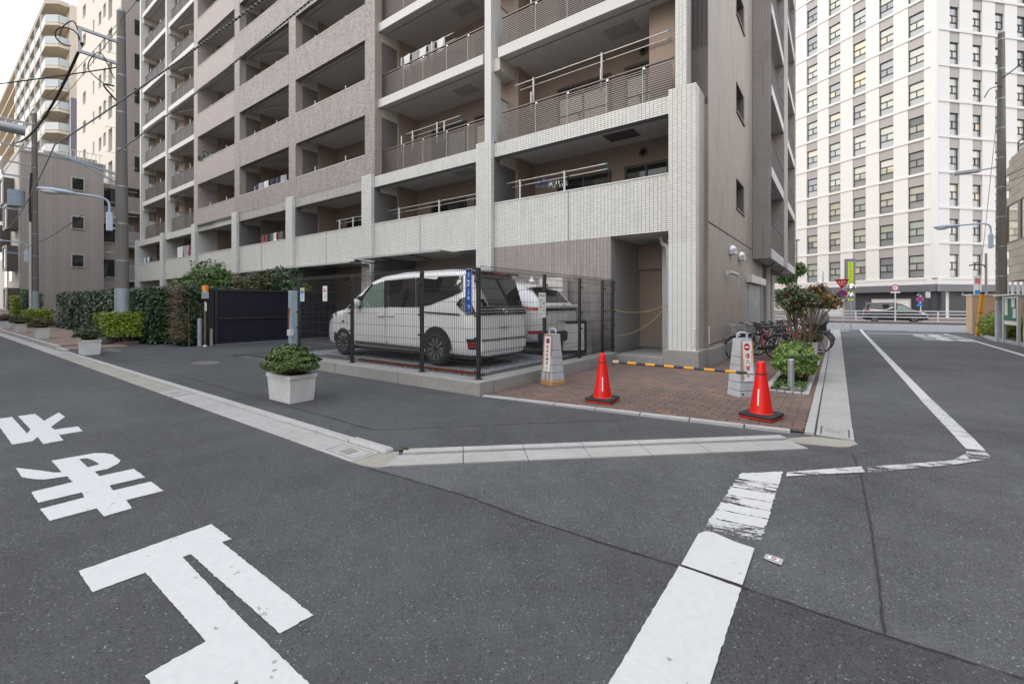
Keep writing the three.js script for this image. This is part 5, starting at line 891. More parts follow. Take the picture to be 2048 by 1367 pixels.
{ // cones and striped bar
  mat('coneRed', [0.72, 0.008, 0.006], { roughness: 0.42 }); mat('tapeSilver', [0.7, 0.72, 0.74], { roughness: 0.3 }); mat('barYellow', [0.75, 0.36, 0.01], { roughness: 0.45 }); mat('barBlack', [0.03, 0.04, 0.05], { roughness: 0.45 });
  const cone = (label, x, z, turn, tilt) => {
    const t = thing('traffic_cone', label, 'traffic cone', 'red cones holding the striped bar');
    put('body', new THREE.LatheGeometry([[0.172, 0.045], [0.172, 0.055], [0.136, 0.06], [0.13, 0.075], [0.058, 0.56], [0.046, 0.66], [0.04, 0.69], [0.028, 0.7], [0, 0.702]].map(([a, b]) => new THREE.Vector2(a, b)), 32), M.coneRed, t);
    put('foot', rbox(-0.19, 0.19, 0, 0.02, -0.19, 0.19, 0.008, 1), M.coneRed, t); const w = put('weight', rbox(-0.2, 0.2, 0.018, 0.06, -0.2, 0.2, 0.02, 2), M.rubber, t);
    put('reflector', bar(V(0.108 * Math.cos(tilt), 0.16, 0.108 * Math.sin(tilt)), V(0.082 * Math.cos(tilt), 0.36, 0.082 * Math.sin(tilt)), 0.016, 0.022), M.tapeSilver, t);
    t.position.set(x, 0.03, z); t.rotation.y = turn; return t;
  };
  cone('red traffic cone at the left end of the striped bar', -2.76, -6.0, 0.06, 1.2); cone('red traffic cone at the right end of the striped bar', -0.76, -6.32, -0.25, 1.5);
  const b = thing('barrier_bar', 'yellow and black striped bar hung between two red cones', 'barrier'), A = V(-2.62, 0.61, -6.03), D = V(-0.84, 0.57, -6.3), at_ = (t) => A.clone().lerp(D, t);
  for (let i = 0; i < 13; i++) put('stripe', rod(at_(0.05 + i * 0.07), at_(0.05 + (i + 1) * 0.07), 0.018, 12), i % 2 ? M.barYellow : M.barBlack, b);
  put('end_sleeve', rod(at_(0.96), at_(1), 0.02, 12), M.galv, b); put('tape_wrap', rod(at_(0.005), at_(0.052), 0.024, 10), mat('buffTape', [0.5, 0.38, 0.28]), b);
  for (const [x, y, z, r] of [[-2.76, 0.605, -6.0, 0.06], [-0.76, 0.58, -6.32, 0.064]]) put('hook_ring', new THREE.TorusGeometry(r, 0.007, 6, 24).rotateX(Math.PI / 2 + 0.08).translate(x, y, z), M.black, b); base(b, -1.7, 0, -6.15);
}
{ // upright plastic notice stands
  mat('standGrey', [0.5, 0.54, 0.6], { map: T.dirty, roughness: 0.55 }); mat('brownTape', [0.46, 0.27, 0.12], { roughness: 0.5 });
  const stand = (label, x, z, turn, face, taped) => {
    const t = thing('notice_stand', label, 'sign', 'plastic notice stands'), H = 0.9, sec = (y) => 0.155 - 0.06 * y / H;
    const g = new THREE.BoxGeometry(1, H, 1, 1, 9, 1).translate(0, H / 2, 0), p = g.attributes.position; for (let i = 0; i < p.count; i++) { const y = p.getY(i), s = sec(y) * 2; p.setX(i, p.getX(i) * s); p.setZ(i, p.getZ(i) * s * 0.95); }
    g.computeVertexNormals(); put('body', metricUV(g), M.standGrey, t);
    for (let i = 0; i < 5; i++) { const y = 0.1 + i * 0.13, s = sec(y) + 0.0008; put('rib', box(-s, s, y - 0.004, y + 0.004, -s * 0.95, s * 0.95), M.frame, t); }
    put('handle', [tube([V(-0.085, H - 0.01, 0), V(-0.085, H + 0.06, 0), V(-0.06, H + 0.085, 0), V(0.06, H + 0.085, 0), V(0.085, H + 0.06, 0), V(0.085, H - 0.01, 0)], 0.016, 8, 40)], M.standGrey, t);
    const pn = panel('board', 0.18, 0.62, 0.008, face, M.panelWhite, t); pn.position.set(0, 0.55, sec(0.55) * 0.95 + 0.014); pn.rotation.x = -0.064;
    for (const sx of [-1, 1]) { const tp = put('tape', bar(V(sx * 0.098, 0.27 + (sx > 0 ? 0.26 : 0), sec(0.27 + (sx > 0 ? 0.26 : 0)) * 0.95 + 0.017), V(sx * 0.095, 0.86, sec(0.86) * 0.95 + 0.017), 0.026, 0.005), M.brownTape, t); }
    if (taped) { put('tape', rbox(-0.16, 0.16, 0.0, 0.085, -0.152, 0.152, 0.01, 1), M.brownTape, t); for (const sx of [-0.03, 0.07]) put('tape', bar(V(sx, 0.08, 0.146), V(sx, 0.22, 0.137), 0.03, 0.006), M.brownTape, t); put('tape', box(-0.1, 0.1, 0.865, 0.895, sec(0.88) * 0.9, sec(0.88) * 0.95 + 0.018), M.brownTape, t); }
    else for (const sx of [-0.1, 0.08]) put('bolt', new THREE.CylinderGeometry(0.016, 0.016, 0.012, 12).rotateX(Math.PI / 2).translate(sx, 0.05, 0.147), M.frame, t);
    t.position.set(x, 0.025 + groundY(z), z); t.rotation.y = turn;
  };
  stand('taped grey stand with a no parking board by the mesh fence', -4.08, -6.78, -0.3, M.signNoParking, true);
  stand('grey stand with a red no entry board behind the striped bar', -1.2, -7.78, 0.82, M.signNoEntry, false);
  stand('grey stand with a no parking board among the bicycles', -0.78, -17.6, 0.2, M.signNoParking, true);
}
{ // rope across the entrance
  const r = thing('chain', 'two slack yellow chains hung across the entrance recess', 'chain'); mat('ropeYellow', [0.42, 0.36, 0.12]);
  put('chain_strand', tube([V(-4.62, 1.3, -10.7), V(-4.3, 1.235, -10.75), V(-3.8, 1.26, -10.85), V(-3.34, 1.42, -10.95)], 0.006, 6, 40), M.ropeYellow, r);
  put('chain_strand', tube([V(-4.62, 0.62, -10.7), V(-4.2, 0.7, -10.75), V(-3.75, 0.95, -10.85), V(-3.34, 1.4, -10.95)], 0.006, 6, 40), M.ropeYellow, r); base(r, -4, 0.6, -10.8);
}
// ---------- utility poles, lamps, wires ----------
mat('poleConcrete', [0.2, 0.195, 0.185], { map: T.dirty, roughness: 0.85 }); mat('sleeve', [0.42, 0.48, 0.55], { map: T.dirty, roughness: 0.5, metalness: 0.2 }); mat('lampBlue', [0.5, 0.6, 0.72], { roughness: 0.4 }); mat('cable', [0.02, 0.02, 0.022], { roughness: 0.6 });
function pole(label, x, z, h, r0, lean, sleeveTop) {
  const p = thing('utility_pole', label, 'utility pole', 'concrete utility poles'), y0 = groundY(z);
  put('shaft', new THREE.CylinderGeometry(r0 * 0.58, r0, h, 24, 8).translate(0, h / 2, 0), M.poleConcrete, p); if (sleeveTop) put('sleeve', new THREE.CylinderGeometry(r0 * 0.98, r0 * 1.03, sleeveTop, 24).translate(0, sleeveTop / 2, 0), M.sleeve, p);
  put('cap', new THREE.CylinderGeometry(r0 * 0.45, r0 * 0.6, 0.12, 20).translate(0, h + 0.04, 0), M.galv, p);
  for (let y = 2.4, k = 0; y < h - 0.8; y += 0.45, k++) put('step_bolt', k % 2 ? rod(V(0, y, 0), V(0.1, y, -0.42), 0.009) : rod(V(0, y, 0), V(-0.1, y, 0.42), 0.009), M.galv, p);
  for (let y = 3; y < h; y += 1.35) put('band', new THREE.CylinderGeometry(r0 * (1 - 0.42 * y / h) + 0.006, r0 * (1 - 0.42 * y / h) + 0.006, 0.04, 20).translate(0, y, 0), M.galv, p);
  p.position.set(x, y0, z); p.rotation.set(lean[1], 0, lean[0]); return p;
}
function streetLamp(p, y, dx, dz) { // curved arm and flat cobra head towards (dx, dz), clamped to the pole
  const l = Math.hypot(dx, dz), ux = dx / l, uz = dz / l, q = (d, yy) => V(ux * d, yy, uz * d);
  const a = put('lamp_arm', tube([q(0.34, y - 0.35), q(0.34, y - 0.05), q(0.38, y + 0.1), q(0.52, y + 0.19), q(l - 0.7, y + 0.21), q(l - 0.4, y + 0.2)], 0.035, 8, 40), M.lampBlue, p);
  put('gear_box', rbox(ux * 0.34 - 0.08, ux * 0.34 + 0.08, y - 0.95, y - 0.3, uz * 0.34 - 0.08, uz * 0.34 + 0.08, 0.02), M.lampBlue, a); put('clamp', [bar(q(0.1, y - 0.45), q(0.3, y - 0.45), 0.06, 0.05), bar(q(0.1, y - 0.85), q(0.3, y - 0.85), 0.06, 0.05)], M.lampBlue, a);
  const h = new THREE.SphereGeometry(0.5, 20, 12).scale(1, 0.17, 0.3); h.rotateY(-Math.atan2(uz, ux)); put('lamp_head', h.translate(ux * (l - 0.1), y + 0.2, uz * (l - 0.1)), M.lampBlue, a);
  const g = new THREE.SphereGeometry(0.2, 16, 8).scale(1.2, 0.4, 0.7); g.rotateY(-Math.atan2(uz, ux)); put('lamp_glass', g.translate(ux * (l + 0.08), y + 0.13, uz * (l + 0.08)), mat('lampGlass', [0.62, 0.62, 0.58], { roughness: 0.2 }), a);
}
{
  const p1 = pole('tall concrete utility pole with a square bracket rising from the yellow-green shrub', -20.9, -4.55, 12.1, 0.215, [0.012, 0], 2.0);
  streetLamp(p1, 5.0, 0.05, 1.75);
  put('bracket', [bar(V(0, 10.95, 0), V(0, 10.95, 1.1), 0.09, 0.09), bar(V(0, 10.15, 0), V(0, 10.15, 1.1), 0.09, 0.09), bar(V(0, 10.1, 1.1), V(0, 11, 1.1), 0.1, 0.1)], M.galv, p1);
  put('cable_arm', [bar(V(0, 6.1, 0), V(0, 6.45, 1.75), 0.07, 0.07), bar(V(0, 5.75, 0), V(0, 6.3, 1.1), 0.05, 0.05)], M.bluePaint, p1);
  put('cable_loop', [new THREE.TorusGeometry(0.3, 0.022, 8, 26, 5).rotateY(1.2).translate(0, 10.5, 1.4), tube([V(0, 10.7, 1.1), V(0, 11.1, 1.25), V(0, 10.8, 1.5), V(0.1, 10.4, 1.6)], 0.02, 6, 30), tube([V(0, 9.6, 0.2), V(0.1, 10.3, 0.6), V(0.1, 9.6, 0.9), V(0, 9.1, 0.2)], 0.016, 6, 30), tube([V(0, 9.3, 0.2), V(0.1, 9.2, 0.5), V(0, 8.8, 0.15)], 0.03, 6, 20)], M.cable, p1);
  const p2 = pole('far concrete utility pole with transformer at the left edge', -39.5, -4.5, 13.1, 0.2, [0.01, 0], 2.2);
  streetLamp(p2, 4.95, 0.05, 1.75);
  put('bracket', [bar(V(0, 12.4, 0), V(0, 12.4, 2.2), 0.1, 0.1), bar(V(0, 10.9, 0), V(0, 10.9, 2.2), 0.1, 0.1), bar(V(0, 9.9, 0), V(0, 9.9, 1.3), 0.09, 0.09), bar(V(0, 9.1, 0), V(0, 9.1, 1.3), 0.09, 0.09), bar(V(0, 9.1, 1.3), V(0, 9.9, 1.3), 0.1, 0.1), bar(V(0, 7.1, 0), V(0, 7.1, 1.9), 0.09, 0.09)], M.galv, p2);
  put('transformer', new THREE.CylinderGeometry(0.36, 0.36, 0.95, 20).translate(0, 7.75, 0.75), M.bluePaint, p2); put('switch_box', new THREE.CylinderGeometry(0.3, 0.3, 1.1, 16).rotateX(Math.PI / 2).translate(0, 11.9, 0.95), M.galv, p2); put('conduit', [rod(V(0.15, 0.3, 0.2), V(0.15, 6.4, 0.2), 0.06, 10)], M.whitePaint, p2); put('down_cable', tube([V(0.15, 6.4, 0.2), V(0.18, 7.6, 0.22), V(0.1, 9.4, 0.15)], 0.045, 8, 24), M.cable, p2); put('cross_arm', bar(V(0, 4.4, -0.2), V(0, 4.5, 1.2), 0.07, 0.07), M.bluePaint, p2);
  const p3 = pole('grey concrete utility pole by the notice board on the right', 6.08, -29.5, 14.1, 0.2, [0, 0], 1.9);
  streetLamp(p3, 5.25, -1.9, 0.05);
  const led = put('lamp_arm', bar(V(0, 8.0, 0), V(-0.75, 7.95, 0), 0.06, 0.05), M.galv, p3); put('lamp_head', rbox(-1.55, -0.7, 7.87, 8.02, -0.14, 0.14, 0.03), M.galv, led);
  put('cable_clamp', [tube([V(0, 11.6, 0.2), V(-0.4, 11.55, 0.3), V(-0.6, 11.2, 0.3)], 0.02, 6, 16)], M.cable, p3);
  const wire = (label, pts, r, m = M.cable) => tag(put('overhead_cable', tube(pts, r, 5, 60), m), label, 'cable', 'overhead cables');
  const ext = (a, b, k) => a.clone().lerp(b, k), sag = (a, b, d) => { const o = []; for (let i = 0; i <= 10; i++) { const t = i / 10, p = a.clone().lerp(b, t); p.y -= d * 4 * t * (1 - t); o.push(p); } return o; };
  const spiral = (label, a, b, d, r) => { const c = thing('overhead_cable', label, 'cable', 'overhead cables'), s = sag(a, b, d), cv = new THREE.CatmullRomCurve3(s), o = []; put('cable', tube(s, r, 6, 60), M.cable, c); const n = 150; for (let i = 0; i < n * 6; i++) { const p = cv.getPoint(i / (n * 6)), f = i / 6 * Math.PI * 2; o.push(V(p.x, p.y + 0.02 * Math.cos(f), p.z + 0.02 * Math.sin(f))); } put('wrap_wire', tube(o, 0.007, 4, n * 12), M.galv, c); base(c, a.x, a.y, a.z); };
  spiral('wrapped cable crossing the sky from the pole arm to the upper middle', V(-21.0, 6.75, -2.85), V(-1.5, 6.9, -4.0), 0.15, 0.014);
  spiral('lower wrapped cable running from the pole to the upper middle', V(-20.8, 6.9, -4.4), V(-1.5, 7.1, -4.2), 0.15, 0.014);
  wire('thin white-wrapped cable running down left past the near pole', sag(V(-21.0, 6.75, -2.85), V(-39.5, 5.9, -3.4), 0.35), 0.02, M.galv);
  wire('thick cable bundle between the two left poles', sag(V(-20.9, 10.4, -3.5), V(-39.5, 11.0, -3.6), 0.9), 0.045);
  wire('level cable leaving the near pole to the left edge', sag(V(-21.0, 10.05, -4.5), V(-29, 8.8, 1.5), 0.1), 0.022);
  wire('thin wire from the near pole top up to the right', sag(V(-20.9, 11.7, -4.5), V(-2, 14.5, -6), 0.2), 0.008); wire('second thin wire from the near pole top', sag(V(-20.9, 11.7, -4.5), V(-39.5, 12.6, -3.6), 0.5), 0.01); wire('third thin wire slanting down from the near pole top', sag(V(-20.9, 11.5, -4.5), V(-39.5, 10.2, -3.4), 0.3), 0.01);
  wire('thin wire from the lamp of the near pole to the far pole', sag(V(-20.9, 4.5, -3.5), V(-39.5, 4.6, -3.6), 0.25), 0.012); wire('cable from the right pole up to the right edge', sag(V(6.1, 11.7, -29.4), V(9.5, 13.2, -18), 0.2), 0.025);
  wire('upper of two wires at the lower right pole', sag(V(6.15, 7.2, -29.4), V(9.0, 7.6, -14), 0.1), 0.014); wire('lower of two wires at the lower right pole', sag(V(6.15, 6.9, -29.4), V(9.0, 7.0, -14), 0.1), 0.014);
  wire('stay wire from the right pole to the yellow guard', [V(6.06, 11.4, -29.6), V(6.4, 2.0, -35.3)], 0.012, M.galv);
  const y = thing('stay_wire_guard', 'leaning yellow stay wire guard with black bands', 'post'); put('tube', rod(V(6.42, -0.4, -35.6), V(6.56, 2.0, -35.35), 0.095, 14), M.barYellow, y); for (const t of [0.05, 0.28, 0.55]) put('band', rod(V(6.42, -0.4, -35.6).lerp(V(6.56, 2.0, -35.35), t), V(6.42, -0.4, -35.6).lerp(V(6.56, 2.0, -35.35), t + 0.015), 0.098, 14), M.black, y); put('cap', rod(V(6.56, 1.99, -35.35), V(6.565, 2.1, -35.34), 0.1, 14), M.black, y); base(y, 6.42, -0.37, -35.6);
}
{ // traffic signs
  const disc = (name, r, front, parent, x, y, z) => { const d = put(name, new THREE.CylinderGeometry(r, r, 0.02, 32).rotateX(Math.PI / 2), M.galv, parent); d.position.set(x, y, z); put('print', clean(new THREE.CircleGeometry(r * 0.99, 32)), front, d).position.z = 0.0115; return d; };
  const s = thing('stop_sign', 'red triangular stop sign above a round no parking sign at the street end', 'road sign');
  put('post', cyl(0.36, -0.4, 3.1, -36.28, 0.04, 0.04, 10), M.whitePaint, s);
  { const h = 0.34, w = 0.4, g = new THREE.ExtrudeGeometry(new THREE.Shape([[-w, h], [w, h], [0, -h]].map((p) => new THREE.Vector2(...p))), { depth: 0.02, bevelEnabled: false }); const t = put('triangle', g, M.galv, s); t.position.set(0.3, 2.72, -36.24); const f = new THREE.ShapeGeometry(new THREE.Shape([[-w, h], [w, h], [0, -h]].map((p) => new THREE.Vector2(...p)))), u = f.attributes.uv, p = f.attributes.position; for (let i = 0; i < u.count; i++) u.setXY(i, (p.getX(i) + w) / (2 * w), (p.getY(i) + h) / (2 * h)); put('print', f, M.signStop, t).position.z = 0.0225; }
  disc('round_sign', 0.3, M.signRound, s, 0.3, 2.08, -36.22); put('footing', rbox(0.1, 0.7, -0.38, -0.33, -36.5, -36.1, 0.01), M.paint, s); base(s, 0.36, -0.38, -36.28);
  const m = thing('road_sign', 'round white sign with red rim on a post in the median', 'road sign'); put('post', cyl(4.35, -0.25, 2.6, -53.35, 0.05, 0.05, 10), M.whitePaint, m); disc('round_sign', 0.3, M.signLimit, m, 4.35, 2.9, -53.28); put('plate', rbox(4.02, 4.68, 2.42, 2.56, -53.3, -53.27, 0.01), M.panelWhite, m); base(m, 4.35, -0.25, -53.35);
  const n = thing('road_sign', 'small no parking sign over a blue triangle on the far pavement', 'road sign'); put('post', cyl(7.6, -0.3, 2.4, -66.8, 0.05, 0.05, 10), M.whitePaint, n); disc('round_sign', 0.3, M.signRound, n, 7.55, 1.95, -66.72); put('triangle', new THREE.CylinderGeometry(0.32, 0.32, 0.02, 3).rotateX(Math.PI / 2).rotateZ(Math.PI).translate(7.5, 1.35, -66.72), mat('signBlue', [0.03, 0.22, 0.6]), n); put('plate', rbox(8.0, 8.4, 2.1, 2.75, -66.8, -66.76, 0.01), M.creamPaint, n); base(n, 7.6, -0.3, -66.8);
  const q = thing('road_sign', 'tall narrow sign plate on a thin pole beyond the round hedge', 'road sign'); put('post', cyl(7.55, -0.4, 4.6, -39.8, 0.07, 0.06, 10), M.concrete, q); put('plate', rbox(7.0, 7.35, 1.9, 3.2, -39.8, -39.76, 0.01), M.panelWhite, q); put('print', [box(7.05, 7.3, 2.7, 3.05, -39.76, -39.755)], mat('signPink', [0.6, 0.2, 0.22]), q); put('print', [box(7.05, 7.3, 2.0, 2.3, -39.76, -39.755)], M.signBlue, q); put('arm', tube([V(7.55, 3.6, -39.8), V(7.45, 3.85, -39.8), V(7.1, 3.9, -39.8), V(6.8, 3.88, -39.8)], 0.04, 8, 24), M.charcoal, q); base(q, 7.55, -0.4, -39.8);
  const c = thing('traffic_mirror', 'round traffic mirror on a post behind the stop sign', 'mirror'); put('post', cyl(0.85, -0.4, 2.4, -40.5, 0.045, 0.045, 10), M.galv, c); for (const yy of [2.6, 2.0]) put('mirror', new THREE.SphereGeometry(yy > 2 ? 0.3 : 0.2, 20, 10).scale(1, 1, 0.25).translate(0.85, yy, -40.4), M.chrome, c); base(c, 1.0, -0.4, -40.5);
  const g = thing('guard_rail', 'white three-bar guard rail along the median of the avenue', 'guard rail'); for (const y of [0.76, 0.49, 0.21]) put('rail', rod(V(-22, y, -53.35), V(24, y, -53.35), 0.045, 8), M.whitePaint, g); for (let i = 0; i < 17; i++) put('post', cyl(-21.3 + i * 2.85, -0.25, 0.8, -53.38, 0.06, 0.06, 10), M.whitePaint, g); base(g, 1, -0.25, -53.35);
  const a = thing('street_lamp', 'slim brown street lamp before the white office block', 'street lamp'); put('post', rod(V(-4.0, -0.3, -66), V(-4.0, 9.4, -66), 0.07, 10), M.bronze, a); put('lamp_head', rbox(-4.5, -3.7, 9.35, 9.5, -66.15, -65.85, 0.04), M.bronze, a); base(a, -4, -0.3, -66);
  const b2 = thing('roadside_post', 'short grey post with white box before the white office block', 'post'); put('post', rod(V(-1.3, -0.3, -66), V(-1.3, 5.4, -66), 0.07, 10), M.galv, b2); put('box', rbox(-1.45, -1.1, 2.6, 3.3, -66.1, -65.9, 0.02), M.whitePaint, b2); base(b2, -1.3, -0.3, -66);
}
{ // notice board on the right verge, facing the street
  const n = thing('notice_board', 'green notice board with a small roof beside the right utility pole', 'notice board'); const y0 = -0.28;
  for (const z of [-28.66, -26.75]) put('post', rbox(5.95, 6.05, y0, y0 + 2.1, z - 0.06, z + 0.06, 0.01), M.steel, n);
  put('case', rbox(5.97, 6.07, 0.55, 1.75, -28.6, -26.8, 0.01), M.steel, n); put('board', box(5.955, 5.97, 0.72, 1.68, -28.5, -26.9), mat('boardGreen', [0.04, 0.17, 0.11]), n); put('sill_plate', box(5.95, 5.97, 0.55, 0.7, -28.5, -26.9), M.panelWhite, n);
  for (const [z0, z1, ya, yb, m] of [[-28.4, -28.0, 0.95, 1.66, 'panelWhite'], [-27.5, -27.05, 1.3, 1.66, 'noticeRed'], [-27.3, -26.92, 0.85, 1.25, 'panelWhite']]) put('poster', box(5.95, 5.955, ya, yb, z0, z1), M[m], n);
  put('roof', rbox(5.7, 6.2, 1.78, 1.84, -29.0, -26.5, 0.02), M.steel, n); base(n, 6, y0, -27.7);
  const m = thing('notice_board', 'white board with a red-framed notice at the right edge', 'notice board'); put('board', rbox(5.9, 5.95, 0.55, 1.6, -25.8, -24.6, 0.01), M.panelWhite, m); put('header', box(5.895, 5.9, 1.62, 1.78, -25.8, -24.6), M.signBlue, m); put('red_frame', box(5.893, 5.9, 1.1, 1.5, -25.7, -24.8), mat('noticeFrame', [0.6, 0.02, 0.03]), m); put('paper', box(5.888, 5.893, 1.16, 1.44, -25.62, -24.88), M.panelWhite, m); for (const z of [-25.75, -24.65]) put('post', rbox(5.9, 5.98, -0.3, 1.8, z - 0.04, z + 0.04, 0.01), M.steel, m); base(m, 5.93, -0.25, -25.2);
}

// ---------- plants ----------
const leafGeo = (() => { const g = new THREE.BufferGeometry(); g.setAttribute('position', new THREE.Float32BufferAttribute([0, 0, -0.5, 0.26, 0.06, -0.05, 0, -0.02, 0, -0.26, 0.06, -0.05, 0.2, 0.05, 0.22, 0, 0.02, 0.5, -0.2, 0.05, 0.22], 3)); g.setIndex([0, 2, 1, 0, 3, 2, 1, 2, 4, 2, 5, 4, 3, 6, 2, 2, 6, 5]); g.computeVertexNormals(); return clean(g); })();
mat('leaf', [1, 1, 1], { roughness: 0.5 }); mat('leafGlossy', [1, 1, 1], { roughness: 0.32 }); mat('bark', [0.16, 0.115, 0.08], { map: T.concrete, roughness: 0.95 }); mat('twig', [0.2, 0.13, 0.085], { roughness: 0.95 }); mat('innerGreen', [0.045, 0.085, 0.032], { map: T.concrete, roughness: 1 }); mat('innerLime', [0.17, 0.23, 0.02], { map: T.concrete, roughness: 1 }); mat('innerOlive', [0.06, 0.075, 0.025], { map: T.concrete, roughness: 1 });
for (const k of ['leaf', 'leafGlossy']) M[k].side = THREE.DoubleSide;
function leaves(parent, n, seed, size, tones, sample, m = M.leaf, name = 'foliage') { // sample(r) -> [position, outward]
  const r = rng(seed), im = new THREE.InstancedMesh(leafGeo, m, n), q = new THREE.Quaternion(), q2 = new THREE.Quaternion(), m4 = new THREE.Matrix4(), c = new THREE.Color();
  for (let i = 0; i < n; i++) {
    const [p, o] = sample(r), d = o.clone().multiplyScalar(0.9).add(V(r() - 0.5, r() - 0.25, r() - 0.5).multiplyScalar(1.5)).normalize(); q.setFromUnitVectors(V(0, 1, 0), d); q2.setFromAxisAngle(V(0, 1, 0), r() * 7); q.multiply(q2);
    const s = size * (0.65 + 0.7 * r()); im.setMatrixAt(i, m4.compose(p, q, V(s, s, s * (1 + 0.4 * r())))); const t = tones[Math.floor(r() * tones.length)], k = 0.75 + 0.5 * r(); im.setColorAt(i, c.setRGB(t[0] * k, t[1] * k, t[2] * k));
  }
  im.name = name; im.userData.kind = 'stuff'; im.castShadow = im.receiveShadow = true; parent.add(im); return im;
}
const boxSample = (x0, x1, y0, y1, z0, z1, fuzz, seed) => { const nz = smoothNoise(seed, 16), A = [(x1 - x0) * (y1 - y0), (x1 - x0) * (y1 - y0) * 0.3, (z1 - z0) * (y1 - y0), (z1 - z0) * (y1 - y0) * 0.6, (x1 - x0) * (z1 - z0)], S = A.reduce((a, b) => a + b);
  return (r) => { let k = r() * S, f = 0; while (k > A[f] && f < 4) k -= A[f++]; const x = x0 + (x1 - x0) * r(), y = y0 + (y1 - y0) * r(), z = z0 + (z1 - z0) * r(), d = fuzz * (nz(x * 0.13 + 0.3, y * 0.21 + z * 0.17) * 1.6 - 0.9) - 0.5 * fuzz * r() * r();
    return f === 0 ? [V(x, y, z1 + d), V(0, 0.25, 1)] : f === 1 ? [V(x, y, z0 - d), V(0, 0.25, -1)] : f === 2 ? [V(x1 + d, y, z), V(1, 0.25, 0)] : f === 3 ? [V(x0 - d, y, z), V(-1, 0.25, 0)] : [V(x, y1 + d * 0.8, z), V(0, 1, 0)]; }; };
const domeSample = (cx, cy, cz, rx, ry, rz, fuzz, seed, low = -0.3) => { const nz = smoothNoise(seed, 12); return (r) => { const a = r() * Math.PI * 2, h = low + (1 - low) * r(), s = Math.sqrt(Math.max(0, 1 - h * h)), o = V(Math.cos(a) * s, h, Math.sin(a) * s), d = 1 + fuzz * (nz(a / 6.283, h * 0.5 + 0.5) * 1.8 - 0.9) - 0.3 * Math.pow(r(), 2.2); return [V(cx + rx * o.x * d, cy + ry * o.y * d, cz + rz * o.z * d), o]; }; };
const clumpSample = (clumps) => (r) => { const [x, y, z, s] = clumps[Math.floor(r() * clumps.length)], o = V(r() - 0.5, r() - 0.5, r() - 0.5).normalize(); return [V(x, y, z).addScaledVector(o, s * Math.cbrt(r())), o]; };
function branches(parent, seed, x, y, z, h, spread, stems, depth, r0, m = M.bark) { // forked stems; returns the twig ends
  const r = rng(seed), ends = [], list = [], grow = (p, d, l, rad, k) => { const q = p.clone().addScaledVector(d, l); list.push(rod(p, q, rad, 6, rad * 0.72)); if (!k) { ends.push(q); return; } const n = 2 + (r() < 0.4 ? 1 : 0); for (let i = 0; i < n; i++) grow(q, d.clone().add(V(r() - 0.5, (r() - 0.3) * 0.7, r() - 0.5).multiplyScalar(1.3 * spread)).normalize(), l * (0.62 + 0.25 * r()), rad * 0.68, k - 1); };
  for (let i = 0; i < stems; i++) { list.length = 0; grow(V(x + (r() - 0.5) * 0.16, y, z + (r() - 0.5) * 0.16), V((r() - 0.5) * spread * 0.9, 1, (r() - 0.5) * spread * 0.9).normalize(), h, r0 * (0.7 + 0.5 * r()), depth); put('trunk', list.slice(), m, parent); }
  return ends;
}
const dark = [[0.02, 0.055, 0.02], [0.03, 0.08, 0.03], [0.045, 0.1, 0.035], [0.015, 0.04, 0.018], [0.07, 0.13, 0.06]], lime = [[0.16, 0.24, 0.015], [0.22, 0.3, 0.02], [0.1, 0.18, 0.015], [0.3, 0.33, 0.03]], mid = [[0.05, 0.12, 0.02], [0.08, 0.17, 0.025], [0.035, 0.09, 0.02], [0.12, 0.21, 0.04]], olive = [[0.05, 0.07, 0.02], [0.09, 0.09, 0.03], [0.03, 0.05, 0.015]];
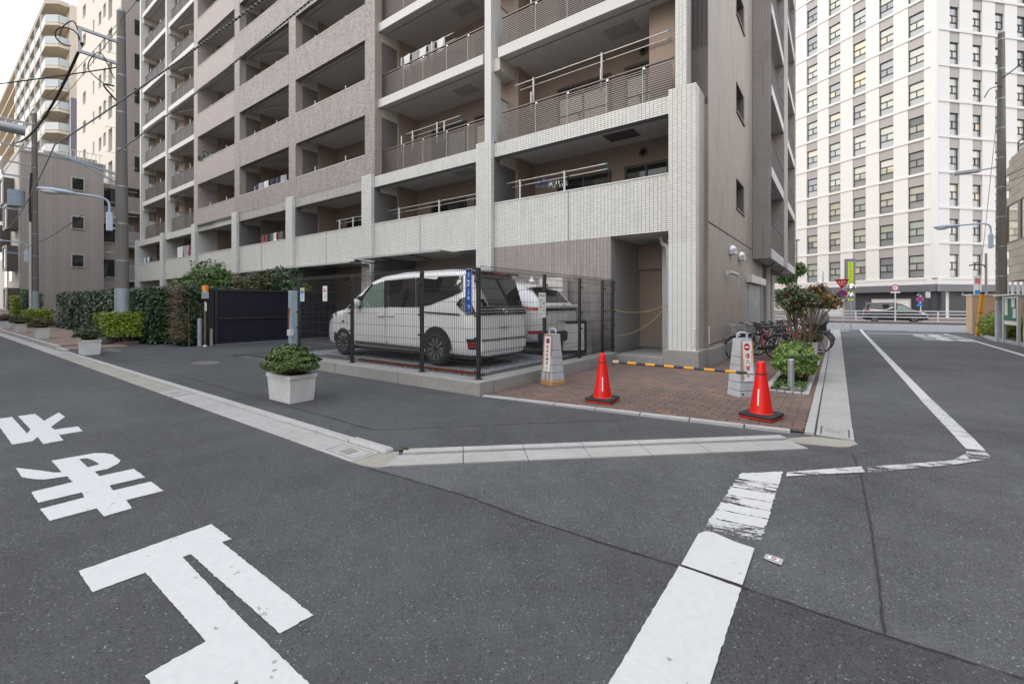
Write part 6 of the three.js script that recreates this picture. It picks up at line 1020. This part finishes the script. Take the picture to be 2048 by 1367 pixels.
{ // long clipped hedge
  const h = thing('hedge', 'long tall dark green clipped hedge beside the gate', 'hedge');
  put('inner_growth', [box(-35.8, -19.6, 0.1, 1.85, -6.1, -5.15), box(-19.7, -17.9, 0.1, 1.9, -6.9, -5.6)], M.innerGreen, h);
  leaves(h, 19000, 501, 0.1, dark, boxSample(-36, -19.4, 0.06, 2.0, -6.2, -4.98, 0.22, 11), M.leafGlossy);
  leaves(h, 5200, 502, 0.085, dark, boxSample(-19.6, -17.75, 0.06, 2.06, -7.0, -5.42, 0.22, 12), M.leafGlossy); base(h, -27, 0, -5.5);
  const t = thing('dry_shrub', 'half bare brown shrub at the end of the hedge beside the beacon', 'shrub'); const r = rng(610), tw = [];
  put('trunk', [rod(V(-17.7, 0, -5.6), V(-17.62, 1.0, -5.55), 0.03, 6, 0.02), rod(V(-17.62, 1.0, -5.55), V(-17.45, 1.6, -5.5), 0.02, 6, 0.01)], M.bark, t);
  for (let i = 0; i < 420; i++) { const y = 0.15 + 1.9 * r(), a = V(-17.65 + (r() - 0.5) * 0.3, y, -5.5 + (r() - 0.5) * 0.3), b = a.clone().add(V(-0.25 - 0.75 * r(), (r() - 0.35) * 0.5, (r() - 0.35) * 0.6)); tw.push(rod(a.lerp(b, r() * 0.6), b, 0.006, 3, 0.003)); }
  put('twigs', tw, M.twig, t).userData.kind = 'stuff'; leaves(t, 420, 611, 0.07, [...dark, [0.2, 0.09, 0.04]], boxSample(-18.6, -17.5, 0.3, 2.1, -6.0, -5.3, 0.3, 13)); base(t, -17.7, 0, -5.6);
  const b = (label, x, y, z, rx, ry, rz, n, tones, seed, twiggy) => { const s = thing('garden_shrub', label, 'shrub', 'shrubs rising behind the hedge'); put('trunk', [rod(V(x, 0, z), V(x + 0.1, y, z), 0.06, 6, 0.03), rod(V(x + 0.1, y * 0.7, z), V(x - 0.4, y + 0.2, z + 0.1), 0.03, 5, 0.015), rod(V(x, y * 0.7, z), V(x + 0.5, y + 0.2, z - 0.1), 0.03, 5, 0.015)], M.bark, s); leaves(s, n, seed, 0.11, tones, domeSample(x, y, z, rx, ry, rz, 0.5, seed)); if (twiggy) { const rr = rng(seed), tt = []; for (let i = 0; i < 200; i++) { const a = V(x + (rr() - 0.5) * rx, y + (rr() - 0.5) * ry, z + (rr() - 0.5) * rz); tt.push(rod(a, a.clone().add(V(rr() - 0.5, rr() * 0.5, rr() - 0.5)), 0.008, 3, 0.004)); } put('twigs', tt, M.twig, s).userData.kind = 'stuff'; } base(s, x, 0, z); };
  b('feathery green shrub rising above the hedge right of the pole', -20.6, 2.3, -7.2, 1.15, 0.75, 0.8, 2600, mid, 620); b('light green sprig bush just right of the utility pole above the hedge', -22.4, 2.05, -7.0, 0.7, 0.45, 0.6, 700, lime, 621);
  b('brown twiggy shrub above the hedge left of the beacon', -19.2, 2.15, -8.2, 1.0, 0.5, 0.7, 900, olive, 622, true); b('dark leafy shrub above the left end of the gate', -19.4, 2.2, -9.6, 1.3, 0.7, 0.8, 2600, dark, 623, true); b('bright green plant peeping over the dark gate', -18.3, 1.95, -9.9, 0.45, 0.42, 0.4, 500, lime, 624);
}
{ // clipped shrubs at the poles and further along
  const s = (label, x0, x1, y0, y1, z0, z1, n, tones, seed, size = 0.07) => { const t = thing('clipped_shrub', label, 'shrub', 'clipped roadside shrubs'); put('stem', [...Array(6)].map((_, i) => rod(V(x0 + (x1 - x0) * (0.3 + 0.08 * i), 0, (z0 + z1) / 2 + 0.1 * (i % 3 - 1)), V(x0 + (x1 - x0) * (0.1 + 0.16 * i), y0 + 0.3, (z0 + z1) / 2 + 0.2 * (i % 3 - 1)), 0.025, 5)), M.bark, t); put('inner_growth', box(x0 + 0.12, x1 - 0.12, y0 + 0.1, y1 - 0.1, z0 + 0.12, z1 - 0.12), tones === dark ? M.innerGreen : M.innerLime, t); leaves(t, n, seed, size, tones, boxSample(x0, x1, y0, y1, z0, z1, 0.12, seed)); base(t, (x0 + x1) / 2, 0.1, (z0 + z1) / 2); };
  s('yellow-green clipped shrub around the foot of the near utility pole', -21.75, -20.1, 0.28, 1.12, -5.0, -3.95, 3600, lime, 630); s('left of two bright green clipped shrubs by the far utility pole', -39.9, -38.3, 0.2, 1.05, -4.9, -4.0, 1500, lime, 631, 0.09); s('right of two bright green clipped shrubs by the far utility pole', -37.9, -36.4, 0.2, 1.1, -4.9, -3.9, 1500, lime, 632, 0.09);
  s('dark clipped shrub left of the far utility pole', -44, -42.2, 0.1, 2.1, -5.2, -4.4, 1800, dark, 633, 0.1); s('yellow-leaved shrub at the left edge of the pavement', -48.2, -46, 0.1, 2.0, -5.2, -4.2, 1500, [...lime, [0.45, 0.3, 0.02]], 634, 0.11); s('dark green shrub between the yellow shrub and the dark one', -45.8, -44.3, 0.1, 2.4, -5.2, -4.5, 1300, mid, 635, 0.1);
  const st = thing('boulder', 'dark rough stone under the yellow-green shrub', 'stone'); const g = new THREE.IcosahedronGeometry(0.28, 2), p = g.attributes.position, nz = smoothNoise(9, 7); for (let i = 0; i < p.count; i++) { const k = 0.8 + 0.4 * nz(p.getX(i) + 0.5, p.getY(i) + p.getZ(i)); p.setXYZ(i, p.getX(i) * k * 1.3, p.getY(i) * k * 0.9, p.getZ(i) * k); } g.computeVertexNormals(); put('rock', g.translate(-20.6, 0.15, -4.0), M.iron, st); base(st, -20.6, 0, -4.0);
}
{ // white planter boxes
  mat('planterWhite', [0.66, 0.69, 0.72], { map: T.dirty, roughness: 0.55 });
  const planter = (label, x, z, y, L, W, H, turn, n, tones, seed, size, dome) => {
    const t = thing('planter_box', label, 'planter', 'white planter boxes'); const g = (s, h0, h1) => { const b = new THREE.BoxGeometry(L, h1 - h0, W).translate(0, (h0 + h1) / 2, 0), p = b.attributes.position; for (let i = 0; i < p.count; i++) { const k = s * (0.9 + 0.1 * p.getY(i) / H); p.setX(i, p.getX(i) * k); p.setZ(i, p.getZ(i) * k); } b.computeVertexNormals(); return metricUV(b); };
    const e = 0.035, side = []; put('box', [g(1, 0, H - 0.05)], M.planterWhite, t); put('rim', [box(-L / 2 - 0.01, L / 2 + 0.01, H - 0.05, H, -W / 2 - 0.01, -W / 2 + e), box(-L / 2 - 0.01, L / 2 + 0.01, H - 0.05, H, W / 2 - e, W / 2 + 0.01), box(-L / 2 - 0.01, -L / 2 + e, H - 0.05, H, -W / 2 + e, W / 2 - e), box(L / 2 - e, L / 2 + 0.01, H - 0.05, H, -W / 2 + e, W / 2 - e)], M.planterWhite, t); put('soil', box(-L / 2 + e, L / 2 - e, H - 0.06, H - 0.03, -W / 2 + e, W / 2 - e), M.soil, t);
    const s = put('shrub', [...Array(7)].map((_, i) => rod(V((i - 3) * 0.05, H - 0.04, (i % 3 - 1) * 0.04), V((i - 3) * 0.1, H + 0.2, (i % 3 - 1) * 0.1), 0.012, 5)), M.bark, t); leaves(s, n, seed, size, tones, domeSample(0, H + dome[3], 0, dome[0], dome[1], dome[2], 0.28, seed, -0.25)); put('inner_growth', new THREE.SphereGeometry(1, 10, 8).scale(dome[0] * 0.72, dome[1] * 0.72, dome[2] * 0.72).translate(0, H + dome[3], 0), M.innerOlive, s);
    t.position.set(x, y, z); t.rotation.y = turn;
  };
  planter('white planter box with a round green azalea on the forecourt', -6.6, -3.39, 0.014, 0.66, 0.4, 0.4, 0.02, 6500, [[0.05, 0.1, 0.02], [0.09, 0.15, 0.03], [0.03, 0.065, 0.015], [0.13, 0.18, 0.035]], 640, 0.042, [0.4, 0.26, 0.33, 0.14]);
  [[-17.15, 0.014, olive, 'white planter box nearest the yellow-green shrub on the forecourt edge'], [-24.95, 0.1, [...olive, [0.14, 0.06, 0.03]], 'second white planter box along the left kerb'], [-30.8, 0.1, olive, 'third white planter box along the left kerb'], [-36.4, 0.1, [[0.12, 0.06, 0.035], [0.08, 0.05, 0.03]], 'fourth white planter box along the left kerb, brown and sparse']].forEach(([x, y, tones, label], i) => planter(label, x, -3.02, y, 0.66, 0.38, 0.42, 0, i === 3 ? 900 : 2600, i ? tones : [[0.03, 0.055, 0.02], [0.05, 0.075, 0.025]], 650 + i, 0.055, [0.4, 0.22, 0.3, 0.13]));
  planter('white planter box with clipped shrub behind the planting strip', -0.62, -15.95, groundY(-15.95) + 0.02, 0.36, 0.62, 0.42, 0, 2400, olive, 660, 0.05, [0.26, 0.18, 0.36, 0.12]);
}
{ // planting strip: low shrub, red-tipped trees, weeds
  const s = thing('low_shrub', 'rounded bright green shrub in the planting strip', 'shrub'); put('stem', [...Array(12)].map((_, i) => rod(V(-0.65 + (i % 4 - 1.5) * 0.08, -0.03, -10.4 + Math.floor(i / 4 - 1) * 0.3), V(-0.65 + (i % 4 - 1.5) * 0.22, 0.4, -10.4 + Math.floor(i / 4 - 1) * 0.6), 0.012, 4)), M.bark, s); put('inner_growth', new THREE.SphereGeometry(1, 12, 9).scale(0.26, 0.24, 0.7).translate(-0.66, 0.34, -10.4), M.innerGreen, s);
  leaves(s, 9500, 670, 0.042, [[0.1, 0.2, 0.03], [0.16, 0.27, 0.035], [0.06, 0.13, 0.025], [0.24, 0.32, 0.06], [0.04, 0.09, 0.02]], domeSample(-0.66, 0.34, -10.4, 0.37, 0.34, 0.95, 0.3, 670, -0.6)); base(s, -0.65, 0, -10.45);
  const tree = (label, x, z, seed, n, tones, h, size) => { const t = thing('small_tree', label, 'tree', 'red-tipped trees in the planting strip'), y = groundY(z), ends = branches(t, seed, x, y, z, h, 0.44, 4, 3, 0.03), cl = ends.map((p) => [p.x, p.y, p.z, 0.15]); leaves(t, n, seed + 1, size, tones, clumpSample(cl), M.leafGlossy, 'crown'); base(t, x, y, z); };
  tree('multi-stemmed tree with green and reddish leaves above the low shrub', -0.62, -11.3, 681, 3600, [[0.03, 0.075, 0.035], [0.05, 0.11, 0.045], [0.025, 0.06, 0.03], [0.1, 0.16, 0.06], [0.05, 0.1, 0.04], [0.04, 0.09, 0.04], [0.24, 0.08, 0.04]], 0.6, 0.058);
  tree('orange-tinted tree further along the planting strip', -0.55, -14.0, 684, 2200, [[0.22, 0.1, 0.03], [0.3, 0.13, 0.03], [0.08, 0.12, 0.03], [0.05, 0.09, 0.03]], 0.66, 0.075);
  const w = thing('weeds', 'small green weeds round the bollard', 'weeds'); w.userData.kind = 'stuff'; leaves(w, 520, 690, 0.045, mid, (r) => [V(-0.9 + 0.5 * r(), 0.01 + 0.09 * r() * r(), -8.62 - 1.0 * r()), V(0, 1, 0)]); leaves(w, 60, 691, 0.03, mid, (r) => [V(-3.44 + 0.06 * r(), 0.02 + 0.02 * r(), -2.86 - 0.03 * r()), V(0, 1, 0)]);
}
{ // right verge and distance
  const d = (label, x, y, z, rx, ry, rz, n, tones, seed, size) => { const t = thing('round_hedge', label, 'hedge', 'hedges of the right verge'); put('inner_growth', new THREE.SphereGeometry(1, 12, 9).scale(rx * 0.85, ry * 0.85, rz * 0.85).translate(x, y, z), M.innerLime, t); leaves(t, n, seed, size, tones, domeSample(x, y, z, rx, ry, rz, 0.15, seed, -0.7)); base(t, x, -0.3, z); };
  d('round bright yellow-green hedge left of the right utility pole', 6.95, 0.3, -33.6, 0.85, 0.72, 1.6, 2800, lime, 700, 0.1); d('darker hedge behind the green notice board', 7.4, 0.3, -28, 0.8, 0.75, 3.0, 3400, [...lime, ...mid], 701, 0.1); d('low shrub with pale variegated leaves under the notice board', 6.6, 0.05, -25.2, 0.35, 0.35, 1.6, 1400, [...dark, [0.4, 0.42, 0.36]], 702, 0.08);
  const t = thing('street_tree', 'green street tree at the far end beside the apartment block', 'tree'), ends = branches(t, 705, -2.9, -0.35, -46, 1.5, 0.45, 1, 4, 0.1); leaves(t, 2200, 706, 0.2, mid, clumpSample(ends.map((p) => [p.x, p.y, p.z, 0.5])), M.leaf, 'crown'); base(t, -2.9, -0.35, -46);
}

// ---------- bicycles ----------
mat('bikeSilver', [0.55, 0.56, 0.58], { roughness: 0.25, metalness: 0.9 }); mat('bikeRed', [0.5, 0.015, 0.015], { roughness: 0.3, clearcoat: 0.6 }); mat('bikeBlue', [0.04, 0.06, 0.12], { roughness: 0.35 }); mat('saddleBrown', [0.16, 0.06, 0.03], { roughness: 0.6 });
function bicycle(label, x, z, turn, frameMat, o = {}) { // front wheel towards local -x, origin on the ground between the wheels
  const b = thing('bicycle', label, 'bicycle', 'parked bicycles'), R = 0.33, wx = 0.54;
  const wheelAt = (s) => { const w = put('wheel', new THREE.TorusGeometry(R - 0.018, 0.018, 8, 40), M.rubber, b); w.position.set(s * wx, R, 0); put('rim', new THREE.TorusGeometry(R - 0.042, 0.009, 6, 40), M.bikeSilver, w); put('spokes', [...Array(18)].map((_, k) => { const a = k / 18 * Math.PI * 2; return rod(V(Math.cos(a + 0.25) * 0.02, Math.sin(a + 0.25) * 0.02, (k % 2 - 0.5) * 0.05), V(Math.cos(a) * (R - 0.045), Math.sin(a) * (R - 0.045), 0), 0.0018, 3); }), M.bikeSilver, w).userData.kind = 'stuff'; put('hub', new THREE.CylinderGeometry(0.025, 0.025, 0.09, 10).rotateX(Math.PI / 2), M.steel, w); };
  wheelAt(-1); wheelAt(1);
  put('frame', [rod(V(-0.36, 0.62, 0), V(0.03, 0.3, 0), 0.017, 8), tube([V(-0.37, 0.74, 0), V(-0.25, 0.6, 0), V(-0.02, 0.47, 0), V(0.13, 0.46, 0)], 0.014, 8, 24), rod(V(0.03, 0.28, 0), V(0.17, 0.8, 0), 0.016, 8), rod(V(0.03, 0.29, 0.04), V(wx, R, 0.05), 0.009), rod(V(0.03, 0.29, -0.04), V(wx, R, -0.05), 0.009), rod(V(0.15, 0.66, 0.03), V(wx, R, 0.05), 0.008), rod(V(0.15, 0.66, -0.03), V(wx, R, -0.05), 0.008), rod(V(-0.35, 0.58, 0), V(-0.385, 0.8, 0), 0.019, 8)], frameMat, b);
  put('fork', [tube([V(-0.36, 0.62, 0.02), V(-0.43, 0.48, 0.045), V(-wx, R, 0.05)], 0.01, 6, 16), tube([V(-0.36, 0.62, -0.02), V(-0.43, 0.48, -0.045), V(-wx, R, -0.05)], 0.01, 6, 16)], M.bikeSilver, b);
  const h = put('handlebar', [rod(V(-0.38, 0.78, 0), V(-0.4, 0.98, 0), 0.012), tube([V(-0.2, 0.98, 0.29), V(-0.34, 1.0, 0.27), V(-0.42, 0.99, 0.12), V(-0.41, 0.98, 0), V(-0.42, 0.99, -0.12), V(-0.34, 1.0, -0.27), V(-0.2, 0.98, -0.29)], 0.011, 8, 50)], M.bikeSilver, b); for (const s of [-1, 1]) { put('grip', rod(V(-0.31, 1.0, s * 0.272), V(-0.18, 0.978, s * 0.292), 0.016, 8), M.black, h); put('brake_lever', rod(V(-0.38, 0.985, s * 0.2), V(-0.28, 0.96, s * 0.3), 0.007), M.black, h); }
  put('saddle', [new THREE.SphereGeometry(0.11, 14, 8).scale(1.2, 0.35, 0.85).translate(0.24, 0.88, 0), new THREE.SphereGeometry(0.06, 10, 8).scale(1.7, 0.5, 0.7).translate(0.12, 0.885, 0)], o.saddle ?? M.black, b); put('seat_post', rod(V(0.17, 0.78, 0), V(0.2, 0.87, 0), 0.013), M.steel, b);
  put('fender', [-1, 1].map((s) => new THREE.TorusGeometry(R + 0.02, 0.014, 6, 24, 2.5).scale(1, 1, 1.7).rotateZ(s > 0 ? 0.1 : 0.75).translate(s * wx, R, 0)), o.fender ?? M.black, b);
  put('crank', [new THREE.TorusGeometry(0.085, 0.008, 6, 24).translate(0.03, 0.29, 0.05), rod(V(0.03, 0.29, 0.06), V(-0.09, 0.2, 0.08), 0.008), rod(V(0.03, 0.29, -0.06), V(0.15, 0.38, -0.08), 0.008)], M.bikeSilver, b); put('pedal', rbox(-0.14, -0.05, 0.185, 0.205, 0.08, 0.16, 0.006, 1), M.black, b); put('chain_guard', rbox(0.0, 0.5, 0.27, 0.36, 0.055, 0.07, 0.02, 1), M.black, b);
  put('stand', [rod(V(wx, R, 0.07), V(wx + 0.1, 0.02, 0.16), 0.009), rod(V(wx, R, -0.07), V(wx + 0.1, 0.02, -0.16), 0.009), rod(V(wx + 0.1, 0.02, -0.16), V(wx + 0.1, 0.02, 0.16), 0.009)], M.steel, b);
  put('carrier', [bar(V(0.2, 0.7, 0.06), V(0.72, 0.7, 0.06), 0.012, 0.012), bar(V(0.2, 0.7, -0.06), V(0.72, 0.7, -0.06), 0.012, 0.012), bar(V(0.7, 0.7, -0.06), V(0.7, 0.7, 0.06), 0.012, 0.012), bar(V(0.45, 0.7, -0.06), V(0.45, 0.7, 0.06), 0.012, 0.012), rod(V(0.65, 0.7, 0.06), V(wx, R, 0.06), 0.006), rod(V(0.65, 0.7, -0.06), V(wx, R, -0.06), 0.006)], M.bikeSilver, b);
  if (o.basket !== null) { // wire basket with sloping sides
    const g = [], x0 = -0.78, x1 = -0.45, y0 = 0.72, y1 = 0.98, e = 0.04, wz = 0.15; for (let i = 0; i <= 8; i++) { const t = i / 8; for (const s of [-1, 1]) { g.push(rod(V(x0 + e + (x1 - x0 - e) * t, y0, s * (wz - 0.03)), V(x0 + (x1 - x0) * t, y1, s * wz), 0.003, 4), rod(V(s < 0 ? x0 + e : x1, y0, -wz + 0.03 + (2 * wz - 0.06) * t), V(s < 0 ? x0 : x1, y1, -wz + 2 * wz * t), 0.003, 4)); } g.push(rod(V(x0 + e + (x1 - x0 - e) * t, y0, -wz + 0.03), V(x0 + e + (x1 - x0 - e) * t, y0, wz - 0.03), 0.003, 4)); }
    for (let k = 0; k <= 5; k++) { const t = k / 5, y = y0 + (y1 - y0) * t, a = x0 + e * (1 - t), w = wz - 0.03 * (1 - t), r = k === 5 ? 0.006 : 0.003; g.push(rod(V(a, y, -w), V(x1, y, -w), r, 4), rod(V(a, y, w), V(x1, y, w), r, 4), rod(V(a, y, -w), V(a, y, w), r, 4), rod(V(x1, y, -w), V(x1, y, w), r, 4)); }
    put('basket', g, o.basket ?? M.bikeSilver, b).userData.kind = 'stuff';
  }
  put('lamp', new THREE.SphereGeometry(0.035, 10, 8).translate(-0.5, 0.68, 0.06), M.chrome, b); put('reflector', rbox(0.72, 0.735, 0.66, 0.71, -0.03, 0.03, 0.004, 1), M.redLamp, b);
  if (o.seat) { put('child_seat', [rbox(0.3, 0.7, 0.72, 0.78, -0.17, 0.17, 0.03), rbox(0.62, 0.7, 0.75, 1.3, -0.17, 0.17, 0.04), rbox(0.3, 0.64, 0.76, 0.95, 0.13, 0.18, 0.02), rbox(0.3, 0.64, 0.76, 0.95, -0.18, -0.13, 0.02)], M.black, b); const c = new THREE.SphereGeometry(0.33, 20, 14), p = c.attributes.position, nz = smoothNoise(33, 9); for (let i = 0; i < p.count; i++) { const k = 0.9 + 0.2 * nz(p.getX(i) * 2, p.getY(i) * 2 + p.getZ(i)); p.setXYZ(i, p.getX(i) * k * 0.95, p.getY(i) * k * 0.95, p.getZ(i) * k * 0.75); } c.computeVertexNormals(); put('rain_cover', c.translate(0.48, 1.12, 0), mat('coverGrey', [0.26, 0.26, 0.27], { roughness: 0.45 }), b); }
  b.position.set(x, groundY(z) + 0.022, z); b.rotation.y = turn; b.rotation.x = o.lean ?? 0.03; return b;
}
bicycle('black bicycle with a silver tube and wire basket, nearest of the row', -1.74, -13.6, 0.62, M.black, { lean: 0.05 });
bicycle('silver-framed bicycle second in the row with wire basket', -1.62, -14.3, 0.55, M.bikeSilver, { lean: -0.03 });
bicycle('dark blue bicycle third in the row with brown saddle', -1.45, -15.2, 0.45, M.bikeBlue, { saddle: M.saddleBrown, basket: M.black });
bicycle('red bicycle fourth in the row', -1.35, -16.1, 0.4, M.bikeRed, { basket: M.black, fender: M.bikeRed });
bicycle('red bicycle farthest along the row near the far stand', -1.2, -18.6, 0.3, M.bikeRed, { basket: M.bikeSilver });
bicycle('dark bicycle with child seat under a grey rain cover', -0.95, -16.7, 0.25, M.black, { seat: true, basket: M.black });
bicycle('dark bicycle beside the kerb behind the white planter', -0.9, -18.0, 0.2, M.bikeBlue, { basket: M.black });
{ // small red cones among the bicycles
  for (const [x, z, l] of [[-2.0, -17.4, 'red cone standing between the bicycles by the wall'], [-1.0, -15.4, 'red cone standing behind the planting strip']]) { const t = thing('traffic_cone', l, 'traffic cone', 'red cones among the bicycles'); put('body', new THREE.LatheGeometry([[0.15, 0.03], [0.125, 0.05], [0.045, 0.66], [0.03, 0.69], [0, 0.7]].map(([a, b]) => new THREE.Vector2(a, b)), 20), M.coneRed, t); put('foot', rbox(-0.18, 0.18, 0, 0.03, -0.18, 0.18, 0.01, 1), M.rubber, t); t.position.set(x, groundY(z) + 0.025, z); }
}
// ---------- laundry and balcony things ----------
{
  mat('clothWhite', [0.7, 0.71, 0.72], { roughness: 0.9 }); mat('clothNavy', [0.03, 0.035, 0.07], { roughness: 0.95 }); mat('clothGrey', [0.34, 0.34, 0.36], { roughness: 0.95 }); mat('clothRed', [0.25, 0.06, 0.08], { roughness: 0.95 }); mat('clothGreen', [0.12, 0.16, 0.12], { roughness: 0.95 }); mat('hangerBlue', [0.03, 0.15, 0.5], { roughness: 0.4 }); mat('tipCyan', [0.05, 0.45, 0.62], { roughness: 0.4 });
  const poles = (label, x0, x1, y, z, extra) => { const t = thing('laundry_pole', label, 'laundry pole', 'laundry poles on the balconies'); put('pole', rod(V(x0, y, z), V(x1, y, z), 0.016, 8), M.steel, t); put('pole', rod(V(x0 + 0.05, y - 0.09, z - 0.18), V(x1 - 0.05, y - 0.09, z - 0.18), 0.016, 8), M.steel, t); for (const [x, zz, yy] of [[x0, z, y], [x1, z, y], [x1 - 0.05, z - 0.18, y - 0.09]]) put('end_cap', rod(V(x - 0.03, yy, zz), V(x + 0.03, yy, zz), 0.02, 8), M.tipCyan, t); for (const f of [0.15, 0.62]) { const x = x0 + (x1 - x0) * f; put('bracket', [bar(V(x, y - 0.12, z + 0.05), V(x, y - 0.05, z - 0.3), 0.025, 0.03)], M.frame, t); put('support', cyl(x, y - 0.75, y + 0.02, z + 0.05, 0.03, 0.03, 10), M.whitePaint, t); } base(t, (x0 + x1) / 2, y, z); return t; };
  const ORD = ['first', 'second', 'third', 'fourth', 'fifth', 'sixth', 'seventh'];
  const cloth = (label, x, y, z, w, h, m, seed) => { const g = new THREE.PlaneGeometry(w, h, 12, 8).translate(0, -h / 2, 0), p = g.attributes.position, nz = smoothNoise(seed, 6); for (let i = 0; i < p.count; i++) { const d = -p.getY(i) / h; p.setZ(i, (nz(p.getX(i) * 0.8 + 0.5, p.getY(i) * 0.2) - 0.5) * 0.16 * (0.3 + d)); p.setX(i, p.getX(i) * (1 - 0.12 * d)); } g.computeVertexNormals(); const b = g.clone().translate(0, 0, -0.012); const o = put('laundry', [g, b], m); tag(o, label, 'laundry', 'washing on the balconies'); o.position.set(x, y, z); return o; };
  poles('pair of laundry poles with blue hangers on the lowest right balcony', -8.3, -5.0, 5.22, -11.1);
  { const h = thing('clip_hanger', 'round clip hanger hanging from the lowest right laundry pole', 'hanger'); put('ring', new THREE.TorusGeometry(0.3, 0.012, 6, 28).rotateX(Math.PI / 2).scale(1, 1, 0.6).translate(-6.55, 4.98, -11.2), M.clothGreen, h); for (let i = 0; i < 22; i++) { const a = i / 22 * Math.PI * 2; put('clip', box(-0.012, 0.012, -0.09, 0, -0.012, 0.012).translate(-6.55 + 0.3 * Math.cos(a), 4.98, -11.2 + 0.18 * Math.sin(a)), i % 3 ? M.clothWhite : M.clothGreen, h); } base(h, -6.55, 4.98, -11.2);
    const b = thing('clothes_hanger', 'blue clothes hanger on the lowest right laundry pole', 'hanger'); put('wire', [tube([V(-7.0, 5.24, -11.12), V(-7.0, 5.15, -11.12), V(-7.28, 4.98, -11.15), V(-7.25, 4.95, -11.15), V(-6.75, 4.95, -11.1), V(-6.72, 4.98, -11.1), V(-7.0, 5.13, -11.12)], 0.011, 6, 50)], M.hangerBlue, b); base(b, -7, 5, -11.12); }
  poles('pair of laundry poles behind the left parapet of the nearest two', -14.2, -9.6, 5.1, -11.15); poles('pair of laundry poles on the third low balcony from the corner', -17.8, -15.7, 5.1, -11.15); poles('long laundry poles on the upper right louvred balcony', -8.2, -3.4, 8.35, -11.35); poles('laundry poles on the louvred balcony left of the white column', -13.4, -10.6, 8.0, -11.35); poles('laundry poles with towels two floors above the left awning', -13.6, -10.9, 11.0, -11.35);
  for (let i = 0; i < 5; i++) cloth(ORD[i] + ' from the left ' + 'of the pale towels on the upper louvred balcony', -13.3 + i * 0.45, 10.98, -11.3, 0.38, 0.55, i % 2 ? M.clothGrey : M.clothWhite, 800 + i);
  for (let i = 0; i < 6; i++) cloth(ORD[i] + ' from the left ' + 'of the white and grey washing on the second low balcony', -36.6 + i * 0.55, 5.35, -10.95, 0.5, 0.85, [M.clothWhite, M.clothWhite, M.clothGrey, M.clothGrey, M.clothRed, M.clothGrey][i], 810 + i);
  for (let i = 0; i < 7; i++) cloth(ORD[i] + ' from the left ' + 'of the dark red washing on the middle low balcony', -24.3 + i * 0.34, 5.05, -10.95, 0.3, 0.5, [M.clothRed, M.clothRed, M.clothNavy, M.clothGreen, M.clothWhite, M.clothRed, M.clothGreen][i], 820 + i);
  for (let i = 0; i < 6; i++) cloth(ORD[i] + ' from the left ' + 'of the navy washing on the tiled balcony above the gate', -25.2 + i * 0.6, 7.85, -11.0, 0.5, 0.6, [M.clothNavy, M.clothGrey, M.clothWhite, M.clothNavy, M.clothNavy, M.clothGrey][i], 830 + i);
  for (let i = 0; i < 4; i++) cloth(ORD[i] + ' from the left ' + 'of the blue and white washing on the leftmost low balcony', -43.8 + i * 0.5, 5.05, -10.9, 0.4, 0.5, [M.clothWhite, M.hangerBlue, M.clothWhite, M.clothNavy][i], 840 + i);
  const p = thing('balcony_plant', 'green potted plant on an upper tiled balcony at the left', 'plant'); put('pot', cyl(-31.9, 9.5, 9.9, -11.3, 0.18, 0.22, 12), M.saddleBrown, p); leaves(p, 700, 850, 0.1, [[0.08, 0.14, 0.07], [0.12, 0.2, 0.1], [0.05, 0.1, 0.05]], domeSample(-31.9, 10.45, -11.2, 0.55, 0.5, 0.45, 0.5, 850)); base(p, -31.9, 9.5, -11.3);
}
renderer.render(scene, camera);
